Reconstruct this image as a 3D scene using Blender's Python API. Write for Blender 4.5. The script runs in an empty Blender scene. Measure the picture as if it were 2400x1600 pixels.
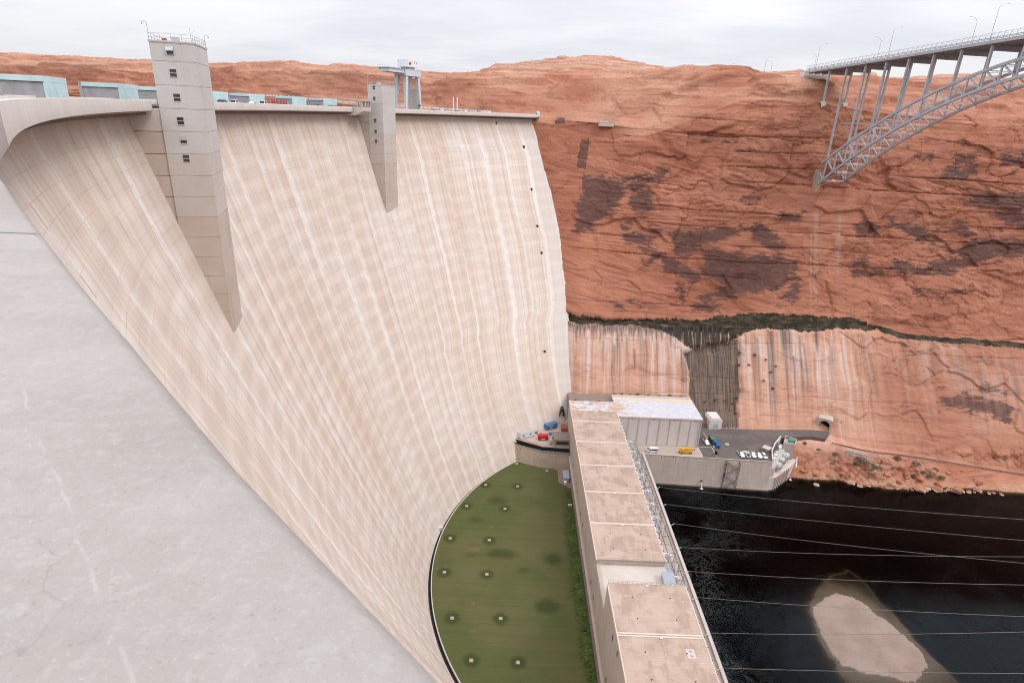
import bpy, bmesh, math, random
import numpy as np
from mathutils import Matrix, Vector

# ------------------------------------------------------------------ camera, sky, sun, exposure
scene = bpy.context.scene
CAMZ = 176.6                      # camera height above the river, metres
cam_d = bpy.data.cameras.new('camera')
cam_d.sensor_width = 36.0
cam_d.lens = 1384.97 / 2400 * 36
cam_d.clip_start = 0.05
cam_d.clip_end = 20000
cam_d.dof.use_dof = True
cam_d.dof.focus_distance = 220
cam_d.dof.aperture_fstop = 11.0
cam = bpy.data.objects.new('camera', cam_d)
scene.collection.objects.link(cam)
PITCH, ROLL, YAW = math.radians(21.148), math.radians(-2.41), math.radians(0.182)
_f = Vector((math.sin(YAW) * math.cos(PITCH), math.cos(YAW) * math.cos(PITCH), -math.sin(PITCH)))
_r = Vector((math.cos(YAW), -math.sin(YAW), 0))
_d = _f.cross(_r)
_r2 = _r * math.cos(ROLL) + _d * math.sin(ROLL)
_d2 = -_r * math.sin(ROLL) + _d * math.cos(ROLL)
M = Matrix(((_r2.x, -_d2.x, -_f.x), (_r2.y, -_d2.y, -_f.y), (_r2.z, -_d2.z, -_f.z)))
cam.matrix_world = Matrix.Translation((0, 0, CAMZ)) @ M.to_4x4()
scene.camera = cam

SUN_EL, SUN_AZ = math.radians(48), math.radians(118)   # azimuth measured from +Y towards +X
world = bpy.data.worlds.new('World')
scene.world = world
world.use_nodes = True
wn = world.node_tree
wn.nodes.clear()


class NT:
    """small node-graph helper"""
    def __init__(s, tree):
        s.t = tree

    def n(s, typ, ins=None, **props):
        nd = s.t.nodes.new(typ)
        for k, v in props.items():
            setattr(nd, k, v)
        for k, v in (ins or {}).items():
            s.set(nd.inputs[k], v)
        return nd

    def set(s, sock, v):
        if isinstance(v, bpy.types.NodeSocket):
            s.t.links.new(v, sock)
        else:
            if hasattr(sock.default_value, '__len__') and not hasattr(v, '__len__'):
                v = (v,) * len(sock.default_value)
            if hasattr(sock.default_value, '__len__') and len(sock.default_value) == 4 and len(v) == 3:
                v = (*v, 1.0)
            sock.default_value = v

    def math(s, op, a, b=0.0, c=0.0, clamp=False):
        nd = s.n('ShaderNodeMath', {0: a, 1: b, 2: c}, operation=op, use_clamp=clamp)
        return nd.outputs[0]

    def mix(s, f, a, b, mode='MIX'):
        nd = s.n('ShaderNodeMix', data_type='RGBA', blend_type=mode)
        s.set(nd.inputs[0], f); s.set(nd.inputs[6], a); s.set(nd.inputs[7], b)
        return nd.outputs[2]

    def mapr(s, v, a, b, c=0.0, d=1.0, smooth=True):
        nd = s.n('ShaderNodeMapRange', {'Value': v, 'From Min': a, 'From Max': b, 'To Min': c, 'To Max': d})
        if smooth:
            nd.interpolation_type = 'SMOOTHSTEP'
        return nd.outputs[0]

    def vmul(s, v, k):
        return s.n('ShaderNodeVectorMath', {0: v, 1: k}, operation='MULTIPLY').outputs[0]

    def noise(s, v, scale=1.0, detail=4.0, rough=0.55, dist=0.0):
        return s.n('ShaderNodeTexNoise', {'Vector': v, 'Scale': scale, 'Detail': detail, 'Roughness': rough, 'Distortion': dist}).outputs[0]


W = NT(wn)
# nishita daylight above an overcast cloud deck: the deck follows the standard overcast sky (zenith three times the horizon)
sky = W.n('ShaderNodeTexSky')
sky.sky_type = 'NISHITA'; sky.sun_disc = False
sky.sun_elevation = SUN_EL; sky.sun_rotation = SUN_AZ
sky.air_density = 1.0; sky.dust_density = 2.0
sep = W.n('ShaderNodeSeparateXYZ', {0: W.n('ShaderNodeTexCoord').outputs['Generated']})
upc = W.math('MAXIMUM', sep.outputs[2], 0.0)
grad = W.math('MULTIPLY_ADD', upc, 2.0, 1.0)
den = W.math('ADD', upc, 0.16)
comb = W.n('ShaderNodeCombineXYZ', {0: W.math('DIVIDE', sep.outputs[0], den), 1: W.math('DIVIDE', sep.outputs[1], den), 2: 0.3})
cl1 = W.noise(W.vmul(comb.outputs[0], (0.55, 0.95, 1.0)), 0.9, 6.0, 0.52, 0.3)
cl2 = W.noise(W.vmul(comb.outputs[0], (0.5, 0.8, 1.0)), 3.1, 4.0, 0.5, 0.2)
cl = W.math('ADD', W.math('MULTIPLY', cl1, 0.75), W.math('MULTIPLY', cl2, 0.25))
clf = W.mapr(cl, 0.38, 0.62)
ccol = W.mix(clf, (6.75, 6.95, 7.6), (8.3, 8.3, 8.55))
deck_col = W.mix(1.0, ccol, W.n('ShaderNodeCombineXYZ', {0: grad, 1: grad, 2: grad}).outputs[0], 'MULTIPLY')
wcol = W.mix(0.93, sky.outputs[0], deck_col)
bg = W.n('ShaderNodeBackground', {'Color': wcol, 'Strength': 0.1})
wo = W.n('ShaderNodeOutputWorld')
wn.links.new(bg.outputs[0], wo.inputs[0])

sun_d = bpy.data.lights.new('sun', 'SUN')
sun_d.energy = 1.3
sun_d.angle = math.radians(24)
sun_d.color = (1.0, 0.95, 0.88)
sun = bpy.data.objects.new('sun', sun_d)
scene.collection.objects.link(sun)
_sv = Vector((math.sin(SUN_AZ) * math.cos(SUN_EL), math.cos(SUN_AZ) * math.cos(SUN_EL), math.sin(SUN_EL)))
sun.rotation_euler = (-_sv).to_track_quat('-Z', 'Y').to_euler()

scene.view_settings.view_transform = 'Standard'
scene.view_settings.look = 'None'
scene.view_settings.exposure = 0.0
scene.view_settings.gamma = 1.0
scene.view_settings.use_curve_mapping = False
scene.cycles.max_bounces = 6
scene.cycles.transparent_max_bounces = 8
scene.cycles.use_denoising = True
scene.cycles.filter_width = 1.05

# ------------------------------------------------------------------ helpers
COL = scene.collection.objects
rng = random.Random(7)


def tag(o, label=None, cat=None, group=None, kind=None):
    if label: o['label'] = label
    if cat: o['category'] = cat
    if group: o['group'] = group
    if kind: o['kind'] = kind
    return o


def empty(name, loc=(0, 0, 0), rz=0.0, label=None, cat=None, group=None):
    o = bpy.data.objects.new(name, None)
    COL.link(o)
    o.location = loc
    o.rotation_euler = (0, 0, rz)
    o.empty_display_size = 0.1
    return tag(o, label, cat, group)


def link(name, me, mat=None, parent=None):
    o = bpy.data.objects.new(name, me)
    COL.link(o)
    if mat is not None and not me.materials:
        me.materials.append(mat)
    if parent is not None:
        o.parent = parent
    return o


def copy_tree(o, parent=None):
    c = o.copy()
    COL.link(c)
    c.parent = parent
    for ch in list(o.children):
        copy_tree(ch, c)
    return c


class MB:
    """mesh builder"""
    def __init__(s):
        s.v = []; s.f = []

    def add(s, vs, fs):
        k = len(s.v)
        s.v.extend([tuple(p) for p in vs])
        s.f.extend([tuple(i + k for i in f) for f in fs])
        return s

    def hexa(s, b, t):
        """bottom quad b, top quad t (counter-clockwise from above)"""
        return s.add(list(b) + list(t), [(3, 2, 1, 0), (4, 5, 6, 7), (0, 1, 5, 4), (1, 2, 6, 5), (2, 3, 7, 6), (3, 0, 4, 7)])

    def box(s, x0, x1, y0, y1, z0, z1):
        return s.hexa([(x0, y0, z0), (x1, y0, z0), (x1, y1, z0), (x0, y1, z0)], [(x0, y0, z1), (x1, y0, z1), (x1, y1, z1), (x0, y1, z1)])

    def prism(s, poly, z0, z1):
        n = len(poly)
        a = sum(poly[i][0] * poly[(i + 1) % n][1] - poly[(i + 1) % n][0] * poly[i][1] for i in range(n))
        if a < 0: poly = poly[::-1]
        zt = z1 if hasattr(z1, '__len__') else [z1] * n
        vs = [(x, y, z0) for x, y in poly] + [(x, y, zt[i]) for i, (x, y) in enumerate(poly)]
        fs = [tuple(range(n - 1, -1, -1)), tuple(range(n, 2 * n))] + [(i, (i + 1) % n, (i + 1) % n + n, i + n) for i in range(n)]
        return s.add(vs, fs)

    def beam(s, p0, p1, w, h, up=(0, 0, 1)):
        p0 = Vector(p0); p1 = Vector(p1)
        d = (p1 - p0).normalized()
        u = Vector(up)
        if abs(d.dot(u)) > 0.98: u = Vector((1, 0, 0))
        x = d.cross(u).normalized(); y = x.cross(d).normalized()
        c = [(-w / 2, -h / 2), (w / 2, -h / 2), (w / 2, h / 2), (-w / 2, h / 2)]
        vs = [p0 + x * a + y * b for a, b in c] + [p1 + x * a + y * b for a, b in c]
        return s.add(vs, [(0, 1, 2, 3), (7, 6, 5, 4), (1, 0, 4, 5), (2, 1, 5, 6), (3, 2, 6, 7), (0, 3, 7, 4)])

    def tube(s, p0, p1, r0, r1=None, n=8, caps=True):
        r1 = r0 if r1 is None else r1
        p0 = Vector(p0); p1 = Vector(p1)
        d = (p1 - p0).normalized()
        u = Vector((0, 0, 1)) if abs(d.z) < 0.95 else Vector((1, 0, 0))
        x = d.cross(u).normalized(); y = x.cross(d).normalized()
        vs = []
        for p, r in ((p0, r0), (p1, r1)):
            for i in range(n):
                a = 2 * math.pi * i / n
                vs.append(p + (x * math.cos(a) + y * math.sin(a)) * r)
        fs = [(i, (i + 1) % n, (i + 1) % n + n, i + n) for i in range(n)]
        if caps: fs += [tuple(range(n - 1, -1, -1)), tuple(range(n, 2 * n))]
        return s.add(vs, fs)

    def path(s, pts, r, n=6):
        for a, b in zip(pts[:-1], pts[1:]): s.tube(a, b, r, r, n)
        return s

    def build(s, name, mat, parent=None, smooth=False):
        me = bpy.data.meshes.new(name)
        me.from_pydata(s.v, [], s.f)
        bm = bmesh.new(); bm.from_mesh(me)
        bmesh.ops.recalc_face_normals(bm, faces=bm.faces)
        bm.to_mesh(me); bm.free()
        if smooth:
            me.polygons.foreach_set('use_smooth', [True] * len(me.polygons))
        return link(name, me, mat, parent)


def grid_mesh(name, V, mat, parent=None, smooth=True, uv=None, colors=None, flip=False):
    """V: (nu, nv, 3) array of points"""
    nu, nv = V.shape[:2]
    me = bpy.data.meshes.new(name)
    idx = np.arange(nu * nv).reshape(nu, nv)
    q = np.stack([idx[:-1, :-1], idx[1:, :-1], idx[1:, 1:], idx[:-1, 1:]], -1).reshape(-1, 4)
    if flip: q = q[:, ::-1]
    me.vertices.add(nu * nv)
    me.vertices.foreach_set('co', V.reshape(-1).astype(np.float32))
    me.loops.add(q.size)
    me.loops.foreach_set('vertex_index', q.reshape(-1).astype(np.int32))
    me.polygons.add(len(q))
    me.polygons.foreach_set('loop_start', np.arange(0, q.size, 4, dtype=np.int32))
    me.polygons.foreach_set('loop_total', np.full(len(q), 4, dtype=np.int32))
    if smooth: me.polygons.foreach_set('use_smooth', np.ones(len(q), dtype=bool))
    me.update(calc_edges=True)
    if uv is not None:
        l = me.uv_layers.new(name='UVMap')
        l.data.foreach_set('uv', uv.reshape(-1, 2)[q.reshape(-1)].reshape(-1).astype(np.float32))
    if colors is not None:
        for cn, arr in colors.items():
            a = me.color_attributes.new(cn, 'FLOAT_COLOR', 'POINT')
            a.data.foreach_set('color', arr.reshape(-1).astype(np.float32))
    me.validate()
    return link(name, me, mat, parent)


def vnoise(p, seed=0):
    """value noise on (N,k) points, k=2 or 3, range -1..1"""
    p = np.asarray(p, dtype=np.float64)
    i = np.floor(p).astype(np.int64)
    f = p - i
    f = f * f * (3 - 2 * f)
    k = p.shape[1]
    out = np.zeros(len(p))
    for c in range(2 ** k):
        h = np.full(len(p), seed * 7919 + 12345, dtype=np.int64)
        w = np.ones(len(p))
        for a in range(k):
            b = (c >> a) & 1
            h = (h ^ ((i[:, a] + b) * (73856093, 19349663, 83492791)[a])) & 0x7fffffff
            h = (h * 1103515245 + 12345) & 0x7fffffff
            w *= f[:, a] if b else 1 - f[:, a]
        h = (h >> 8) & 0xffff
        out += w * (h / 32767.5 - 1)
    return out


def fbm(p, octv=4, seed=0, gain=0.5):
    p = np.asarray(p, dtype=np.float64)
    a, out, t = 1.0, 0.0, 0.0
    for o in range(octv):
        out = out + a * vnoise(p * 2 ** o + 13.7 * o, seed + o)
        t += a; a *= gain
    return out / t


def cells(p, seed=0):
    """cellular noise on (N,2): random value of the nearest cell and distance to the cell edge"""
    i = np.floor(p).astype(np.int64)
    d1 = np.full(len(p), 9.0); d2 = np.full(len(p), 9.0); val = np.zeros(len(p))
    for dx in (-1, 0, 1):
        for dy in (-1, 0, 1):
            cx, cy = i[:, 0] + dx, i[:, 1] + dy
            h = (cx * 73856093 ^ cy * 19349663 ^ (seed * 7919 + 911)) & 0x7fffffff
            h = (h * 1103515245 + 12345) & 0x7fffffff
            a = ((h >> 5) & 1023) / 1023.0; h = (h * 1103515245 + 12345) & 0x7fffffff
            b = ((h >> 5) & 1023) / 1023.0; h = (h * 1103515245 + 12345) & 0x7fffffff
            v = ((h >> 5) & 1023) / 511.5 - 1
            d = np.hypot(cx + a - p[:, 0], cy + b - p[:, 1])
            near = d < d1
            d2 = np.where(near, d1, np.minimum(d2, d)); val = np.where(near, v, val); d1 = np.where(near, d, d1)
    return val, d2 - d1


def sstep(a, b, x):
    t = np.clip((x - a) / (b - a), 0, 1)
    return t * t * (3 - 2 * t)


def poly_sd(P, poly):
    """signed distance (inside positive) of (N,2) points to polygon"""
    poly = np.asarray(poly, float)
    d = np.full(len(P), 1e9); ins = np.zeros(len(P), bool)
    n = len(poly)
    for k in range(n):
        a, b = poly[k], poly[(k + 1) % n]
        e = b - a; w = P - a
        t = np.clip((w @ e) / max(e @ e, 1e-9), 0, 1)
        d = np.minimum(d, np.hypot(*(w - t[:, None] * e).T))
        c = (a[1] > P[:, 1]) != (b[1] > P[:, 1])
        with np.errstate(divide='ignore', invalid='ignore'):
            xi = (b[0] - a[0]) * (P[:, 1] - a[1]) / (b[1] - a[1]) + a[0]
        ins ^= c & (P[:, 0] < xi)
    return np.where(ins, d, -d)


# ------------------------------------------------------------------ materials
MATS = {}


def new_mat(name):
    m = bpy.data.materials.new(name)
    m.use_nodes = True
    m.node_tree.nodes.clear()
    MATS[name] = m
    return m, NT(m.node_tree)


def finish(N, color, rough=0.8, metal=0.0, bump=None, bstr=0.3, bdist=0.1, spec=0.3, **kw):
    ins = {'Base Color': color, 'Roughness': rough, 'Metallic': metal, 'Specular IOR Level': spec}
    ins.update(kw)
    b = N.n('ShaderNodeBsdfPrincipled', ins)
    if bump is not None:
        bn = N.n('ShaderNodeBump', {'Height': bump, 'Strength': bstr, 'Distance': bdist})
        N.t.links.new(bn.outputs[0], b.inputs['Normal'])
    o = N.n('ShaderNodeOutputMaterial')
    N.t.links.new(b.outputs[0], o.inputs[0])


def objco(N):
    return N.n('ShaderNodeTexCoord').outputs['Object']


def posco(N):
    return N.n('ShaderNodeNewGeometry').outputs['Position']


def plain(name, col, rough=0.6, metal=0.0, var=0.12, scale=1.5, spec=0.3):
    """paint or metal with soft wear"""
    m, N = new_mat(name)
    p = posco(N)
    n = N.noise(p, scale, 4, 0.6)
    c = N.mix(N.mapr(n, 0.3, 0.7), tuple(x * (1 - var) for x in col), tuple(min(1, x * (1 + var)) for x in col))
    finish(N, c, rough, metal, spec=spec)
    return m


def concrete(name, c1, c2, stain=(0.2, 0.15, 0.11), stain_amt=0.35, streak=True, lines=None, fine=6.0):
    m, N = new_mat(name)
    p = posco(N)
    n1 = N.noise(p, 0.12, 5, 0.6)
    n2 = N.noise(p, fine, 3, 0.6)
    c = N.mix(N.mapr(n1, 0.3, 0.7), c1, c2)
    if streak:
        s = N.noise(N.vmul(p, (1.3, 1.3, 0.05)), 1.0, 4, 0.65, 0.2)
        s2 = N.noise(p, 0.09, 2, 0.5)
        f = N.math('MULTIPLY', N.mapr(s, 0.52, 0.72), N.mapr(s2, 0.4, 0.62))
        c = N.mix(N.math('MULTIPLY', f, stain_amt), c, stain)
        w = N.noise(N.vmul(p, (2.1, 2.1, 0.06)), 1.0, 3, 0.6, 0.1)
        c = N.mix(N.math('MULTIPLY', N.mapr(w, 0.6, 0.75), 0.35), c, tuple(min(0.8, x * 1.3) for x in c1))
    if lines:
        sp = N.n('ShaderNodeSeparateXYZ', {0: p})
        fz = N.math('FRACT', N.math('DIVIDE', sp.outputs[2], lines))
        ln = N.math('LESS_THAN', fz, 0.04)
        c = N.mix(N.math('MULTIPLY', ln, 0.35), c, tuple(x * 0.45 for x in c1))
    c = N.mix(N.math('MULTIPLY', N.mapr(n2, 0.35, 0.75), 0.16), c, tuple(x * 0.7 for x in c2))
    finish(N, c, 0.9, 0, n2, 0.15, 0.02, spec=0.2)
    return m


def mat_dam():
    m, N = new_mat('dam_concrete')
    uv = N.n('ShaderNodeUVMap').outputs[0]
    sp = N.n('ShaderNodeSeparateXYZ', {0: uv})
    u, z = sp.outputs[0], sp.outputs[1]
    # lift panels, alternate blocks poured at different heights
    br = N.n('ShaderNodeTexBrick', {'Vector': uv, 'Color1': (0, 0, 0, 1), 'Color2': (1, 1, 1, 1), 'Mortar': (0.5, 0.5, 0.5, 1), 'Scale': 1.0,
                                    'Mortar Size': 0.05, 'Mortar Smooth': 0.3, 'Bias': 0.0, 'Brick Width': 9.135, 'Row Height': 2.29},
             offset=0.5, offset_frequency=2, squash=1.0)
    tint = br.outputs[0]; mort = br.outputs['Fac']
    def st(fu, fz, d=4, r=0.6):
        return N.noise(N.vmul(uv, (fu, fz, 1)), 1.0, d, r, 0.0)
    big = N.noise(uv, 0.02, 3, 0.5)
    low = st(0.05, 0.009, 2)
    s0, s1, s2, s3 = st(0.16, 0.0028, 4), st(0.6, 0.0036, 4), st(0.3, 0.003, 3), st(1.9, 0.007, 3)
    pale, cream, tan, rust = (0.635, 0.58, 0.54), (0.605, 0.525, 0.46), (0.515, 0.4, 0.32), (0.43, 0.28, 0.195)
    c = N.mix(N.mapr(big, 0.35, 0.65), cream, pale)
    c = N.mix(N.math('MULTIPLY', N.mapr(s0, 0.4, 0.62), 0.5), c, tan)
    c = N.mix(N.math('MULTIPLY', N.mapr(s1, 0.46, 0.66), 0.45), c, tan)
    c = N.mix(N.math('MULTIPLY', N.math('MULTIPLY', N.mapr(s3, 0.5, 0.66), N.mapr(s2, 0.42, 0.6)), 0.5), c, rust)
    # lime bleeding from the contraction joints between the blocks
    fu = N.math('FRACT', N.math('ADD', N.math('DIVIDE', u, 18.27), 0.06))
    wob = N.math('MULTIPLY', N.math('SUBTRACT', s2, 0.5), 0.3)
    band = N.math('SUBTRACT', 1.0, N.mapr(N.math('ADD', fu, wob), 0.03, 0.24))
    jn = st(0.055, 0.009, 2)
    lime = N.math('MULTIPLY', N.math('MULTIPLY', band, N.mapr(jn, 0.38, 0.56)), N.mapr(s1, 0.3, 0.55))
    c = N.mix(N.math('MULTIPLY', lime, 0.8), c, (0.72, 0.7, 0.69))
    c = N.mix(N.math('MULTIPLY', N.math('MULTIPLY', N.mapr(st(0.8, 0.004, 4), 0.52, 0.66), N.mapr(low, 0.42, 0.6)), 0.62), c, (0.72, 0.695, 0.68))
    # each lift panel weathers a little differently
    c = N.mix(N.mapr(big, 0.4, 0.6, 0.02, 0.08), c, N.mix(tint, (0.42, 0.31, 0.23), (0.74, 0.68, 0.64)))
    # pale horizontal construction bands
    hb = N.noise(N.n('ShaderNodeCombineXYZ', {0: N.math('MULTIPLY', u, 0.006), 1: N.math('MULTIPLY', z, 0.3)}).outputs[0], 1.0, 2, 0.5)
    c = N.mix(N.math('MULTIPLY', N.mapr(hb, 0.66, 0.7), 0.18), c, (0.7, 0.66, 0.63))
    jr = N.noise(uv, 0.1, 3, 0.6)
    c = N.mix(N.math('MULTIPLY', mort, N.mapr(jr, 0.38, 0.66, 0.06, 0.48)), c, (0.36, 0.25, 0.175))
    # pale pad concrete along the right abutment
    c = N.mix(N.math('MULTIPLY', N.mapr(N.math('ADD', u, N.math('MULTIPLY', N.math('SUBTRACT', jr, 0.5), 3.0)), 458.8, 459.6), 0.6), c, (0.56, 0.53, 0.51))
    # grime washed below the crest overhang
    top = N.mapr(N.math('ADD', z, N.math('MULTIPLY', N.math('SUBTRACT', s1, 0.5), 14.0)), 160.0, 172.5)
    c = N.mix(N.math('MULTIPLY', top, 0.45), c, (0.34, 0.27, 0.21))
    fn = N.noise(uv, 1.4, 4, 0.6)
    c = N.mix(N.math('MULTIPLY', N.mapr(fn, 0.45, 0.7), 0.1), c, (0.34, 0.26, 0.2))
    finish(N, c, 0.92, 0, N.math('MULTIPLY', mort, -1.0), 0.25, 0.06, spec=0.15)
    return m


def mat_cliff():
    m, N = new_mat('sandstone')
    p = posco(N)
    sp = N.n('ShaderNodeSeparateXYZ', {0: p})
    at = N.n('ShaderNodeVertexColor', layer_name='mask')
    msk = N.n('ShaderNodeSeparateColor', {0: at.outputs[0]})
    varn, pale, seep = msk.outputs[0], msk.outputs[1], msk.outputs[2]
    at2 = N.n('ShaderNodeVertexColor', layer_name='mask2')
    msk2 = N.n('ShaderNodeSeparateColor', {0: at2.outputs[0]})
    cream, strata, alc = msk2.outputs[0], msk2.outputs[1], msk2.outputs[2]
    big = N.noise(p, 0.012, 4, 0.55)
    med = N.noise(N.vmul(p, (0.05, 0.05, 0.16)), 1.0, 6, 0.6, 0.6)
    fine = N.noise(N.vmul(p, (0.5, 0.5, 1.6)), 1.0, 5, 0.65, 0.4)
    orange, red, dk = (0.385, 0.168, 0.106), (0.325, 0.127, 0.078), (0.2, 0.078, 0.053)
    c = N.mix(N.mapr(big, 0.35, 0.65), orange, red)
    c = N.mix(N.math('MULTIPLY', N.mapr(med, 0.45, 0.7), 0.5), c, (0.47, 0.22, 0.14))
    c = N.mix(N.math('MULTIPLY', N.mapr(strata, 0.45, 0.9), 0.55), c, dk)
    c = N.mix(N.math('MULTIPLY', N.mapr(fine, 0.55, 0.75), 0.4), c, dk)
    crk = N.n('ShaderNodeTexVoronoi', {'Vector': N.n('ShaderNodeVectorMath', {0: N.vmul(p, (0.045, 0.0, 0.075)), 1: N.vmul(N.n('ShaderNodeTexNoise', {'Vector': p, 'Scale': 0.09, 'Detail': 5.0}).outputs[1], (0.9, 0.0, 0.9))}, operation='ADD').outputs[0], 'Scale': 1.0}, feature='DISTANCE_TO_EDGE').outputs[0]
    c = N.mix(N.math('MULTIPLY', N.math('MULTIPLY', N.mapr(crk, 0.0, 0.012, 1.0, 0.0), N.mapr(big, 0.42, 0.6)), 0.6), c, dk)
    ptch = N.noise(N.vmul(p, (0.03, 0.0, 0.05)), 1.0, 5, 0.6, 0.8)
    c = N.mix(N.math('MULTIPLY', N.mapr(ptch, 0.52, 0.64), 0.4), c, (0.46, 0.215, 0.135))
    # bleached lower wall with water streaks
    st = N.noise(N.vmul(p, (0.42, 0.0, 0.012)), 1.0, 4, 0.6, 0.12)
    st2 = N.noise(N.vmul(p, (0.2, 0.0, 0.011)), 1.0, 5, 0.6, 0.12)
    pc = N.mix(N.mapr(med, 0.35, 0.65), (0.565, 0.335, 0.24), (0.49, 0.26, 0.175))
    at3 = N.n('ShaderNodeVertexColor', layer_name='mask3')
    m3 = N.n('ShaderNodeSeparateColor', {0: at3.outputs[0]})
    gr = N.noise(N.vmul(p, (1.2, 0.0, 0.05)), 1.0, 4, 0.65)
    pc = N.mix(N.math('MULTIPLY', N.mapr(st, 0.48, 0.68), 0.45), pc, (0.6, 0.46, 0.39))
    pc = N.mix(N.math('MULTIPLY', m3.outputs[1], N.mapr(gr, 0.3, 0.6, 0.3, 0.95)), pc, (0.62, 0.53, 0.49))
    pc = N.mix(N.math('MULTIPLY', N.mapr(st2, 0.52, 0.7), 0.4), pc, (0.3, 0.2, 0.165))
    pc = N.mix(N.math('MULTIPLY', m3.outputs[0], N.mapr(gr, 0.3, 0.6, 0.55, 1.0)), pc, (0.11, 0.085, 0.078))
    c = N.mix(pale, c, pc)
    # pale rim sands
    c = N.mix(cream, c, N.mix(N.mapr(fine, 0.35, 0.65), (0.48, 0.275, 0.19), (0.38, 0.2, 0.13)))
    ledge_shade = N.noise(N.vmul(p, (0.03, 0.03, 0.55)), 1.0, 5, 0.65, 0.5)
    c = N.mix(N.math('MULTIPLY', N.math('MULTIPLY', N.mapr(ledge_shade, 0.52, 0.64), N.mapr(sp.outputs[2], 172.0, 182.0)), 0.65), c, (0.25, 0.1, 0.065))  # shadow lines under the ledges, painted into the rock colour
    # desert varnish
    vs = N.noise(N.vmul(p, (0.25, 0.1, 0.9)), 1.0, 6, 0.65, 0.8)
    vn = N.noise(N.vmul(p, (0.12, 0.0, 0.42)), 1.0, 8, 0.72, 0.9)
    vf = N.mapr(N.math('ADD', N.math('MULTIPLY', varn, 0.9), N.math('MULTIPLY', N.math('SUBTRACT', vn, 0.5), 2.9)), 0.24, 0.66)
    vcol = N.mix(N.mapr(vs, 0.4, 0.65), (0.07, 0.043, 0.043), (0.125, 0.066, 0.054))
    c = N.mix(N.math('MULTIPLY', vf, 0.86), c, vcol)
    c = N.mix(N.math('MULTIPLY', N.math('MULTIPLY', m3.outputs[1], N.math('SUBTRACT', 1.0, pale)), N.mapr(gr, 0.3, 0.6, 0.3, 0.7)), c, (0.4, 0.27, 0.215))
    # seep line: wet black rock, moss and mineral crust
    sn = N.noise(N.vmul(p, (0.16, 0.1, 0.5)), 1.0, 5, 0.62, 0.5)
    sn2 = N.noise(N.vmul(p, (0.6, 0.0, 0.05)), 1.0, 5, 0.7, 0.2)
    sc = N.mix(N.mapr(sn2, 0.4, 0.62), (0.016, 0.015, 0.015), (0.075, 0.062, 0.05))
    sc = N.mix(m3.outputs[2], sc, N.mix(N.mapr(sn, 0.42, 0.58), (0.03, 0.026, 0.017), (0.07, 0.056, 0.04)))
    sc = N.mix(N.math('MULTIPLY', N.mapr(sn, 0.62, 0.7), 0.8), sc, (0.19, 0.155, 0.135))
    sf = N.mapr(N.math('ADD', seep, N.math('MULTIPLY', N.math('SUBTRACT', sn2, 0.5), 1.3)), 0.35, 0.62)
    c = N.mix(sf, c, sc)
    ac = N.mix(N.mapr(gr, 0.35, 0.62), (0.075, 0.062, 0.054), (0.2, 0.15, 0.115))
    ac = N.mix(N.math('MULTIPLY', N.mapr(sn, 0.55, 0.68), 0.6), ac, (0.3, 0.16, 0.1))
    c = N.mix(N.mapr(N.math('ADD', alc, N.math('MULTIPLY', N.math('SUBTRACT', sn2, 0.5), 1.4)), 0.3, 0.75), c, ac)
    bp = N.math('ADD', N.math('MULTIPLY', fine, 0.7), N.math('MULTIPLY', med, 1.2))
    finish(N, c, 0.92, 0, bp, 0.55, 0.8, spec=0.15)
    return m


def mat_mesa():
    m, N = new_mat('mesa_rock')
    p = posco(N)
    sp = N.n('ShaderNodeSeparateXYZ', {0: p})
    zz = N.math('ADD', sp.outputs[2], N.math('MULTIPLY', N.noise(p, 0.012, 3, 0.5), 22.0))
    band = N.noise(N.n('ShaderNodeCombineXYZ', {0: N.math('MULTIPLY', sp.outputs[0], 0.004), 1: 0.0, 2: N.math('MULTIPLY', zz, 0.22)}).outputs[0], 1.0, 5, 0.65)
    n = N.noise(N.vmul(p, (0.03, 0.03, 0.1)), 1.0, 6, 0.65, 0.4)
    c = N.mix(N.mapr(band, 0.4, 0.62), (0.39, 0.19, 0.125), (0.5, 0.31, 0.23))
    c = N.mix(N.math('MULTIPLY', N.mapr(n, 0.55, 0.72), 0.6), c, (0.27, 0.1, 0.06))
    b = N.noise(p, 0.25, 4, 0.6)
    c = N.mix(N.math('MULTIPLY', N.mapr(b, 0.6, 0.68), 0.6), c, (0.16, 0.12, 0.075))
    ledge_shade = N.noise(N.vmul(p, (0.012, 0.012, 0.4)), 1.0, 5, 0.65, 0.5)
    c = N.mix(N.math('MULTIPLY', N.mapr(ledge_shade, 0.5, 0.62), 0.6), c, (0.27, 0.115, 0.075))  # ledge shadows of the mesa slopes, put in as dark colour bands
    finish(N, c, 0.95, 0, N.math('ADD', n, band), 0.9, 3.0, spec=0.1)
    return m


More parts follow.
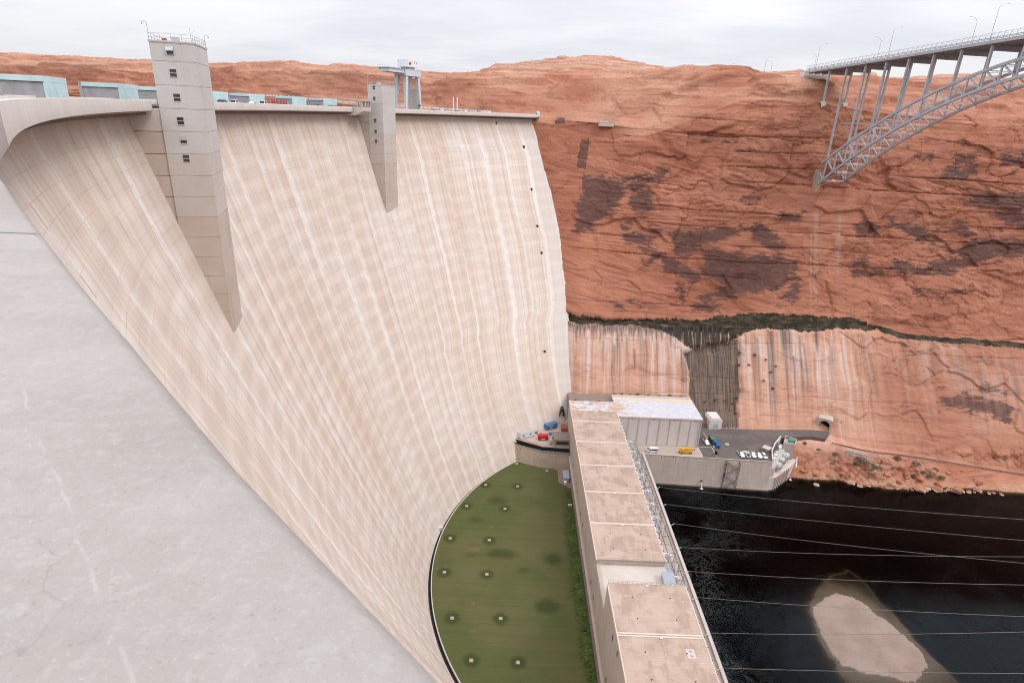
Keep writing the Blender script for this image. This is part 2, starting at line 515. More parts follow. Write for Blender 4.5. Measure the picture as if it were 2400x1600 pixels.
def mat_water():
    m, N = new_mat('river_water')
    p = posco(N)
    w1 = N.noise(N.vmul(p, (1.0, 0.55, 1)), 1.1, 5, 0.65, 0.4)
    w2 = N.noise(p, 0.05, 4, 0.6, 0.8)
    bn = N.n('ShaderNodeBump', {'Height': w1, 'Strength': N.mapr(w2, 0.4, 0.65, 0.05, 0.3), 'Distance': 0.3})
    g = N.n('ShaderNodeBsdfGlossy', {'Color': (0.78, 0.9, 1.0), 'Roughness': 0.07, 'Normal': bn.outputs[0]})
    t = N.n('ShaderNodeBsdfTransparent', {'Color': (0.93, 0.96, 0.95)})
    fr = N.n('ShaderNodeFresnel', {'IOR': 1.21, 'Normal': bn.outputs[0]})
    # faint foam and boils below the tailrace
    fo = N.noise(p, 0.16, 8, 0.72, 2.2)
    fx = N.noise(p, 0.021, 3, 0.5)
    sp = N.n('ShaderNodeSeparateXYZ', {0: p})
    near = N.mapr(sp.outputs[0], 78.0, 128.0, 1.0, 0.0)
    ff = N.math('MULTIPLY', N.math('MULTIPLY', N.mapr(N.math('ABSOLUTE', N.math('SUBTRACT', fo, 0.5)), 0.0, 0.035, 1.0, 0.0), N.mapr(fx, 0.46, 0.62)), near)
    df = N.n('ShaderNodeBsdfDiffuse', {'Color': (0.25, 0.28, 0.28)})
    mx = N.n('ShaderNodeMixShader', {0: fr.outputs[0]})
    N.t.links.new(t.outputs[0], mx.inputs[1]); N.t.links.new(g.outputs[0], mx.inputs[2])
    m2 = N.n('ShaderNodeMixShader', {0: N.math('MULTIPLY', ff, 0.22)})
    N.t.links.new(mx.outputs[0], m2.inputs[1]); N.t.links.new(df.outputs[0], m2.inputs[2])
    va = N.n('ShaderNodeVolumeAbsorption', {'Color': (0.42, 0.36, 0.23), 'Density': 1.5})
    o = N.n('ShaderNodeOutputMaterial')
    N.t.links.new(m2.outputs[0], o.inputs[0]); N.t.links.new(va.outputs[0], o.inputs[1])
    return m


def mat_bed():
    m, N = new_mat('river_gravel')
    p = posco(N)
    n1 = N.noise(p, 0.09, 4, 0.6); n2 = N.noise(p, 2.6, 5, 0.75); n3 = N.n('ShaderNodeTexVoronoi', {'Vector': p, 'Scale': 2.2}).outputs[0]
    c = N.mix(N.mapr(n1, 0.35, 0.65), (0.27, 0.205, 0.17), (0.33, 0.255, 0.215))
    c = N.mix(N.math('MULTIPLY', N.mapr(n2, 0.5, 0.72), 0.6), c, (0.2, 0.145, 0.12))
    c = N.mix(N.math('MULTIPLY', N.mapr(n2, 0.28, 0.4, 1.0, 0.0), 0.5), c, (0.56, 0.47, 0.41))
    finish(N, c, 0.95, 0, N.math('ADD', n3, n2), 0.6, 0.2, spec=0.1)
    return m


def mat_lawn():
    m, N = new_mat('lawn_grass')
    p = posco(N)
    at = N.n('ShaderNodeVertexColor', layer_name='mask')
    sc = N.n('ShaderNodeSeparateColor', {0: at.outputs[0]})
    n1 = N.noise(p, 0.045, 4, 0.6); n2 = N.noise(p, 0.4, 5, 0.65); n3 = N.noise(p, 5.0, 3, 0.7)
    mow = N.noise(N.vmul(p, (0.02, 1.1, 1)), 1.0, 2, 0.5)
    c = N.mix(N.mapr(n1, 0.38, 0.64), (0.12, 0.115, 0.05), (0.088, 0.105, 0.038))
    c = N.mix(N.math('MULTIPLY', N.mapr(n2, 0.45, 0.65), 0.4), c, (0.12, 0.1, 0.046))
    c = N.mix(N.math('MULTIPLY', N.mapr(mow, 0.45, 0.6), 0.15), c, (0.05, 0.07, 0.022))
    c = N.mix(N.math('MULTIPLY', N.mapr(N.math('ADD', sc.outputs[0], N.math('MULTIPLY', N.math('SUBTRACT', n2, 0.5), 0.5)), 0.25, 0.85), 0.75), c, (0.036, 0.055, 0.018))
    c = N.mix(N.math('MULTIPLY', N.mapr(N.math('ADD', sc.outputs[1], N.math('MULTIPLY', N.math('SUBTRACT', n2, 0.5), 1.4)), 0.55, 0.8), 0.8), c, (0.18, 0.12, 0.05))
    c = N.mix(N.math('MULTIPLY', N.mapr(n3, 0.4, 0.7), 0.25), c, (0.03, 0.045, 0.013))
    finish(N, c, 0.95, 0, n3, 0.4, 0.05, spec=0.1)
    return m


def mat_roof():
    m, N = new_mat('roof_membrane')
    p = posco(N)
    sp = N.n('ShaderNodeSeparateXYZ', {0: p})
    g1 = N.noise(p, 0.16, 4, 0.6)
    vx = N.n('ShaderNodeTexVoronoi', {'Vector': N.vmul(p, (0.34, 0.22, 0.0)), 'Scale': 1.0}, distance='CHEBYCHEV').outputs[1]
    vv = N.n('ShaderNodeSeparateColor', {0: vx}).outputs[0]
    c = N.mix(N.mapr(g1, 0.35, 0.65), (0.49, 0.375, 0.31), (0.43, 0.325, 0.265))
    c = N.mix(N.math('MULTIPLY', N.mapr(N.math('ADD', N.math('MULTIPLY', vv, 0.5), N.math('MULTIPLY', g1, 0.8)), 0.66, 0.82), 0.6), c, (0.34, 0.25, 0.2))
    l = N.noise(N.vmul(p, (2.5, 0.1, 1)), 1.0, 3, 0.6); l2 = N.noise(N.vmul(p, (0.1, 2.5, 1)), 1.0, 3, 0.6)
    c = N.mix(N.math('MULTIPLY', N.mapr(l, 0.52, 0.68), 0.3), c, (0.6, 0.47, 0.4))
    c = N.mix(N.math('MULTIPLY', N.mapr(l2, 0.52, 0.68), 0.3), c, (0.36, 0.27, 0.22))
    s = N.noise(p, 0.9, 6, 0.75, 1.0)
    edge = N.mapr(sp.outputs[0], 46.0, 57.0)
    c = N.mix(N.math('MULTIPLY', N.mapr(N.math('ADD', s, N.math('MULTIPLY', edge, 0.1)), 0.68, 0.73), 0.8), c, (0.6, 0.53, 0.44))
    finish(N, c, 0.9, 0, g1, 0.1, 0.05, spec=0.2)
    return m


def mat_oldroof():
    m, N = new_mat('peeling_white_roof')
    p = posco(N)
    sp = N.n('ShaderNodeSeparateXYZ', {0: p})
    s = N.noise(N.vmul(p, (0.28, 0.6, 1)), 1.0, 7, 0.75, 0.7); b = N.noise(p, 0.07, 2, 0.5)
    c = N.mix(N.mapr(N.noise(p, 0.5, 4, 0.6), 0.35, 0.65), (0.52, 0.53, 0.57), (0.6, 0.61, 0.66))
    lft = N.mapr(sp.outputs[0], 45.0, 92.0, 0.07, -0.06)
    f = N.math('ADD', N.math('ADD', s, N.math('MULTIPLY', N.math('SUBTRACT', b, 0.5), 0.4)), lft)
    c = N.mix(N.mapr(f, 0.55, 0.62), c, N.mix(N.mapr(b, 0.4, 0.6), (0.42, 0.22, 0.12), (0.52, 0.36, 0.25)))
    bk = N.mapr(N.math('ADD', sp.outputs[1], N.math('MULTIPLY', s, 5.0)), 289.5, 292.0)
    c = N.mix(bk, c, (0.64, 0.53, 0.43))
    finish(N, c, 0.85, 0, s, 0.1, 0.05, spec=0.2)
    return m


def mat_asphalt():
    m, N = new_mat('asphalt')
    p = posco(N)
    n1 = N.noise(p, 0.1, 4, 0.6); n2 = N.noise(p, 3.0, 4, 0.7)
    c = N.mix(N.mapr(n1, 0.35, 0.65), (0.115, 0.095, 0.09), (0.155, 0.13, 0.12))
    v = N.n('ShaderNodeTexVoronoi', {'Vector': N.vmul(p, (0.3, 0.12, 1)), 'Scale': 1.0}, feature='DISTANCE_TO_EDGE').outputs[0]
    c = N.mix(N.math('MULTIPLY', N.mapr(v, 0.0, 0.02, 1.0, 0.0), 0.5), c, (0.06, 0.05, 0.048))
    c = N.mix(N.math('MULTIPLY', N.mapr(n2, 0.45, 0.7), 0.3), c, (0.2, 0.165, 0.15))
    finish(N, c, 0.92, 0, n2, 0.2, 0.03, spec=0.2)
    return m


def mat_ledge():
    """weathered parapet top right under the lens"""
    m, N = new_mat('parapet_concrete')
    p = posco(N)
    n0 = N.noise(p, 1.6, 5, 0.6); n1 = N.noise(N.vmul(p, (4.0, 9.0, 5.0)), 1.0, 5, 0.65); n2 = N.noise(p, 190.0, 3, 0.8); n3 = N.noise(p, 34.0, 5, 0.75)
    c = N.mix(N.mapr(n0, 0.36, 0.64), (0.365, 0.337, 0.317), (0.31, 0.277, 0.255))
    c = N.mix(N.math('MULTIPLY', N.mapr(n1, 0.48, 0.66), 0.4), c, (0.3, 0.275, 0.264))
    c = N.mix(N.math('MULTIPLY', N.mapr(n3, 0.5, 0.66), 0.4), c, (0.4, 0.38, 0.372))
    c = N.mix(N.math('MULTIPLY', N.mapr(n3, 0.3, 0.42, 1.0, 0.0), 0.35), c, (0.25, 0.215, 0.2))
    c = N.mix(N.math('MULTIPLY', N.mapr(n2, 0.58, 0.72), 0.6), c, (0.5, 0.46, 0.43))
    c = N.mix(N.math('MULTIPLY', N.mapr(n2, 0.28, 0.4, 1.0, 0.0), 0.6), c, (0.18, 0.155, 0.15))
    wp = N.n('ShaderNodeVectorMath', {0: p, 1: N.vmul(N.n('ShaderNodeTexNoise', {'Vector': p, 'Scale': 5.0, 'Detail': 5.0}).outputs[1], (0.28, 0.28, 0.28))}, operation='ADD').outputs[0]
    v = N.n('ShaderNodeTexVoronoi', {'Vector': wp, 'Scale': 2.2}, feature='DISTANCE_TO_EDGE').outputs[0]
    cr = N.math('MULTIPLY', N.mapr(v, 0.0, 0.0045, 1.0, 0.0), N.mapr(N.noise(p, 2.3, 2, 0.5), 0.48, 0.62))
    c = N.mix(N.math('MULTIPLY', cr, 0.35), c, (0.17, 0.145, 0.14))
    # faded chalk line
    xyz = N.n('ShaderNodeSeparateXYZ', {0: p})
    dl = N.math('ADD', N.math('MULTIPLY', N.math('ADD', xyz.outputs[0], 0.76), 0.724), N.math('MULTIPLY', N.math('SUBTRACT', xyz.outputs[1], 0.83), 0.69))
    dl = N.math('ADD', dl, N.math('MULTIPLY', N.math('SUBTRACT', N.noise(p, 7.0, 3, 0.6), 0.5), 0.03))
    ml = N.math('MULTIPLY', N.mapr(N.math('ABSOLUTE', dl), 0.0008, 0.003, 1.0, 0.0), N.math('MULTIPLY', N.mapr(N.noise(p, 11.0, 3, 0.6), 0.42, 0.6), N.mapr(xyz.outputs[1], 0.85, 1.0, 1.0, 0.0)))
    c = N.mix(N.math('MULTIPLY', ml, 0.32), c, (0.47, 0.45, 0.44))
    finish(N, c, 0.85, 0, N.math('ADD', n2, n3), 0.25, 0.004, spec=0.2)
    return m


DAM = mat_dam(); CLIFF = mat_cliff(); MESA = mat_mesa(); WATER = mat_water(); BED = mat_bed(); LAWN = mat_lawn()
ROOF = mat_roof(); OLDROOF = mat_oldroof(); ASPH = mat_asphalt(); LEDGE = mat_ledge()
C_FASCIA = concrete('fascia_concrete', (0.56, 0.515, 0.485), (0.51, 0.455, 0.42), stain=(0.36, 0.27, 0.21), stain_amt=0.4)
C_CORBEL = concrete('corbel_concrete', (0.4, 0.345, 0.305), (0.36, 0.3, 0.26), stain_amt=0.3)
C_TOWER = concrete('tower_grey_concrete', (0.54, 0.52, 0.51), (0.49, 0.465, 0.45), stain=(0.38, 0.33, 0.3), stain_amt=0.35)
C_TOWERLOW = concrete('tower_tan_concrete', (0.51, 0.445, 0.395), (0.46, 0.385, 0.325), stain=(0.34, 0.22, 0.14), stain_amt=0.5)
C_TOWERMID = concrete('tower_mid_concrete', (0.53, 0.485, 0.45), (0.48, 0.425, 0.385), stain=(0.34, 0.25, 0.19), stain_amt=0.45)
C_WALL = concrete('river_wall_concrete', (0.63, 0.57, 0.52), (0.565, 0.5, 0.445), stain=(0.38, 0.24, 0.14), stain_amt=0.75, lines=2.05)
C_YARD = concrete('stained_yard_wall', (0.4, 0.325, 0.26), (0.32, 0.25, 0.19), stain=(0.16, 0.1, 0.06), stain_amt=0.85, lines=1.9)
C_PLANT = concrete('power_plant_concrete', (0.52, 0.455, 0.41), (0.475, 0.41, 0.365), stain=(0.33, 0.26, 0.21), stain_amt=0.3)
C_PLANT2 = concrete('service_panel_concrete', (0.68, 0.655, 0.635), (0.62, 0.59, 0.57), stain=(0.36, 0.32, 0.29), stain_amt=0.3)
C_PAVE = concrete('deck_concrete', (0.5, 0.42, 0.36), (0.44, 0.365, 0.31), streak=False)
C_WHITE = concrete('pale_pad_concrete', (0.6, 0.55, 0.5), (0.52, 0.465, 0.41), streak=False)
WHITE = plain('white_paint', (0.72, 0.74, 0.77), 0.45, var=0.06)
JOINT = plain('roof_joint_white', (0.68, 0.58, 0.52), 0.8, var=0.06)
STEEL = plain('bridge_grey_paint', (0.36, 0.365, 0.39), 0.5, 0.0, 0.1, 0.4)
STEELD = plain('bridge_dark_girder', (0.25, 0.24, 0.245), 0.6, 0.0, 0.12, 0.4)
GALV = plain('galvanised_steel', (0.42, 0.44, 0.46), 0.45, 0.5, 0.1)
DARK = plain('dark_recess', (0.02, 0.02, 0.022), 0.7, var=0.2)
GLASS = plain('dark_window_glass', (0.035, 0.04, 0.048), 0.12, 0.0, 0.15, 0.7, spec=0.6)
TEAL = plain('teal_gate_paint', (0.5, 0.68, 0.695), 0.5, var=0.07, scale=0.5)
GCONC = plain('gate_concrete', (0.34, 0.33, 0.335), 0.85, var=0.12, scale=0.7)
BLUE = plain('container_blue', (0.06, 0.2, 0.4), 0.5, var=0.12)
RED = plain('trailer_red', (0.55, 0.02, 0.03), 0.4, var=0.08)
RUST = plain('container_rust', (0.36, 0.11, 0.07), 0.7, var=0.15)
YELLOW = plain('crane_yellow', (0.72, 0.36, 0.02), 0.45, var=0.08)
GREEN = plain('dumpster_green', (0.05, 0.28, 0.15), 0.5, var=0.1)
DBLUE = plain('dumpster_blue', (0.03, 0.13, 0.36), 0.5, var=0.1)
BLACK = plain('black_rubber', (0.022, 0.022, 0.024), 0.8, var=0.2)
CARGREY = plain('car_grey_paint', (0.1, 0.11, 0.125), 0.3, var=0.08, spec=0.5)
CARWHITE = plain('car_white_paint', (0.78, 0.79, 0.8), 0.3, var=0.03, spec=0.5)
CARBLACK = plain('car_black_paint', (0.02, 0.021, 0.024), 0.25, var=0.1, spec=0.5)
CARRED = plain('car_red_paint', (0.2, 0.03, 0.03), 0.3, var=0.08, spec=0.5)
CRANE = plain('crane_pale_grey', (0.55, 0.57, 0.6), 0.5, 0.0, 0.06, 0.4)
ROOFGREY = plain('shed_grey_roof', (0.33, 0.37, 0.43), 0.5, var=0.05)
BOXGREY = plain('equipment_grey', (0.42, 0.44, 0.46), 0.5, var=0.08)
CABLE = plain('cable_aluminium', (0.27, 0.262, 0.255), 0.6, 0.2, 0.1)
SIGNRED = plain('sign_red', (0.5, 0.05, 0.04), 0.5, var=0.1)
TEALW = plain('pale_teal_panel', (0.5, 0.72, 0.72), 0.4, var=0.06)
CYAN = plain('pale_blue_door', (0.52, 0.6, 0.68), 0.5, var=0.05)
TANROOF = plain('canopy_tan', (0.55, 0.45, 0.37), 0.8, var=0.06)
ASPHL = plain('path_gravel', (0.25, 0.19, 0.165), 0.95, var=0.2, scale=2.0)

# ------------------------------------------------------------------ canyon wall (east side), rim and mesas
def dn(pts, y, z, n, dy=0.6):
    """continue a profile straight down to the river bed"""
    return pts + [(y - dy * (k + 1), z + (-6 - z) * (k + 1) / n) for k in range(n)]


ST = {
    -640: dn([(900, 222), (820, 217), (740, 212), (720, 209), (700, 206), (688, 184), (684, 182), (676, 181.6), (673, 172)], 673, 172, 13),
    -480: dn([(800, 216), (700, 212), (640, 208), (625, 205), (612, 202), (604, 183), (600, 180), (592, 179.5), (589, 171)], 589, 171, 13),
    -330: dn([(760, 212), (660, 208), (590, 204), (575, 201), (565, 198.5), (556, 184), (550, 181), (540, 180.7), (537, 172)], 537, 172, 13),
    -190: dn([(720, 212), (620, 208), (520, 206), (505, 203), (492, 201), (481, 186), (477, 180.4), (467, 180), (464, 171)], 464, 171, 13),
    -70: dn([(700, 212), (580, 206), (470, 200), (452, 197), (437, 194.5), (427, 180), (422, 176.6), (412, 176.2), (409, 168)], 409, 168, 13),
    -15: dn([(650, 210), (540, 205), (450, 200), (430, 197), (415, 194), (402, 178), (397, 175.6), (391, 175.2), (388, 166)], 388, 166, 13),
    40: [(560, 207), (470, 203), (432, 200), (415, 196), (398, 180), (391, 175.4), (386, 173.2), (385, 168.6), (380, 153.6), (365.5, 127.6), (354, 106.6),
         (344.5, 92.6), (334.5, 78), (328.5, 70), (325, 67.5), (323.5, 65), (308, 44.6), (295.5, 27.6), (288, 17), (284, 12), (278, 4), (270, -6)],
    75: [(560, 210), (470, 207), (428, 203), (413, 199), (399, 188), (389, 176), (381, 171), (377, 166.6), (373, 155), (364, 132), (354, 110),
         (344.5, 92.6), (336.5, 79), (331, 70), (327.5, 67), (325, 64.5), (311, 45.6), (297, 26.6), (290, 17), (285, 12), (277, 4), (269, -6)],
    135: [(560, 212), (470, 210), (425, 208), (410, 206.5), (400, 204), (388, 200), (380, 196), (373, 189.6), (368, 180), (361, 143.6), (352, 116.6),
          (342, 92.6), (336, 80), (331.5, 71.5), (329, 69.5), (324.5, 66), (312, 46.6), (298, 26.6), (292, 17), (286, 12), (275, 4), (268, -6)],
    172: [(560, 212), (470, 211), (425, 209), (412, 207.5), (403, 206), (391, 203), (381, 196), (373, 189.6), (368, 178), (361, 143.6), (352, 116.6),
          (342, 92.6), (336, 80), (331.5, 71.5), (329.5, 69.8), (325, 66), (312, 46.6), (299, 24), (294, 17), (284, 15), (274, 3), (267, -6)],
    200: [(560, 210), (470, 208), (425, 206), (410, 203), (400, 200), (388, 194), (380, 190), (373, 186), (368, 176), (361, 143.6), (352, 116.6),
          (343, 93), (336, 80), (331.5, 70.5), (329.5, 68.5), (325, 65.6), (310, 46.6), (292.5, 22), (284.5, 12.5), (279.5, 12), (269, 2), (260, -6)],
    300: [(600, 207), (500, 205), (430, 203), (412, 201), (395, 196), (384, 190), (376, 184), (371, 179), (366, 168), (360, 145), (353, 122),
          (346, 101), (336, 80), (328, 66), (326.5, 64), (323, 62), (308, 42), (292, 18), (280, 3), (275.5, 2.6), (268, 0.8), (258, -5)],
    480: [(600, 207), (500, 205), (430, 203), (412, 201), (395, 196), (384, 190), (376, 184), (371, 179), (366, 168), (360, 145), (353, 122),
          (346, 101), (336, 80), (328, 64), (326.5, 62), (323, 60), (308, 40), (292, 18), (280, 3), (275.5, 2.6), (268, 0.8), (258, -5)],
}
SX = np.array(sorted(ST)); SP = np.array([ST[k] for k in SX], float)     # (stations, 22, 2)
SEEP_X = [-100, 31, 75, 100, 126, 141, 158, 191, 213, 231, 256, 298, 480]
SEEP_Z = [67, 67.3, 66.6, 67.4, 69.8, 70.8, 70.4, 70.2, 68, 65, 63.9, 63, 61]


def profile(xs):
    """blend the surveyed cross sections: (len(xs), 22, 2)"""
    k = np.clip(np.searchsorted(SX, xs) - 1, 0, len(SX) - 2)
    t = np.clip((xs - SX[k]) / (SX[k + 1] - SX[k]), 0, 1)
    t = (0.5 * t + 0.5 * t * t * (3 - 2 * t))[:, None, None]
    return SP[k] * (1 - t) + SP[k + 1] * t


def wall_y(x, z):
    p = profile(np.array([float(x)]))[0]
    return float(np.interp(z, p[::-1, 1], p[::-1, 0]))


VARN = [
    [(51.2, 143.1), (62.5, 141.3), (73.4, 144.9), (81.9, 146.1), (66.2, 140.1), (64.2, 135.0), (63.7, 127.8), (55.6, 122.4), (48.1, 117.7), (47.5, 111.7), (36.8, 111.6), (36.0, 124.3), (40.7, 135.1), (42.8, 140.2)],
    [(68.8, 130.3), (73.7, 135.6), (81.0, 134.7), (80.6, 126.2), (77.1, 122.8), (72.7, 122.8)],
    [(64.8, 137.9), (77.7, 144.4), (90.4, 147.4), (87.8, 142.3), (77.9, 138.8), (70.8, 134.0)],
    [(64.9, 111.7), (75.2, 112.8), (83.3, 110.9), (81.9, 108.7), (74.6, 107.8), (65.7, 107.5)],
    [(91.3, 113.5), (111.2, 115.3), (126.1, 118.7), (136.0, 116.9), (126.4, 113.0), (111.5, 107.6), (104.2, 102.4), (95.3, 103.3), (93.6, 110.2)],
    [(111.6, 105.5), (126.7, 104.7), (134.2, 105.7), (138.0, 102.3), (156.8, 103.7), (164.5, 99.2), (163.3, 90.1), (153.6, 85.6), (142.3, 83.1), (127.4, 79.7), (112.4, 79.2), (123.4, 86.5), (113.5, 93.0)],
    [(89.5, 100.2), (102.9, 96.8), (112.1, 90.9), (106.9, 87.9), (96.4, 90.2), (88.1, 94.5)],
    [(165.3, 99.2), (168.2, 102.1), (167.2, 79.9), (157.4, 80.9), (163.3, 85.9)],
    [(155.1, 125.5), (166.2, 128.7), (172.2, 129.0), (169.5, 124.6), (163.6, 123.0)],
    [(64.7, 116.6), (71.4, 116.3), (70.0, 114.1), (65.6, 113.1)], [(80.2, 117.0), (85.4, 114.5), (84.7, 112.4), (82.5, 112.2)],
    [(98.7, 86.2), (101.7, 83.6), (101.2, 76.7), (98.9, 78.0)], [(108.7, 75.6), (116.9, 77.3), (124.4, 76.9), (120.0, 72.6), (112.5, 73.0)],
    [(74.6, 105.4), (84.2, 104.0), (86.5, 102.1), (82.2, 96.9), (77.8, 96.0), (82.1, 100.4)],
    [(57.7, 75.1), (62.9, 72.7), (66.7, 70.2), (59.9, 71.3)], [(68.9, 76.1), (74.2, 75.0), (78.7, 71.2), (75.7, 72.4)],
    [(139.7, 119.2), (144.7, 122.2), (152.7, 115.5), (160.4, 110.2), (156.8, 105.1), (141.5, 110.8)],
    [(249.2, 154.2), (257.6, 158.1), (268.5, 155.7), (269.2, 151.5), (252.8, 150.8)],
    [(257.5, 163.4), (267.8, 164.1), (271.0, 151.5), (268.4, 151.4), (266.3, 159.8), (257.9, 160.9)], [(231.5, 162.3), (246.5, 161.9), (237.8, 160.1)],
    [(281.4, 163.3), (310, 165.8), (310, 159.1), (283.0, 158.4)], [(268.3, 142.2), (310, 145.7), (310, 139.4), (269.4, 138.8)],
    [(264.1, 136.2), (277.3, 142.8), (312, 144.5), (312, 134.7), (282.1, 133.9), (269.8, 135.7)],
    [(203.1, 121.0), (209.3, 124.3), (217.7, 120.0), (214.7, 116.9), (204.9, 118.0)], [(218.8, 126.9), (230.3, 125.1), (242.6, 122.5), (254.4, 116.9), (239.0, 117.1), (226.4, 122.6)],
    [(258.4, 126.9), (270.8, 123.6), (273.6, 119.9), (266.4, 118.9)],
    [(251.3, 112.3), (263.4, 112.7), (271.3, 117.6), (312, 119.6), (312, 109.8), (291.8, 107.8), (271.7, 102.6), (259.7, 97.6), (229.8, 96.5), (236.2, 100.5), (247.5, 102.4), (252.2, 105.6), (270.0, 108.5)],
    [(200.7, 97.6), (222.5, 98.1), (221.8, 96.6), (201.2, 94.7)], [(202.2, 103.7), (208.6, 104.7), (210.3, 101.0), (202.2, 100.7)],
    [(283.0, 133.2), (312, 136.2), (312, 124.1), (293.3, 126.0)], [(224.9, 101.5), (233.7, 104.9), (239.4, 101.3), (236.3, 96.7), (228.2, 97.9)],
    [(241.8, 35.7), (259.1, 37.2), (285.3, 34.1), (282.5, 25.0), (267.6, 30.6), (243.6, 31.7)],
]
MESHED = [[(38.3, 163.3), (43.5, 164.0), (42.2, 145.2), (35.9, 146.2)], [(40.1, 145.1), (43.5, 140.5), (42.1, 116.5), (39.0, 116.4)], [(21.6, 174.4), (28.1, 174.9), (27.8, 171.0), (21.8, 170.8)]]
ALC = [(99.5, 51.5), (108, 55.0), (120, 57), (131, 60), (133.5, 52), (130.5, 44), (131.5, 35), (129, 27), (129.5, 17.0), (106.5, 17.0), (104.5, 27), (102.5, 33), (103.0, 43)]
WET = [(31.5, 68.7), (62.7, 67.3), (100.3, 67.9), (125.9, 71.0), (141.1, 72.4), (176.4, 71.9), (199.0, 71.6), (218.2, 68.3), (214.9, 67.0), (189.9, 66.9), (174.3, 65.2), (157.1, 66.0), (146.9, 66.0), (137, 63.7), (129, 58.2), (119, 53.2), (109, 52.2), (101, 55.5), (92, 60.6), (74.9, 64.0), (55.1, 64.2), (31.6, 64.4)]


def canyon_wall():
    xs = np.concatenate([np.arange(-640, -60, 2.4), np.arange(-60, 4, 1.1), np.arange(4, 318, 0.5), np.arange(318, 481, 2.0)])
    P = profile(xs)
    ref = SP[list(SX).index(135)]
    seg = np.hypot(*np.diff(ref, axis=0).T)
    dens = np.array([6, 2.0, 1.2, 1.0, 0.8, 0.7, 0.6, 0.6, 0.55, 0.5, 0.5, 0.5, 0.5, 0.4, 0.4, 0.5, 0.5, 0.5, 0.6, 0.6, 0.8])
    tt = [np.array([0.0])]
    for k in range(21):
        n = max(3, int(seg[k] / dens[k]))
        tt.append(k + (np.arange(n) + 1) / n)
    t = np.concatenate(tt)
    k = np.clip(np.floor(t).astype(int), 0, 20); f = t - k
    # slightly rounded polyline
    Y = P[:, k, 0] * (1 - f) + P[:, k + 1, 0] * f
    Z = P[:, k, 1] * (1 - f) + P[:, k + 1, 1] * f
    X = np.repeat(xs[:, None], len(t), 1)
    dY = np.gradient(Y, axis=1); dZ = np.gradient(Z, axis=1)
    ln = np.hypot(dY, dZ) + 1e-9
    nY, nZ = dZ / ln, -dY / ln
    x, y, z = X.ravel(), Y.ravel(), Z.ravel()
    # cross-bedded sets: bounding surfaces every ~9 m, each set dipping its own way
    zb = z + 3.5 * fbm(np.c_[x * 0.012, z * 0.02], 3, 3) + 0.015 * x
    bed = np.floor(zb / 8.5); bf = zb / 8.5 - bed
    ang = 0.34 * vnoise(np.c_[bed * 3.71, bed * 0 + 0.5], 11) - 0.1
    lam = fbm(np.c_[x * 0.035, (z - ang * x) * 0.75 + 40 * np.sin(bed), x * 0 + bed * 1.7], 4, 5, 0.6)
    lamf = fbm(np.c_[x * 0.06, (z - ang * x) * 2.1], 3, 17, 0.6)
    big = fbm(np.c_[x * 0.02, z * 0.028, y * 0.004], 4, 21)
    mid = fbm(np.c_[x * 0.07, z * 0.1], 4, 31)
    bm_ = sstep(-0.25, 0.45, vnoise(np.c_[bed * 2.3, x * 0.006], 43))
    wx = x + 9 * fbm(np.c_[x, z] * 0.045, 3, 51); wz = z + 5 * fbm(np.c_[x, z] * 0.06, 3, 52)
    cv1, ce1 = cells(np.c_[wx / 26, wz / 13], 1); cv2, ce2 = cells(np.c_[wx / 9, wz / 5.5], 2); cv3, ce3 = cells(np.c_[wx / 3.4, wz / 2.2], 3)
    rough = sstep(-0.25, 0.35, fbm(np.c_[x * 0.016, z * 0.03], 3, 53))
    block = 1.1 * cv1 + 0.6 * cv2 * rough + 0.32 * cv3 * rough - 0.5 * np.exp(-(ce1 / 0.02) ** 2) - 0.4 * rough * np.exp(-(ce2 / 0.03) ** 2)
    notch = np.exp(-((bf - 0.03) / 0.045) ** 2) * sstep(-0.15, 0.35, vnoise(np.c_[x * 0.02, bed * 5.3], 41))
    dam_side = sstep(18, 75, x)
    up = sstep(0, -40, x)
    flat = np.clip((nZ.ravel() - 0.25) / 0.6, 0, 1)
    seepz = np.interp(x, SEEP_X, SEEP_Z)
    low = sstep(2, -3, z - seepz)
    amp = (0.3 + 0.7 * dam_side) * (1 - 0.55 * flat)
    amp = np.where(x < 4, 0.9 * (1 - 0.4 * flat), amp)
    d = amp * (2.3 * big * (1 - 0.3 * low) + 1.15 * mid * (1 - 0.35 * low) + (0.95 * lam + 0.45 * lamf) * (0.15 + 0.85 * bm_) * (1 - 0.72 * low) + block * (1 - 0.82 * low * (1 - sstep(185, 215, x))) - 1.3 * notch * (1 - 0.6 * low))
    d += up * (1.8 * fbm(np.c_[x * 0.03, z * 0.25], 4, 61) + 1.0 * lam) * (1 - 0.8 * flat)
    ter = fbm(np.c_[x * 0.025, y * 0.07], 4, 65)
    d += sstep(180, 196, z) * flat * (2.4 * ter + 1.6 * np.sign(ter) * sstep(0, 0.08, np.abs(ter)))
    # slabs spalled along curved exfoliation fronts
    sl = fbm(np.c_[x * 0.03, z * 0.035], 3, 71)
    d += amp * 0.9 * np.sign(sl) * sstep(0, 0.06, np.abs(sl)) * (1 - 0.4 * low)
    XZ = np.c_[x, z]
    wob = np.c_[fbm(np.c_[x, z] * 0.14, 4, 81), fbm(np.c_[x, z] * 0.14, 4, 82)] * np.array([3.2, 1.7])
    XZw = XZ + wob
    vis = (x > 0) & (z > -2)
    alc = np.zeros(len(x)); varn = np.zeros(len(x)); mesh_ = np.zeros(len(x))
    sub = np.where(vis & (x > 85) & (x < 145) & (z > 10) & (z < 75))[0]
    alc[sub] = sstep(-1.8, 1.6, poly_sd(XZ[sub] + 0.6 * wob[sub], ALC))
    d -= 3.0 * alc * sstep(18, 26, z)
    wet = np.zeros(len(x))
    sub = np.where((x > 22) & (x < 228) & (z > 40) & (z < 80))[0]
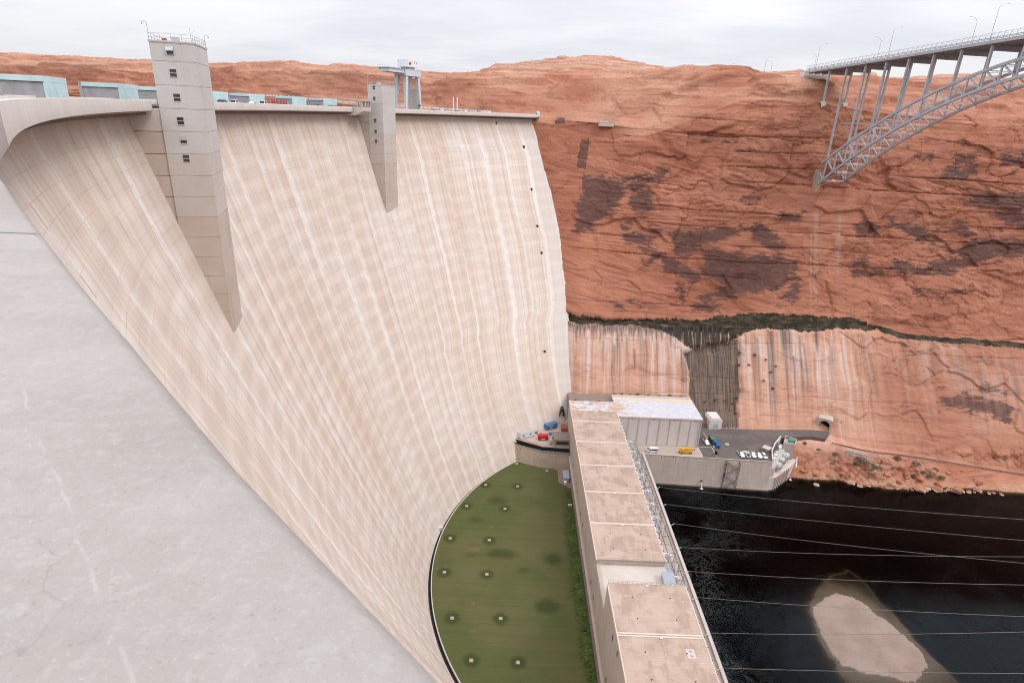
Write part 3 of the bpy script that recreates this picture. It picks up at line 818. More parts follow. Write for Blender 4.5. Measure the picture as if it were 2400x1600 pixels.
    wet[sub] = sstep(-0.9, 1.1, poly_sd(XZ[sub] + 0.8 * wob[sub] + 0.9 * np.c_[fbm(XZ[sub] * 0.6, 3, 83), fbm(XZ[sub] * np.array([0.9, 0.35]), 3, 84)], WET))
    d -= 2.2 * wet * sstep(71, 66, z)
    for P_ in VARN:
        a = np.array(P_); lo, hi = a.min(0) - 7, a.max(0) + 7
        s = np.where((x > lo[0]) & (x < hi[0]) & (z > lo[1]) & (z < hi[1]))[0]
        varn[s] = np.maximum(varn[s], sstep(-5.0, 4.0, poly_sd(XZw[s], P_)))
    for P_ in MESHED:
        a = np.array(P_); lo, hi = a.min(0) - 3, a.max(0) + 3
        s = np.where((x > lo[0]) & (x < hi[0]) & (z > lo[1]) & (z < hi[1]))[0]
        varn[s] = np.maximum(varn[s], 0.75 * sstep(-0.6, 0.5, poly_sd(XZ[s] + 0.25 * wob[s], P_)))
    gen = sstep(0.12, 0.5, fbm(np.c_[x * 0.03, z * 0.09], 5, 91)) * sstep(seepz + 8, seepz + 25, z) * sstep(60, 110, x) * sstep(185, 150, z)
    varn = np.maximum(varn, 0.62 * gen)
    varn = np.maximum(varn, 0.5 * sstep(0.1, 0.45, fbm(np.c_[x * 0.04, z * 0.1], 4, 93)) * sstep(205, 235, x) * sstep(seepz - 4, seepz - 14, z) * sstep(9, 16, z))
    # undercut rock below the long right-hand fracture
    zc = np.interp(x, [196, 234, 252, 277, 302, 340], [88, 92.5, 96.7, 102.4, 106.4, 112]) + 1.2 * fbm(np.c_[x * 0.1, x * 0], 3, 95)
    frac = sstep(198, 236, x) * sstep(-30, -0.5, z - zc) * (z < zc)
    d += 1.7 * frac
    # seep band
    fringe = 2.0 + 6.5 * np.clip(fbm(np.c_[x * 0.05, x * 0], 3, 101) + 0.35, 0, 1) * sstep(128, 100, x) * sstep(28, 36, x) + 3.2 * sstep(105, 125, x) * sstep(205, 188, x)
    zs = z - seepz - 0.8 * fbm(np.c_[x * 0.15, x * 0], 3, 105)
    thin = sstep(205, 225, x)
    seep = sstep(1.6 - 0.8 * thin, 0.4, zs) * sstep(-fringe - 1.5, -fringe + 1.0, zs) * (0.92 - 0.12 * thin)
    seep += 0.45 * sstep(0.5, 0, zs) * sstep(-17, -5, zs) * sstep(130, 95, x)
    seep = np.maximum(seep * sstep(206, 222, x), 0)
    seep = np.maximum(seep, wet * (0.6 + 0.35 * sstep(62, 66, z))) * sstep(22, 31, x)
    # bleached wall below the seep
    pale = sstep(0.5, -1.5, zs) * (1 - (0.5 + 0.35 * sstep(-0.2, 0.3, fbm(np.c_[x * 0.025, z * 0.03], 3, 109))) * sstep(190, 225, x)) * sstep(6, 16, z)
    shore = sstep(3.2, 0.9, z + 0.8 * fbm(np.c_[x * 0.5, z * 0.5], 2, 107)) * sstep(150, 160, x)
    cream = np.maximum(sstep(0.35, 0.85, flat) * sstep(150, 170, z), 0.9 * sstep(196, 204, z + 5 * big)) * sstep(-0.35, 0.25, fbm(np.c_[x * 0.03, y * 0.03], 3, 111))
    cream *= 0.75 * (1 - 0.75 * sstep(182, 200, x))
    footc = sstep(150, 165, x) * sstep(13.5, 9, z)
    cream = np.maximum(cream, 0.5 * footc * sstep(-0.1, 0.3, fbm(np.c_[x * 0.12, y * 0.12], 3, 113)))
    cream = np.maximum(cream, 0.55 * sstep(0.2, 0.6, up) * sstep(193, 200, z)) + 0.85 * shore
    cream = np.maximum(cream, sstep(150, 158, x) * sstep(186, 178, x) * sstep(193, 199, z) * 0.8)
    # boulders along the foot of the talus
    foot = sstep(150, 165, x) * sstep(13.5, 10, z) * (1 - sstep(0.75, 0.95, flat))
    strata_foot = foot
    fv1, fe1 = cells(np.c_[x / 4.6 + 0.3 * fbm(np.c_[x, y] * 0.2, 2, 151), y / 3.6], 6); fv2, fe2 = cells(np.c_[x / 1.9, y / 1.5], 7)
    d += foot * (1.5 * fv1 + 0.7 * fv2 - 0.9 * np.exp(-(fe1 / 0.09) ** 2))
    d += foot * (3.6 * np.abs(fbm(np.c_[x * 0.16, y * 0.16, z * 0.16], 3, 121)) + 0.5 * mid)
    path = sstep(188, 198, x) * np.exp(-((t[None, :].repeat(len(xs), 0).ravel() - 18.5) / 0.7) ** 4)
    d *= 1 - 0.92 * path
    d *= 1 - 0.75 * sstep(150, 160, x) * sstep(184, 178, x) * sstep(198, 203, z)
    # settle the rock behind the deck and the crest road
    d = np.where((x > 55) & (x < 178) & (z < 22), d * 0.4, d)
    strata = np.clip(0.5 + 0.9 * lam + 0.5 * lamf + 0.6 * notch + 0.5 * strata_foot * fbm(np.c_[x * 0.3, y * 0.3], 3, 131), 0, 1)
    V = np.stack([x, y + nY.ravel() * d, z + nZ.ravel() * d], -1).reshape(len(xs), len(t), 3)
    # single water streaks: (x, half width, top, bottom, strength)
    r_ = np.random.default_rng(77)
    ds_ = [(61.5, 0.55, 63, 40, 1.0), (62.6, 0.35, 63, 52, 0.8), (150.8, 1.7, 64, 17, 0.9), (148.5, 0.8, 60, 17, 0.7), (158.5, 2.4, 66, 48, 0.95), (161.5, 1.2, 66, 44, 0.8), (177.5, 1.1, 66, 52, 1.0), (204.5, 1.2, 64, 12, 0.55), (142.5, 1.0, 60, 20, 0.55), (100.8, 0.8, 52, 28, 0.8), (98.6, 0.6, 53, 30, 0.7), (233, 3.0, 62, 40, 0.35), (258, 4.0, 58, 30, 0.4)]
    ds_ += [(r_.uniform(32, 205), r_.uniform(0.25, 0.9), r_.uniform(50, 66), r_.uniform(16, 46), r_.uniform(0.25, 0.75)) for _ in range(48)]
    ds_ += [(xx, r_.uniform(0.3, 0.9), 64, 61.5 - abs(r_.normal(0, 3.4)), 1.0) for xx in np.arange(32, 100, 0.75)]
    ws_ = [(r_.uniform(31, 212), r_.uniform(0.3, 1.5), r_.uniform(54, 66), r_.uniform(20, 52), r_.uniform(0.35, 0.95)) for _ in range(90)]
    ws_ += [(r_.uniform(32, 110), r_.uniform(0.5, 1.8), 63, r_.uniform(44, 58), r_.uniform(0.6, 1.0)) for _ in range(34)] + [(r_.uniform(225, 300), r_.uniform(0.5, 2.2), r_.uniform(48, 62), r_.uniform(18, 42), r_.uniform(0.4, 0.8)) for _ in range(30)]
    ds_ += [(r_.uniform(206, 300), r_.uniform(0.4, 2.0), r_.uniform(44, 62), r_.uniform(14, 40), r_.uniform(0.3, 0.7)) for _ in range(30)]
    dark3 = np.zeros(len(x)); white3 = np.zeros(len(x))
    lowi = np.where((x > 28) & (x < 305) & (z < 70) & (z > 8))[0]
    xl_, zl_ = x[lowi] + 0.5 * fbm(np.c_[x[lowi] * 0.2, z[lowi] * 0.12], 2, 141), z[lowi]
    for arr, lst in ((dark3, ds_), (white3, ws_)):
        acc = np.zeros(len(lowi))
        for sx_, w_, t_, b_, k_ in lst:
            g_ = np.where(np.abs(xl_ - sx_) < 3 * w_ + 1)[0]
            taper = np.clip((zl_[g_] - b_) / max(2.0, (t_ - b_) * 0.6), 0, 1)
            acc[g_] = np.maximum(acc[g_], k_ * np.exp(-((xl_[g_] - sx_) / (w_ * (0.45 + 0.55 * taper))) ** 2) * np.sqrt(taper) * sstep(t_ + 1.5, t_, zl_[g_]))
        arr[lowi] = acc
    for sx_, w_, t_, b_ in ((177.5, 1.1, 130, 76), (192.0, 1.3, 130, 92), (175.0, 0.5, 118, 74), (190.5, 0.6, 120, 100)):
        white3 = np.maximum(white3, 0.9 * np.exp(-((x + 0.12 * (z - t_) * 0.3 - sx_) / w_) ** 2) * sstep(t_ + 2, t_ - 3, z) * sstep(b_ - 4, b_ + 12, z))
    moss = np.clip(sstep(-3.4, -1.6, zs) + sstep(118, 128, x) * sstep(0.0, 0.3, fbm(np.c_[x * 0.06, z * 0.5], 3, 143)), 0, 1)
    m3 = np.stack([dark3, white3, moss, np.ones(len(x))], -1)
    m1 = np.stack([varn, pale, np.clip(seep, 0, 1), np.ones(len(x))], -1)
    m2 = np.stack([np.clip(cream, 0, 1), strata, alc, np.ones(len(x))], -1)
    o = grid_mesh('canyon_wall', V, CLIFF, colors={'mask': m1, 'mask2': m2, 'mask3': m3}, smooth=False)
    tag(o, 'orange red sandstone canyon wall with dark varnish and a wet seep line', kind='structure')
    return xs, V


WX, WV = canyon_wall()


def wall_point(x, z):
    """point on the finished rock surface near (x, z)"""
    i = int(np.argmin(np.abs(WX - x)))
    col = WV[i]
    s = np.where(col[:, 2] < 225)[0]
    j = s[np.argmin(np.abs(col[s, 2] - z) + 0.02 * np.abs(col[s, 1] - wall_y(x, z)))]
    return Vector(col[j])


RIDGE = [(-1300, 226), (-723, 227), (-687, 227), (-647, 224.5), (-627, 221.5), (-589, 218), (-520, 218.5), (-434, 217.5), (-393, 219), (-368, 225.5), (-344, 229), (-320, 231), (-309, 229), (-289, 221.5), (-277, 223.6),
         (-268, 223.4), (-250, 222), (-220, 219.3), (-149, 222), (-101, 222.8), (-72, 223), (-54, 229.5), (-37, 236.6), (-25, 238.7), (-13, 236.5), (16, 243), (51, 248), (86, 248.3), (115, 250.5), (163, 247.5),
         (199, 243), (234, 243.3), (282, 240.8), (318, 238), (380, 236), (448, 239.7), (460, 238), (483, 242), (501, 240), (536, 242), (600, 246), (617, 248.4), (694, 247), (1300, 247)]


def mesas():
    xs = np.arange(-1150, 1100, 3.0)
    ys = np.concatenate([np.arange(530, 960, 3.2), np.arange(960, 1400, 20.0)])
    X, Y = np.meshgrid(xs, ys, indexing='ij')
    x, y = X.ravel(), Y.ravel()
    ang = x / y * 900                                   # ridge seen along the canyon axis
    r = np.interp(ang, *np.array(RIDGE).T)
    r = r + 1.6 * fbm(np.c_[x * 0.06, y * 0.0], 3, 203)
    base = 198 + 4 * fbm(np.c_[x * 0.01, y * 0.01], 4, 201)
    ys0 = np.interp(x, [-640, -330, -100, 60], [800, 700, 600, 560])
    g = sstep(ys0, 890, y + 60 * fbm(np.c_[x * 0.012, y * 0.012], 3, 205))
    h = base + (r - base) * g
    st = np.floor(h / 4.5) * 4.5 + 4.5 * sstep(0.55, 0.95, h / 4.5 - np.floor(h / 4.5))
    cvm, cem = cells(np.c_[(x + 20 * fbm(np.c_[x, y] * 0.02, 3, 208)) / 55, (y + 20 * fbm(np.c_[x, y] * 0.02, 3, 209)) / 30], 5)
    h = 0.2 * h + 0.8 * st + 2.2 * cvm * (1 - sstep(800, 890, y)) + 2.6 * fbm(np.c_[x * 0.06, y * 0.06], 4, 207) * (1 - 0.7 * sstep(820, 900, y))
    h = h - 45 * sstep(ys0 - 10, ys0 - 60, y)
    h = np.where(y > 905, r - (y - 905) * 0.06, h)
    V = np.stack([x, y, h], -1).reshape(len(xs), len(ys), 3)
    o = grid_mesh('mesa', V, MESA, smooth=True, flip=False)
    tag(o, 'pale red desert mesa and slickrock domes along the skyline', kind='structure')


mesas()

# ground sheet to the horizon, west bank and reservoir behind the dam
o = MB().box(-9000, 9000, 1380, 12000, 150, 219).build('desert_plain', MESA)
tag(o, 'far desert plain behind the mesas', kind='structure')


def west_bank():
    xs = np.arange(-90, 520, 5.0)
    P = profile(np.maximum(xs, 40))
    Y = 377.0 - P[:, :, 0]; Z = P[:, :, 1].copy()
    Y[:, 0] = -420; Z[:, :6] = np.minimum(Z[:, :6], 174.8)
    Y = np.minimum(Y, 112)
    X = np.repeat(xs[:, None], 22, 1)
    V = np.stack([X, Y + 1.5 * fbm(np.c_[X.ravel() * 0.05, Z.ravel() * 0.05], 3, 301).reshape(X.shape) * (Z < 165), Z], -1)
    z0 = np.zeros((X.size, 4)); z0[:, 3] = 1
    m2 = z0.copy(); m2[:, 1] = 0.5
    o = grid_mesh('west_bank', V, CLIFF, colors={'mask': z0, 'mask2': m2, 'mask3': z0}, flip=True)
    tag(o, 'red sandstone west bank below the visitor side', kind='structure')


west_bank()
o = MB().box(-2500, -95, -1500, 900, 60, 131).build('reservoir_water', WATER)
tag(o, 'reservoir water behind the dam', kind='structure')

# ------------------------------------------------------------------ river, gravel bar
o = MB().box(40, 900, 60, 300, -14, 0).build('river_water', WATER)
tag(o, 'dark still river water below the power plant', kind='structure')
o = MB().box(30, 950, 40, 310, -16, -11).build('river_bed', BED)
tag(o, 'gravel bed of the river', kind='structure')
ISLE = [(123.4, 181.2), (130.6, 186.0), (136.6, 188.7), (142.2, 187.0), (146.1, 182.3), (146.0, 179.0), (149.2, 175.7), (150.3, 171.9), (151.9, 167.3), (153.6, 164.8), (153.5, 160.4), (152.5, 155.6), (147.9, 152.5),
        (143.3, 148.3), (138.2, 149.8), (133.5, 151.3), (125.6, 152.6), (120.8, 154.1), (120.1, 158.9), (120.7, 167.8), (121.3, 176.0)]
SHELF = [(123.9, 184.2), (130.3, 191.5), (141.4, 199.5), (149.1, 202.5), (151.9, 198.4), (151.8, 189.5), (154.1, 181.3), (155.3, 169.4), (157.0, 161.8), (158.4, 152.5), (158, 130), (124, 130), (119.6, 150.0), (118.6, 157.0), (119.1, 167.7), (120.5, 176.7)]


def sandbar():
    xs = np.arange(98, 182, 0.55); ys = np.arange(112, 222, 0.55)
    X, Y = np.meshgrid(xs, ys, indexing='ij')
    P = np.c_[X.ravel(), Y.ravel()]
    w = np.c_[fbm(P * 0.25, 4, 401), fbm(P * 0.25, 4, 402)] * 1.1
    si = poly_sd(P + w, ISLE); ss = poly_sd(P + w * 1.2, SHELF)
    h = np.where(si > 0, np.minimum(0.1 + 0.07 * si, 0.5), 0)
    out = np.where(ss > 0, -0.3 - 0.3 * np.clip(-si / 8, 0, 1), -0.6 + 0.42 * ss)
    out = np.where(ss > 0, np.minimum(out, -0.06 + 0.09 * si), out)
    h = np.where(si > 0, h, out)
    h = np.where(ss < -9, -0.6 - 0.42 * 9 + (ss + 9) * 0.9, h)
    h = np.maximum(h, -10.9) + 0.07 * fbm(P * 0.9, 4, 404) * (h > -1)
    V = np.c_[P, h].reshape(len(xs), len(ys), 3)
    o = grid_mesh('gravel_bar', V, BED, smooth=True)
    tag(o, 'pale gravel bar rising from the dark river', 'gravel bar')


sandbar()

# ------------------------------------------------------------------ lawn at the toe of the dam
LX, LY, LR, LZ = 73.4, 188.6, 101.9, 8.6
PADS = [(-9.0, 241.1), (6.4, 240.9), (-16.8, 224.1), (0.7, 223.2), (-21.9, 201.9), (-5.4, 201.7), (-22.0, 182.2), (-5.4, 182.0), (-16.6, 160.0), (0.6, 160.7), (-8.5, 143.0), (6.8, 142.9), (5.9, 260.6), (21.2, 255.2)]


def lawn():
    ys = np.arange(96, 263.2, 0.6); us = np.linspace(0, 1, 110)
    xl = LX - np.sqrt(100.3 ** 2 - (ys - LY) ** 2)
    xr = np.interp(ys, [241, 245.7, 256, 257, 257.9, 260, 263.1], [32.0, 26.5, 26.6, 26.1, 17.8, 12.9, 4.6])
    xr = np.maximum(xr, xl + 0.02)
    X = xl[:, None] + (xr - xl)[:, None] * us[None, :]
    Y = np.repeat(ys[:, None], len(us), 1)
    P = np.c_[X.ravel(), Y.ravel()]
    dark = np.zeros(len(P)); brown = np.zeros(len(P))
    for x, y in PADS[:12]:
        dark = np.maximum(dark, np.exp(-(np.hypot(P[:, 0] - x, P[:, 1] - y) / 3.2) ** 2) * 1.1)
    for x, y, a, b, s in [(-3, 229, 6, 4.5, 0.8), (-12, 215, 5, 3.5, 0.7), (0, 194, 9, 4, 0.9), (-12, 192, 7, 2.5, 0.55), (21, 192, 5, 5, 0.9), (17.5, 167, 6, 4.5, 0.95), (9, 185, 4, 3, 0.6), (15, 228, 9, 6, 0.45),
                          (5, 262, 12, 3, 0.6), (28.5, 200, 3.0, 60, 0.6), (29.5, 150, 3.0, 40, 0.5), (-24, 190, 2.5, 50, 0.35), (-1, 134, 6, 3, 0.6), (10, 212, 7, 4, 0.35)]:
        dark = np.maximum(dark, s * np.exp(-((P[:, 0] - x) / a) ** 2 - ((P[:, 1] - y) / b) ** 2))
    for x, y, a, b, s in [(-11, 196, 4, 1.8, 0.9), (-5, 210, 2.2, 2, 0.7), (-9.5, 155, 2.4, 2, 0.8), (-9.5, 167, 2.0, 2, 0.7), (-22, 170, 1.5, 3, 0.6), (7, 154, 5, 3, 0.5), (2, 148, 4, 3, 0.5), (-2, 141, 5, 3, 0.5), (20, 178, 5, 7, 0.35)]:
        brown = np.maximum(brown, s * np.exp(-((P[:, 0] - x) / a) ** 2 - ((P[:, 1] - y) / b) ** 2))
    col = np.stack([np.clip(dark, 0, 1), brown, dark * 0, dark * 0 + 1], -1)
    V = np.c_[P, LZ + 0.05 * fbm(P * 0.2, 3, 501)].reshape(len(ys), len(us), 3)
    tag(grid_mesh('lawn', V, LAWN, colors={'mask': col}, smooth=True, flip=True), 'green lawn with darker patches at the toe of the dam', kind='structure')
    th = np.radians(np.linspace(-65, 48, 160))
    def ring(name, r0, r1, z0, z1, mat, label):
        prof = [(r0, z0), (r0, z1), (r1, z1), (r1, z0)]
        V = np.array([[(LX - r * math.cos(a), LY + r * math.sin(a), z) for r, z in prof] for a in th])
        tag(grid_mesh(name, V, mat, smooth=False), label, kind='structure')
    ring('lawn_kerb', 100.25, 100.6, 8.0, 8.82, C_WHITE, 'thin concrete kerb along the curved lawn edge')
    ring('drain_channel', 100.6, 104.0, 7.6, 7.9, DARK, 'dark drain channel between lawn and dam')


lawn()
o = MB().box(-60, 60, 60, 300, -12, 7.6).build('foundation_ground', C_YARD)
tag(o, 'ground under the lawn and plant', kind='structure')
PADM = plain('pad_block', (0.4, 0.29, 0.23), 0.9, var=0.1)
padm = None
for i, (x, y) in enumerate(PADS):
    e = empty('drain_box', (x, y, LZ), 0, None, 'drain box', 'drain boxes in the lawn')
    if i < 12:
        side = 'dam side' if i % 2 == 0 else 'middle'
        row = ['farthest', 'second', 'third', 'fourth', 'fifth', 'nearest'][i // 2]
        e['label'] = 'small concrete drain box in the lawn, %s row from the stained wall, %s' % (row, side)
        if i // 2 == 0: e['label'] = 'small concrete drain box in the lawn, first full row, %s' % side
    else:
        e['label'] = 'small concrete drain box in the lawn %s' % ('tucked at the far left corner' if i == 12 else 'below the stained wall at right')
    if padm is None:
        p_ = MB().box(-0.65, 0.65, -0.65, 0.65, 0, 0.18).build('rim', PADM, e); c_ = MB().box(-0.2, 0.2, -0.2, 0.2, 0.18, 0.3).build('cover', C_WHITE, e)
        padm = (p_.data, c_.data)
    else:
        link('rim', padm[0], None, e); link('cover', padm[1], None, e)

# weeds along the plant wall
def ground_cover():
    r = np.random.default_rng(5)
    n = 9000
    y = r.uniform(112, 240, n); dens = fbm(np.c_[y * 0.08, y * 0], 3, 555) + 0.35
    x = 31.6 - np.abs(r.normal(0, 1.0, n)) * (1.0 + 1.6 * np.clip(dens, 0, 1.2))
    keep = r.random(n) < np.clip(0.25 + dens, 0.05, 1)
    x, y = x[keep], y[keep]; n = len(x)
    h = r.uniform(0.08, 0.5, n) * np.clip((x - 26) / 5, 0.3, 1); s = r.uniform(0.12, 0.34, n); a = r.uniform(0, 6.28, n); tl = r.uniform(-0.5, 0.5, n)
    q = []
    for dx, dy in ((-1, -1), (1, -1), (1, 1), (-1, 1)):
        q.append(np.stack([x + s * (dx * np.cos(a) - dy * np.sin(a)), y + s * (dx * np.sin(a) + dy * np.cos(a)), LZ + h + s * dx * tl], -1))
    v = np.stack(q, 1).reshape(-1, 3)
    me = bpy.data.meshes.new('ground_cover')
    me.from_pydata(v.tolist(), [], np.arange(len(v)).reshape(-1, 4).tolist())
    m, N = new_mat('weed_leaf')
    nn = N.noise(posco(N), 0.35, 4, 0.6)
    finish(N, N.mix(N.mapr(nn, 0.35, 0.65), (0.05, 0.085, 0.018), (0.095, 0.135, 0.03)), 0.8, spec=0.2)
    tag(link('ground_cover', me, m), 'leafy green weeds growing along the foot of the plant wall', kind='stuff')


ground_cover()

# ------------------------------------------------------------------ the dam
CX, CY, CR = 183.2, 188.5, 261.4          # centre and radius of the crest's outer edge
PT, RZ, FB = 176.15, 175.05, 174.29        # parapet top, roadway, fascia bottom


def crest_r(deg):
    return CR + float(np.interp(deg, [-46.0, -45.6, -44.7, -42, -38], [1.22, 1.22, 1.05, 0.6, 0.0]))


def arc(deg, r, z):
    a = math.radians(deg)
    return (CX - r * math.cos(a), CY + r * math.sin(a), z)


def face(z):
    """apex x and radius of the downstream face at height z"""
    t = np.clip((171.8 - z) / 163.2, 0, 1.12)
    return -82.5 + 54 * (0.76 * t + 0.24 * t * t), 266 - 164.1 * t


def dam_point(u, z):
    xa, r = face(z)
    p = profile(np.array([40.0]))[0]
    ye = np.interp(z, p[::-1, 1], p[::-1, 0]) + 5.0
    smax = min(0.985, (ye - CY) / r)
    a = math.asin(smax) * (2 * u - 1)
    return xa + r - r * math.cos(a), CY + r * math.sin(a), a


NB = 26
dam = empty('dam', (0, 0, 0), 0, 'tall curved pale concrete arch dam with vertical streaks', 'dam')


def dam_blocks():
    lift = 2.29
    zrows = []
    z = 173.3
    zrows += [173.3, 171.85]
    k = int(171.8 / lift)
    zs = [171.8]
    while k * lift > 4:
        if k * lift < 171.7:
            zs += [k * lift + 0.05, k * lift - 0.05]
        k -= 1
    zs.append(4.0)
    zr = np.array([173.3] + zs)
    isj = np.array([0, 0] + [1 if i % 1 == 0 else 0 for i in range(len(zr) - 2)])
    for b in range(NB):
        us = np.linspace(b / NB, (b + 1) / NB, 9)
        V = np.zeros((len(us), len(zr), 3)); UV = np.zeros((len(us), len(zr), 2))
        for j, z in enumerate(zr):
            zz = min(z, 171.8)
            li = int((z + 0.001) // lift)
            off = 0.022 * (((b * 7 + li * 13) * 2654435761 >> 7) % 100 / 50 - 1)
            for i, u in enumerate(us):
                x, y, a = dam_point(u, zz)
                edge = 0.04 if i in (0, 8) else 0.0
                o_ = off - edge
                V[i, j] = (x + o_ * math.cos(a), y - o_ * math.sin(a), z)
                UV[i, j] = (u * 475.0, z)
        grid_mesh('concrete_block', V, DAM, dam, smooth=True, uv=UV)


dam_blocks()


def sweep(name, prof, mat, parent, d0, d1, step=0.5, smooth=False, dr=False, close=True):
    """revolve a closed (r, z) profile about the dam's axis"""
    n = max(2, int((d1 - d0) / step) + 1)
    ds = np.linspace(d0, d1, n)
    pr = list(prof) + ([prof[0]] if close else [])
    V = np.array([[arc(d, r + (crest_r(d) - CR if dr else 0), z) for r, z in pr] for d in ds])
    return grid_mesh(name, V, mat, parent, smooth=smooth, flip=True)


def crest_piece(d0, d1):
    sweep('fascia', [(CR, FB), (CR, PT - 0.03), (CR + 0.03, PT), (CR + 0.62, PT), (CR + 0.62, RZ), (CR + 1.4, RZ), (CR + 1.4, FB + 0.02)], C_FASCIA, dam, d0, d1, dr=True)
    sweep('corbel', [(CR + 0.02, FB), (CR + 0.4, FB + 0.3), (267.5, FB + 0.3), (267.5, 173.1), (265.97, 173.1)], C_CORBEL, dam, d0, d1, dr=True)


T1A, T1B = -15.75, -13.1         # elevator towers interrupt the fascia
T2A, T2B = 18.05, 20.45
# parapet that runs under the camera, in the casting lengths its joints show
crest_cuts = [-50.5, -38, -33, -28, -24, -20, T1A]
for a, b in zip(crest_cuts[:-1], crest_cuts[1:]):
    o = sweep('parapet_length' if b < -37 else 'fascia', [(CR, FB), (CR, PT - 0.03), (CR + 0.03, PT), (CR + 0.62, PT), (CR + 0.62, RZ), (CR + 1.4, RZ), (CR + 1.4, FB + 0.02)], LEDGE if b < -37 else C_FASCIA, dam, a + 0.0012, b - 0.0012, 0.25, dr=True)
sweep('corbel', [(CR + 0.02, FB), (CR + 0.4, FB + 0.3), (267.5, FB + 0.3), (267.5, 173.1), (265.97, 173.1)], C_CORBEL, dam, -50.5, T1A - 0.02, 0.5, dr=True)
crest_piece(T1B, 15.7)
crest_piece(T2B, 49.2)
sweep('crest_slab', [(CR + 1.38, RZ - 0.004), (272.2, RZ - 0.004), (272.2, 172.0), (CR + 1.38, 173.6)], ASPH, dam, -50.5, 49.4)
sweep('upstream_face', [(272.0, 172), (273.2, 172), (273.2, 60), (272.0, 60)], DAM, dam, -50.5, 49.4, 1.0)
for a, b in [(-50, -24), (-24, 0), (0, 24), (24, 49.4)]:
    sweep('upstream_parapet', [(271.6, RZ), (272.1, RZ), (272.1, PT), (271.6, PT)], C_FASCIA, dam, a + 0.004, b - 0.004)


# gallery openings near the right abutment
def gallery(px, u, z, w=1.5, h=1.7, tall=1.0):
    x, y, a = dam_point(u, z)
    q = Matrix.Translation((x, y, z)) @ Matrix.Rotation(-a, 4, 'Z') @ Matrix.Rotation(math.radians(-18.3), 4, 'Y')
    g = MB().box(-0.4, 0.12, -w / 2 - 0.12, w / 2 + 0.12, -h / 2 - 0.12, h / 2 + 0.12).build('gallery_opening', C_FASCIA, dam)
    g.matrix_local = q
    r = MB().box(-0.2, 0.13, -w / 2, w / 2, -h / 2, h / 2).build('dark_plate', DARK, g)  # proud near-black plate stands in for the shade inside the opening


for u, z in [(0.9600, 157.5), (0.9585, 134.0), (0.9545, 114.2), (0.953, 100.0), (0.9445, 51.5)]:
    gallery(0, u, z)
gallery(0, 0.925, 170.4, 1.0, 1.4)


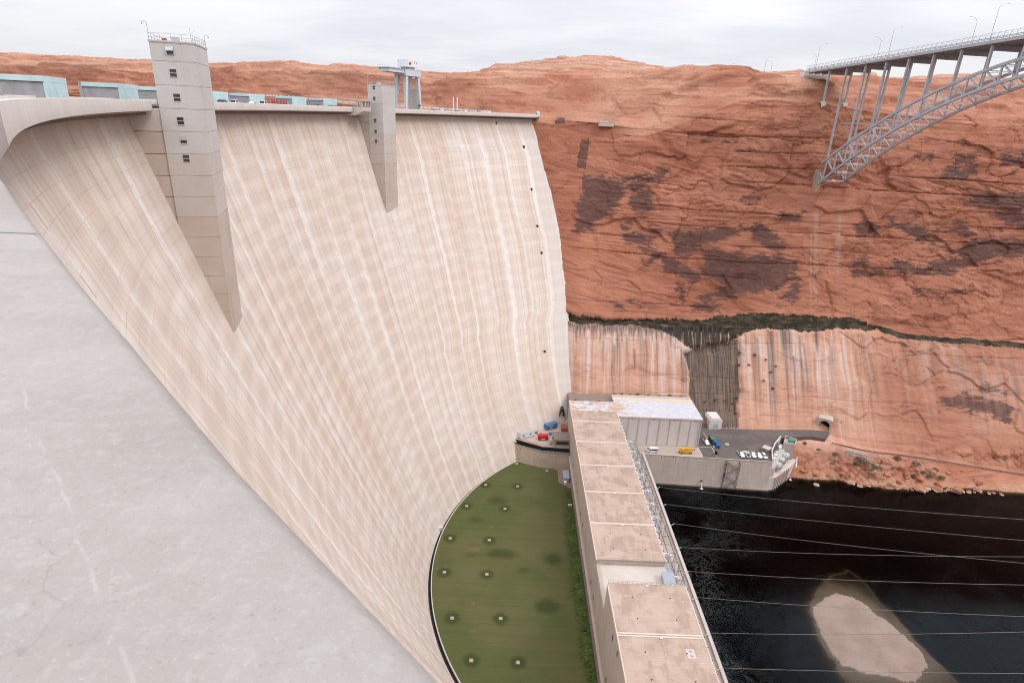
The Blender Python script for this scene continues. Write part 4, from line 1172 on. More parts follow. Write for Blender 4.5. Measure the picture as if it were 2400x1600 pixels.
# ------------------------------------------------------------------ elevator towers
def elevator_tower(deg, sx, sy, ztop, zbot, label, wins, balcony=False):
    a = math.radians(deg)
    rad = Vector((math.cos(a), -math.sin(a), 0))
    base = Vector(arc(deg, CR, 0)) + rad * 1.1
    t = empty('elevator_tower', (base.x, base.y, 0), -a, label, 'elevator tower', 'elevator towers on the dam face')
    # local x: out over the river, local y: along the crest to the east
    joints = [ztop]
    z = ztop - 3.15
    while z > zbot:
        joints.append(z); z -= 4.05
    joints.append(zbot)
    for k in range(len(joints) - 1):
        e = 0.012 * ((k * 37) % 3 - 1)
        MB().box(-e, sx + e, -e, sy + e, joints[k + 1] + 0.06, joints[k]).build('tower_lift', C_TOWER if joints[k] > 167 else C_TOWERMID if joints[k] > 155 else C_TOWERLOW, t)
    MB().box(0.12, sx - 0.12, 0.12, sy - 0.12, zbot - 8, ztop - 0.02).build('core', C_TOWERLOW, t)
    # shaft wall that ties the tower back to the dam
    k = 0; z = 174.6
    while z > zbot + 6:
        e = 0.015 * (k % 2)
        MB().box(-9.5, 0.02, 0.35 - e, sy - 0.35 + e, z - 3.95, z).build('tie_wall_lift', C_TOWERLOW if z < 172 else C_FASCIA, t)
        z -= 4.05; k += 1
    MB().box(-0.12, sx + 0.12, -0.12, sy + 0.12, ztop, ztop + 0.28).build('cap', C_TOWER, t)
    for n, (zc, op) in enumerate(wins):
        x0 = sx * 0.36
        w = MB().box(x0, x0 + 1.25, -0.1, 0.0, zc - 0.75, zc + 0.75).build('window', C_WHITE, t)
        MB().box(x0 + 0.07, x0 + 1.18, -0.115, -0.05, zc + 0.08, zc + 0.68).build('pane', GLASS if op != 1 else BOXGREY, w)
        MB().box(x0 + 0.07, x0 + 1.18, -0.115, -0.05, zc - 0.62, zc - 0.03).build('pane', GLASS, w)
        if op == 2:
            MB().add([(x0, -0.1, zc + 0.8), (x0 + 1.25, -0.1, zc + 0.8), (x0 + 1.25, -0.75, zc + 0.05), (x0, -0.75, zc + 0.05)], [(0, 1, 2, 3)]).build('awning', BOXGREY, w)
    m = MB(); H = ztop + 0.28
    cs = [(0.1, 0.1), (sx - 0.1, 0.1), (sx - 0.1, sy - 0.1), (0.1, sy - 0.1)]
    for i in range(4):
        (xa, ya), (xb, yb) = cs[i], cs[(i + 1) % 4]
        for h in (0.55, 1.15): m.beam((xa, ya, H + h), (xb, yb, H + h), 0.05, 0.05)
        n = max(2, int(math.hypot(xb - xa, yb - ya) / 1.7))
        for j in range(n): m.beam((xa + (xb - xa) * j / n, ya + (yb - ya) * j / n, H), (xa + (xb - xa) * j / n, ya + (yb - ya) * j / n, H + 1.17), 0.06, 0.06)
    m.build('railing', GALV, t)
    MB().box(sx * 0.45, sx * 0.45 + 1.1, 2.2, 3.6, H, H + 0.85).build('roof_unit', BOXGREY, t)
    MB().box(sx * 0.25, sx * 0.25 + 0.7, 1.5, 2.3, H, H + 0.5).build('vent', RUST, t)
    for cx_, cy_, hh in ((0.1, 0.2, 2.6), (sx - 0.15, sy - 0.3, 1.9)):
        m = MB().tube((cx_, cy_, H), (cx_, cy_, H + hh), 0.05)
        s_ = -1 if cx_ < 1 else 1
        m.path([(cx_, cy_, H + hh), (cx_ + 0.2 * s_, cy_, H + hh + 0.35), (cx_ + 0.6 * s_, cy_, H + hh + 0.35), (cx_ + 0.75 * s_, cy_, H + hh + 0.1)], 0.05)
        m.tube((cx_ + 0.75 * s_, cy_, H + hh + 0.1), (cx_ + 0.78 * s_, cy_, H + hh - 0.15), 0.13)
        m.build('camera_mast', BOXGREY, t)
    m = MB().tube((sx * 0.95, 0.2, H), (sx * 0.95, 0.2, H + 2.3), 0.03).tube((sx * 0.95, 0.2, H + 1.2), (sx * 0.95 + 0.7, 0.9, H + 2.1), 0.03)
    m.build('antenna', GALV, t)
    return t


W1 = [(184.6, 2), (180.9, 0), (176.7, 0), (172.6, 0), (169.2, 1), (165.8, 0)]
elevator_tower(-15.706, 7.4, 11.85, 186.0, 124.5, 'nearer square concrete elevator tower, grey top and brown base, rising above the crest', W1)
W2 = [(184.0, 0), (179.8, 0), (171.0, 0), (166.7, 0), (162.7, 0)]
elevator_tower(18.053, 6.9, 10.6, 185.0, 128.5, 'farther square concrete elevator tower beside the gantry crane', W2)

# lookout balcony left of the farther tower
b = empty('lookout_balcony', arc(16.6, CR, 0), -math.radians(16.6), 'small covered concrete lookout balcony left of the farther elevator tower', 'balcony')
MB().hexa([(0.2, -3.4, 172.9), (0.2, 3.4, 172.9), (-4.4, 3.4, 172.9), (-4.4, -3.4, 172.9)][::-1], [(4.2, -3.4, 174.6), (4.2, 3.4, 174.6), (-4.4, 3.4, 174.6), (-4.4, -3.4, 174.6)][::-1]).build('bracket', C_FASCIA, b)
MB().box(-1.0, 4.2, -3.4, 3.4, 174.6, 174.9).build('floor', C_FASCIA, b)
MB().box(3.9, 4.2, -3.4, 3.4, 174.9, 176.3).build('front_wall', C_FASCIA, b)
MB().box(-1.0, 3.9, -3.4, -3.1, 174.9, 176.3).build('side_wall', C_FASCIA, b)
MB().box(-1.6, 5.0, -4.2, 4.6, 178.5, 178.8).build('roof', C_FASCIA, b)
for y in (-3.2, -1.0, 1.2, 3.2):
    MB().box(3.5, 4.1, y - 0.25, y + 0.25, 176.3, 178.5).build('pillar', C_FASCIA, b)
for y in (-2.1, 0.1, 2.2):
    m = MB().prism([(y - 0.6, 176.3), (y + 0.6, 176.3), (y + 0.6, 177.6), (y + 0.3, 178.1), (y - 0.3, 178.1), (y - 0.6, 177.6)], 1.6, 1.8)
    m.v = [(z, x, y_) for x, y_, z in m.v]
    m.build('arched_panel', TEALW, b)


# ------------------------------------------------------------------ intake gate houses on the upstream edge
def gate_house(deg, label):
    a = math.radians(deg)
    p = arc(deg, 270.2, RZ)
    g = empty('gate_house', p, -a, label, 'gate house', 'teal intake gate houses along the crest')
    L, Wd, H = 6.4, 10.4, 3.85
    MB().box(-L, -0.15, 0.1, Wd - 0.1, 0, H - 0.8).build('side_wall', GCONC, g)
    MB().box(-L - 0.6, -L, -0.1, Wd + 0.1, 0, H - 0.05).build('rear_pier', GCONC, g)
    r = MB().box(-L, 0.05, -0.15, Wd + 0.15, H - 0.78, H).build('roof_beam', TEAL, g)
    MB().box(-0.14, 0.1, 0.0, 1.5, 0, H - 0.79).build('leg', TEAL, g)
    for k in range(3):
        y0 = 1.55 + k * 2.93
        MB().box(-0.14, 0.06, y0, y0 + 2.88, 0.75, H - 0.8).build('door_panel', TEAL, g)
    MB().box(-0.1, 0.09, 1.52, Wd, 0.55, 0.74).build('sill_beam', TEAL, g)
    MB().box(-0.1, 0.0, 1.52, Wd, 0.0, 0.54).build('base_wall', C_FASCIA, g)
    return g


GN = ['leftmost teal gate house on the crest, cut by the photo edge', 'second teal gate house from the left, wholly in view', 'teal gate house half hidden by the nearer tower', 'teal gate house just right of the nearer tower',
      'teal gate house behind the white pickups', 'teal gate house right of the red letters', 'last teal gate house before the lookout balcony']
for d, l in zip((-20.6, -13.2, -8.3, -1.9, 3.2, 9.4, 14.2), GN):
    gate_house(d, l)

# ------------------------------------------------------------------ gantry crane
g = empty('gantry_crane', arc(28.0, 267.0, RZ), -math.radians(28.0), 'tall grey gantry crane straddling the crest beside the farther tower', 'gantry crane')
HG = 16.0
for yy in (-4.6, 4.6):
    s_ = 1 if yy > 0 else -1
    for xx, x2 in ((-0.2, -0.9), (-6.6, -5.7)):
        MB().hexa([(xx - 0.55, yy - 0.5 + s_ * 1.1, 0), (xx + 0.55, yy - 0.5 + s_ * 1.1, 0), (xx + 0.55, yy + 0.5 + s_ * 1.1, 0), (xx - 0.55, yy + 0.5 + s_ * 1.1, 0)],
                  [(x2 - 0.95, yy - 0.9, HG), (x2 + 0.95, yy - 0.9, HG), (x2 + 0.95, yy + 0.9, HG), (x2 - 0.95, yy + 0.9, HG)]).build('leg', CRANE, g)
MB().hexa([(-6.2, 4.6, 0), (-0.6, 4.6, 0), (-0.6, 6.0, 0), (-6.2, 6.0, 0)], [(-5.4, 4.2, 10.5), (-1.2, 4.2, 10.5), (-1.2, 5.3, 10.5), (-5.4, 5.3, 10.5)]).build('panel_leg', C_FASCIA, g)
MB().box(-7.0, 0.4, -6.2, 6.2, HG, HG + 2.6).build('girder', CRANE, g)
MB().box(-6.4, -0.2, -17.5, -6.2, HG + 1.0, HG + 2.6).build('cantilever_beam', CRANE, g)
MB().box(-6.8, 0.2, -18.0, 6.0, HG + 2.6, HG + 2.9).build('walkway', GALV, g)
MB().box(-5.6, -1.0, -2.0, 2.8, HG + 2.9, HG + 4.0).build('trolley', BOXGREY, g)
h = MB().box(-6.4, -0.2, -3.6, 4.6, HG + 4.0, HG + 7.2).build('machine_house', WHITE, g)
MB().box(-0.21, -0.15, -2.6, -1.0, HG + 4.9, HG + 6.1).build('emblem', SIGNRED, h)
for y_ in (1.2, 3.0): MB().box(-0.21, -0.16, y_, y_ + 0.9, HG + 5.6, HG + 6.6).build('louvre', BOXGREY, h)
m = MB().tube((0.12, -1.4 + 6.2, 2.8), (0.12, -1.4 + 6.2, 3.2), 0.6, 0.6, 12); m.build('cable_reel', BLACK, g)
MB().tube((-3.2, -3.0, HG), (-3.2, -3.0, HG - 1.4), 0.18).tube((-3.2, -3.0, HG - 1.4), (-3.2, -3.0, HG - 2.0), 0.45).build('hook_block', BLACK, g)
m = MB()
for i in range(8): m.beam((-6.7, -17.9 + i * 1.2, HG + 2.9), (-6.7, -17.9 + i * 1.2, HG + 3.9), 0.06, 0.06)
m.beam((-6.7, -17.9, HG + 3.9), (-6.7, -9.5, HG + 3.9), 0.06, 0.06).beam((0.15, -17.9, HG + 3.9), (-6.7, -17.9, HG + 3.9), 0.06, 0.06).build('handrail', GALV, g)
g = empty('electrical_cabinet', arc(24.1, 268.5, RZ), -math.radians(24), 'white electrical cabinet between the farther tower and the crane', 'cabinet')
MB().box(-2, 0, -2.6, 2.6, 0, 3.4).build('housing', WHITE, g)
for y_ in (-1.8, -0.3, 1.0): MB().box(-0.01, 0.05, y_, y_ + 0.9, 1.6, 2.8).build('vent_panel', BOXGREY, g)
for k, d in enumerate((35.55, 36.2)):
    p = arc(d, 269.5, RZ)
    o = empty('white_post', p, 0, ('left' if k == 0 else 'right') + ' one of two tall white posts on the far crest', 'post', 'pair of white posts on the crest')
    MB().tube((0, 0, 0), (0, 0, 8.2), 0.34, 0.3, 10).build('shaft', WHITE, o)
    MB().box(-0.6, 0.6, -0.6, 0.6, 0, 0.35).build('footing', C_FASCIA, o)

# holiday letters on the crest railing
def letters():
    a = math.radians(5.6)
    root = empty('letter_sign', arc(7.0, 269.0, RZ), -math.radians(7.0) + math.pi / 2, 'red letters SEASONS GREETINGS standing on the crest road', 'sign')
    cu = bpy.data.curves.new('lettering', 'FONT')
    cu.body = 'SEASONS GREETINGS'; cu.size = 2.0; cu.extrude = 0.05; cu.align_x = 'CENTER'; cu.space_character = 0.86
    tmp = bpy.data.objects.new('tmp', cu); COL.link(tmp)
    bpy.context.view_layer.update()
    me = bpy.data.meshes.new_from_object(tmp.evaluated_get(bpy.context.evaluated_depsgraph_get()))
    bpy.data.objects.remove(tmp)
    me.materials.clear()
    o = link('lettering', me, SIGNRED, root)
    o.rotation_euler = (math.pi / 2, 0, 0); o.location = (0, 0, 1.1); o.scale = (0.62, 1.0, 1.0)
    m = MB()
    for x in np.linspace(-6, 6, 7): m.beam((x, 0.1, 0), (x, 0.1, 2.6), 0.08, 0.08)
    m.build('frame', GALV, root)


letters()


# ------------------------------------------------------------------ road on the rim upstream: white barrier
def barrier():
    root = empty('road_barrier', (-100, 430, 176), 0, 'long white road barrier climbing along the red cliff behind the crest', 'barrier')
    xs = np.arange(-262, -14, 5.4)
    P = profile(xs)
    pts = [Vector((x, p[7, 0] + 0.8, p[7, 1] + 0.4)) for x, p in zip(xs, P)]
    for a, b_ in zip(pts[:-1], pts[1:]):
        d = (b_ - a) * 0.06
        MB().beam(a + d + Vector((100, -430, -176)) + Vector((0, 0, 0.9)), b_ - d + Vector((100, -430, -176)) + Vector((0, 0, 0.9)), 0.2, 0.75).build('barrier_panel', WHITE, root)
        q = a + Vector((100, -430, -176))
        MB().beam(q + Vector((0, 0, -0.6)), q + Vector((0, 0, 1.4)), 0.25, 0.25).build('barrier_post', GALV, root)


barrier()

# ------------------------------------------------------------------ power plant
RT = 33.5            # roof level
DK = 17.0            # river deck level
Y0 = 263.0           # first roof joint seen from the far end
BAY = 19.8
plant = empty('power_plant', (45, 200, LZ), 0, 'long flat roofed concrete power plant along the river', 'power plant')
PO = Vector((-45, -200, -LZ))


def pb(name, mat, x0, x1, y0, y1, z0, z1, parent=plant, bev=0):
    return MB().box(x0 - 45, x1 - 45, y0 - 200, y1 - 200, z0 - LZ, z1 - LZ).build(name, mat, parent)


pb('hall_body', C_PLANT, 33.1, 56.8, 164.3, 285.8, -2, RT - 0.6)
RT2 = 42.8           # roof of the nearer, taller hall
pb('hall_body', C_PLANT, 33.1, 56.8, 70, 143.4, -2, RT2 - 0.6)
pb('recessed_bay', C_PLANT, 33.1, 56.8, 143.4, 164.3, -2, RT - 2.2)
ys = [285.8] + [Y0 - BAY * k for k in range(5)] + [164.3]
ys.insert(1, 274.5)
for a, b_ in zip(ys[:-1], ys[1:]):
    mat = OLDROOF if a > 280 else ROOF
    pb('roof_panel', mat, 33.05, 56.95, b_ + 0.02, a - 0.02, RT - 0.6, RT)
for a, b_ in ((143.4, 124.2), (124.2, 104.4), (104.4, 84.6), (84.6, 70)):
    pb('roof_panel', ROOF, 33.05, 56.95, b_ + 0.02, a - 0.02, RT2 - 0.6, RT2)
for y in [Y0 - BAY * k for k in range(5)]:
    pb('roof_joint', JOINT, 32.95, 57.05, y - 0.34, y + 0.34, RT + 0.004, RT + 0.14)
for y in (124.2, 104.4, 84.6):
    for s_ in (-0.4, 0.4):
        pb('roof_joint', JOINT, 32.95, 57.05, y + s_ - 0.22, y + s_ + 0.22, RT2 + 0.004, RT2 + 0.16)
for x0, x1, y0, y1 in ((32.85, 33.1, 164.2, 285.9), (56.9, 57.15, 164.2, 274.4), (32.85, 33.1, 70, 143.5), (56.9, 57.15, 70, 143.5)):
    rz = RT if y1 > 150 else RT2
    pb('roof_edge', JOINT, x0, x1, y0, y1, rz - 0.7, rz + 0.07)
pb('roof_edge', JOINT, 33.1, 56.9, 143.4, 143.6, RT2 - 0.7, RT2 + 0.06)
# recessed bay between the two halls
pb('recess_roof', C_WHITE, 34.3, 56.9, 143.6, 164.1, RT - 2.2, RT - 2.0)
pb('recess_curb', C_PAVE, 33.0, 34.25, 143.5, 164.2, RT - 2.2, RT - 1.7)
m = MB()
for y, x0, x1, zb in ((163.9, 34.4, 56.8, RT), (143.3, 33.2, 56.8, RT2)):
    for z in (0.55, 1.1): m.beam((x0 - 45, y - 200, zb - LZ + z), (x1 - 45, y - 200, zb - LZ + z), 0.07, 0.07)
    for k in range(17): m.beam((x0 + (x1 - x0) * k / 16 - 45, y - 200, zb - LZ), (x0 + (x1 - x0) * k / 16 - 45, y - 200, zb - LZ + 1.12), 0.08, 0.08)
m.beam((34.2 - 45, 143.8 - 200, RT - LZ - 0.6), (34.2 - 45, 163.8 - 200, RT - LZ - 0.6), 0.08, 0.08)
m.build('railing', GALV, plant)
e_ = empty('roof_shelter', (56.1, 156.2, RT - 2.0), 0, 'small shelter with a plain grey roof in the recessed bay', 'shelter')
MB().add([(-2.0, -2.9, 2.2), (2.0, -2.9, 2.2), (2.0, 2.9, 2.5), (-2.0, 2.9, 2.5), (-2.0, -2.9, 2.32), (2.0, -2.9, 2.32), (2.0, 2.9, 2.62), (-2.0, 2.9, 2.62)], [(3, 2, 1, 0), (4, 5, 6, 7), (0, 1, 5, 4), (1, 2, 6, 5), (2, 3, 7, 6), (3, 0, 4, 7)]).build('roof', ROOFGREY, e_)
MB().box(-1.7, 1.7, -2.6, 2.6, 0, 2.15).build('wall', BOXGREY, e_)
# precast wall panels, lawn side
def side_panels(x, y0, y1, z0=16.2, z1=RT - 0.75, rows=None):
    n = int(round((y1 - y0) / (BAY / 4)))
    for k in range(n):
        a = y0 + (y1 - y0) * k / n; b_ = y0 + (y1 - y0) * (k + 1) / n
        e = 0.02 * (k % 2)
        for za, zb in (rows or ((z0, 25.0), (25.06, z1))):
            pb('wall_panel', C_PLANT, x - 0.1 - e, x + 0.2, a + 0.05, b_ - 0.05, za, zb)


side_panels(33.0, 164.4, 285.7)
side_panels(33.0, 103.8, 143.4, rows=((16.2, 25.0), (25.06, 33.6), (33.66, RT2 - 0.75)))
side_panels(33.0, 143.45, 164.3, rows=((16.2, 25.0), (25.06, RT - 2.3)))
pb('plinth', C_YARD, 32.3, 34.6, 70, 262, -2, 13.6)
pb('plinth_cap', C_PLANT, 32.25, 34.6, 70, 262, 13.6, 13.9)
vent = [(18.8, 161.8), (18.8, 169.2), (19.0, 200.9), (18.7, 208.5), (19, 224.0), (19, 229.5), (19, 245), (36.9, 128.2), (39.2, 120.8), (19.2, 129.3)]
for z, y in vent:
    pb('vent_slot', DARK, 32.82, 33.0, y - 0.4, y + 0.4, z - 0.9, z + 0.9)
for y in np.arange(118, 258, 6.3):
    pb('drain_spout', BLACK, 32.1, 32.35, y - 0.14, y + 0.14, 12.6, 12.9)

# service hall at the far end
srv = empty('service_hall', (79, 282, DK), 0, 'pale service hall with ribbed wall and peeling white roof', 'building')


def sb(name, mat, x0, x1, y0, y1, z0, z1):
    return MB().box(x0 - 79, x1 - 79, y0 - 282, y1 - 282, z0 - DK, z1 - DK).build(name, mat, srv)


sb('wall_body', C_PLANT2, 57.3, 100.3, 270.5, 293.9, DK - 2, RT - 0.5)
sb('roof', OLDROOF, 57.0, 100.6, 270.1, 294.2, RT - 0.5, RT + 0.02)
sb('eave_trim', JOINT, 57.2, 100.75, 269.95, 270.1, RT - 0.7, RT + 0.06)
sb('eave_trim', JOINT, 100.6, 100.75, 270.1, 294.3, RT - 0.7, RT + 0.06)
sb('rear_parapet', C_WHITE, 57.0, 100.6, 293.0, 294.2, RT + 0.03, RT + 0.5)
n = 8; W_ = (100.3 - 57.3) / n
for k in range(n):
    a = 57.3 + k * W_
    sb('wall_panel', C_PLANT2, a + 0.35, a + W_ - 0.35, 270.36, 270.5, DK + 0.3, RT - 0.8)
    sb('rib', C_FASCIA, a + W_ - 0.28, a + W_ + 0.28, 270.2, 270.5, DK, RT - 0.7)
for k in range(1, 8, 2):
    a = 57.3 + k * W_ + 2.2
    sb('vent_grille', BOXGREY, a - 0.7, a + 0.7, 270.25, 270.37, RT - 1.7, RT - 0.95)
m = MB()
m.tube((99.6 - 79, 269.9 - 282, 0.2), (99.6 - 79, 269.9 - 282, 15.6), 0.1, 0.1, 6).tube((98.9 - 79, 269.9 - 282, 0.2), (98.9 - 79, 269.9 - 282, 15.0), 0.07, 0.07, 6)
m.build('downpipe', GALV, srv)

# ------------------------------------------------------------------ river deck and its walls
dk = MB()
o = MB().prism([(56.5, 60), (70.2, 60), (70.2, 261.9), (100.6, 260.5), (100.8, 300), (56.5, 300)], 8, DK).build('river_deck', C_PAVE)
tag(o, 'concrete river deck between the plant and the water', kind='structure')
o = MB().prism([(100.6, 260.6), (135.1, 259.05), (138.3, 268.0), (149.4, 283.6), (157.5, 285.5), (168, 286.2), (174.5, 284.6), (181.0, 292.5), (180, 312), (100.6, 312)], 8, DK - 0.004).build('parking_yard', ASPH)
tag(o, 'dark asphalt parking yard under the cliff', kind='structure')
for p0, p1, w in (((100.7, 262.0), (100.6, 270.1), 0.35), ((107.9, 262.0), (107.9, 270.6), 0.3), ((100.7, 270.3), (107.9, 270.7), 0.3), ((108.0, 270.7), (108.2, 286.5), 0.25)):
    o = MB().beam((p0[0], p0[1], DK + 0.008), (p1[0], p1[1], DK + 0.008), w, 0.02).build('pavement_strip', C_WHITE)
    tag(o, 'pale concrete strip in the asphalt', kind='structure')
rw = empty('river_wall', (103, 260, 0), 0, 'tall stained concrete river wall below the parking yard', 'retaining wall')
edges = np.linspace(70.2, 135.3, 7)
for a, b_ in zip(edges[:-1], edges[1:]):
    ya = 261.9 + (a - 70.2) / 65.1 * -2.9; yb = 261.9 + (b_ - 70.2) / 65.1 * -2.9
    k = 0; z = -5.0
    while z < DK - 0.2:
        z1 = min(z + 4.1, DK + 0.02)
        e = 0.015 * ((k + int(a)) % 2)
        MB().prism([(a + 0.02 - 103, ya - 0.5 - e - 260), (b_ - 0.02 - 103, yb - 0.5 - e - 260), (b_ - 0.02 - 103, yb + 0.3 - 260), (a + 0.02 - 103, ya + 0.3 - 260)], z, z1 - 0.03).build('wall_block', C_WALL, rw)
        z = z1; k += 1
MB().prism([(70.0 - 103, 260.9 - 260), (136 - 103, 258.0 - 260), (136 - 103, 258.6 - 260), (70.0 - 103, 261.5 - 260)], -3, 0.7).build('footing_ledge', C_YARD, rw)
MB().prism([(70.2 - 103, 261.2 - 260), (135.3 - 103, 258.3 - 260), (135.3 - 103, 258.8 - 260), (70.2 - 103, 261.7 - 260)], DK + 0.02, DK + 0.2).build('coping', C_PLANT, rw)
for x, h in ((79.5, 7), (85.5, 6), (91, 11), (74.2, 5), (97, 4)):
    yy = 261.9 + (x - 70.2) / 65.1 * -2.9 - 0.53
    MB().box(x - 0.12 - 103, x + 0.12 - 103, yy - 0.03 - 260, yy + 0.02 - 260, DK - 0.6 - h * 0.18, DK - 0.5).build('weep_drain', RUST, rw)
MB().tube((101.5 - 103, 260.0 - 260, 3.4), (101.5 - 103, 259.0 - 260, 3.4), 0.4, 0.4, 10).build('outfall_pipe', BLACK, rw)
# deck edge wall of the plant along the tailrace
tw = empty('tailrace_wall', (70, 170, 0), 0, 'straight concrete deck edge wall above the tailrace', 'retaining wall')
for a in np.arange(60, 261.5, 16.8):
    b_ = min(a + 16.78, 261.3)
    MB().box(-0.6, 0.25, a - 170, b_ - 170, -6, DK + 0.9).build('wall_block', C_PLANT, tw)
for a in np.arange(60, 261, 33.6):
    MB().box(-0.75, 0.4, a - 170, min(a + 33.5, 261.4) - 170, DK + 0.9, DK + 1.08).build('coping', C_FASCIA, tw)
# rails sunk in the deck
rl = empty('deck_rails', (66, 170, DK), 0, 'pair of thin dark rails and crossbars on the river deck', 'rails')
for x in (65.6, 68.1):
    MB().box(x - 66 - 0.07, x - 66 + 0.07, -100, 96, 0.0, 0.12).build('rail', BLACK, rl)
for k, y in enumerate(np.arange(-60, 94, 4.9)):
    MB().box(-0.33, 2.6, y - 0.06, y + 0.06, 0.0, 0.1).build('crossbar', BLACK, rl)

# transformer bays along the deck
def transformer_bay():
    t = empty('transformer_bay', (0, 0, 0), 0, 'x', 'transformer', 'transformer bays on the river deck')
    MB().box(-3.0, 0.2, 0.0, 0.35, 0, 7.4).build('fire_wall', WHITE, t)
    MB().box(-0.1, 0.55, -0.5, 0.6, 0, 7.0).build('wall_column', WHITE, t)
    tk = MB().box(-2.6, -0.2, -5.6, -1.2, 0.4, 4.2).build('tank', BOXGREY, t)
    for k in range(6): MB().box(-0.2, 0.5, -5.4 + k * 0.72, -5.05 + k * 0.72, 0.8, 3.8).build('radiator', GALV, tk)
    for y in (-4.8, -3.4, -2.0):
        MB().tube((-1.4, y, 4.2), (-1.0, y, 6.4), 0.22, 0.12, 8).build('bushing', WHITE, t)
    m = MB()
    for y in (-6.2, -0.4):
        m.beam((1.2, y, 0), (1.8, y, 8.6), 0.16, 0.16).beam((2.6, y, 0), (1.8, y, 8.6), 0.16, 0.16)
        for z in (2, 4, 6): m.beam((1.2 + z * 0.07, y, z), (2.6 - z * 0.09, y, z + 1.1), 0.08, 0.08)
    m.beam((1.8, -6.2, 8.5), (1.8, -0.4, 8.5), 0.2, 0.2)
    m.build('steel_frame', GALV, t)
    for y in (-5, -3.3, -1.6):
        MB().tube((1.8, y, 8.4), (1.8, y, 7.1), 0.16, 0.16, 8).build('insulator', WHITE, t)
    return t


tb0 = transformer_bay()
TBY = [261.0, 251.2, 241.6, 231.5, 219.4, 210.1, 201.0, 179.2, 167.5]
names = ['farthest white walled transformer bay, next to the service hall', 'second transformer bay from the service hall', 'third transformer bay from the service hall', 'fourth transformer bay from the service hall', 'fifth transformer bay from the service hall',
         'sixth transformer bay from the service hall', 'seventh transformer bay, last before the empty deck stretch', 'transformer bay beside the far side of the recessed bay', 'transformer bay beside the small grey shelter']
for k, y in enumerate(TBY):
    t = tb0 if k == 0 else copy_tree(tb0)
    t.location = (63.3, y, DK); t['label'] = names[k]
# pipe run along the roof edge
pr = empty('pipe_run', (57.6, 215, RT - 0.6), 0, 'pale pipe with black clamps along the river side roof edge', 'pipe')
MB().tube((0, -50, 0), (0, 53, 0), 0.16, 0.16, 8).build('pipe', JOINT, pr)
for k, y in enumerate(np.arange(-48, 53, 3.4)):
    MB().box(-0.25, 0.25, y - 0.2, y + 0.2, -0.25, 0.28).build('clamp', BLACK, pr)

# ------------------------------------------------------------------ yard between dam and plant
o = MB().prism([(3.2, 271.6), (18.9, 264.6), (33.0, 264.0), (33.0, 292), (22, 300), (-10, 300), (-12, 272)], 5, DK).build('yard_slab', C_PAVE)
tag(o, 'concrete yard between the dam and the power plant', kind='structure')
yw = empty('yard_wall', (15, 264, LZ), 0, 'stained brown concrete wall between lawn and yard', 'retaining wall')
YWB = [(2.6, 264.2), (12.9, 260.6), (17.8, 258.5), (33.0, 257.6)]
YWT = [(2.6, 270.0), (10.5, 266.4), (18.6, 263.0), (33.0, 262.3)]
for k in range(3):
    (ax, ay), (bx, by) = YWB[k], YWB[k + 1]; (cx_, cy_), (dx, dy) = YWT[k], YWT[k + 1]
    n = 2
    for j in range(n):
        f0, f1 = j / n, (j + 1) / n
        L = lambda p, q, f: (p[0] + (q[0] - p[0]) * f - 15, p[1] + (q[1] - p[1]) * f - 264)
        a, b_, c, d = L((ax, ay), (bx, by), f0), L((ax, ay), (bx, by), f1), L((cx_, cy_), (dx, dy), f0), L((cx_, cy_), (dx, dy), f1)
        MB().hexa([(a[0] + 0.02, a[1], -2), (b_[0] - 0.02, b_[1], -2), (b_[0] - 0.02, b_[1] + 9, -2), (a[0] + 0.02, a[1] + 9, -2)],
                  [(c[0] + 0.02, c[1] + 0.1, DK - LZ - 1.5), (d[0] - 0.02, d[1] + 0.1, DK - LZ - 1.5), (d[0] - 0.02, d[1] + 4, DK - LZ - 1.5), (c[0] + 0.02, c[1] + 4, DK - LZ - 1.5)]).build('wall_block', C_YARD, yw)
wk = empty('hanging_walkway', (12, 266, DK), 0, 'dark steel walkway with railings hung along the yard wall', 'walkway')
WO = [(-5.8, 264.1), (-3.9, 262.7), (2.5, 270.0), (18.5, 262.4), (32.5, 261.6)]
WI = [(-6.6, 265.6), (-3.4, 264.6), (2.9, 271.6), (18.8, 264.2), (32.6, 263.4)]
WI2 = [(3.3, 273.0), (19.4, 266.6), (32.6, 266.1)]
for k in range(4):
    a, b_, c, d = WO[k], WO[k + 1], WI[k + 1], WI[k]
    MB().prism([(x - 12, y - 266) for x, y in (a, b_, c, d)], -1.7, -1.5).build('deck_plate', GALV, wk)
    m = MB()
    L = math.hypot(b_[0] - a[0], b_[1] - a[1])
    for z in (-1.0, -0.45): m.beam((a[0] - 12, a[1] - 266, z), (b_[0] - 12, b_[1] - 266, z), 0.09, 0.09)
    for j in range(int(L / 2.2) + 1):
        f = j / max(1, int(L / 2.2)); m.beam((a[0] + (b_[0] - a[0]) * f - 12, a[1] + (b_[1] - a[1]) * f - 266, -1.5), (a[0] + (b_[0] - a[0]) * f - 12, a[1] + (b_[1] - a[1]) * f - 266, -0.4), 0.1, 0.1)
    m.build('railing', BLACK, wk)
    MB().beam((d[0] - 12, d[1] - 266, -0.75), (c[0] - 12, c[1] - 266, -0.75), 0.1, 1.4).build('kick_wall', BLACK, wk)
for k in range(2):
    a, b_ = WI[k + 2], WI[k + 3]; c, d = WI2[k + 1], WI2[k]
    MB().prism([(x - 12, y - 266) for x, y in (a, b_, c, d)], -0.5, 0.25).build('parapet_top', C_YARD, wk)
pf = empty('cantilever_platform', (-2.5, 269, DK), 0, 'pale concrete platform jutting from the dam beside the walkway', 'platform')
MB().prism([(-6.9 + 2.5, -0.6), (-1.0 + 2.5, 6.0), (3.0 + 2.5, 3.2), (-3.8 + 2.5, -4.4)], -0.35, 0.05).build('slab', C_WHITE, pf)
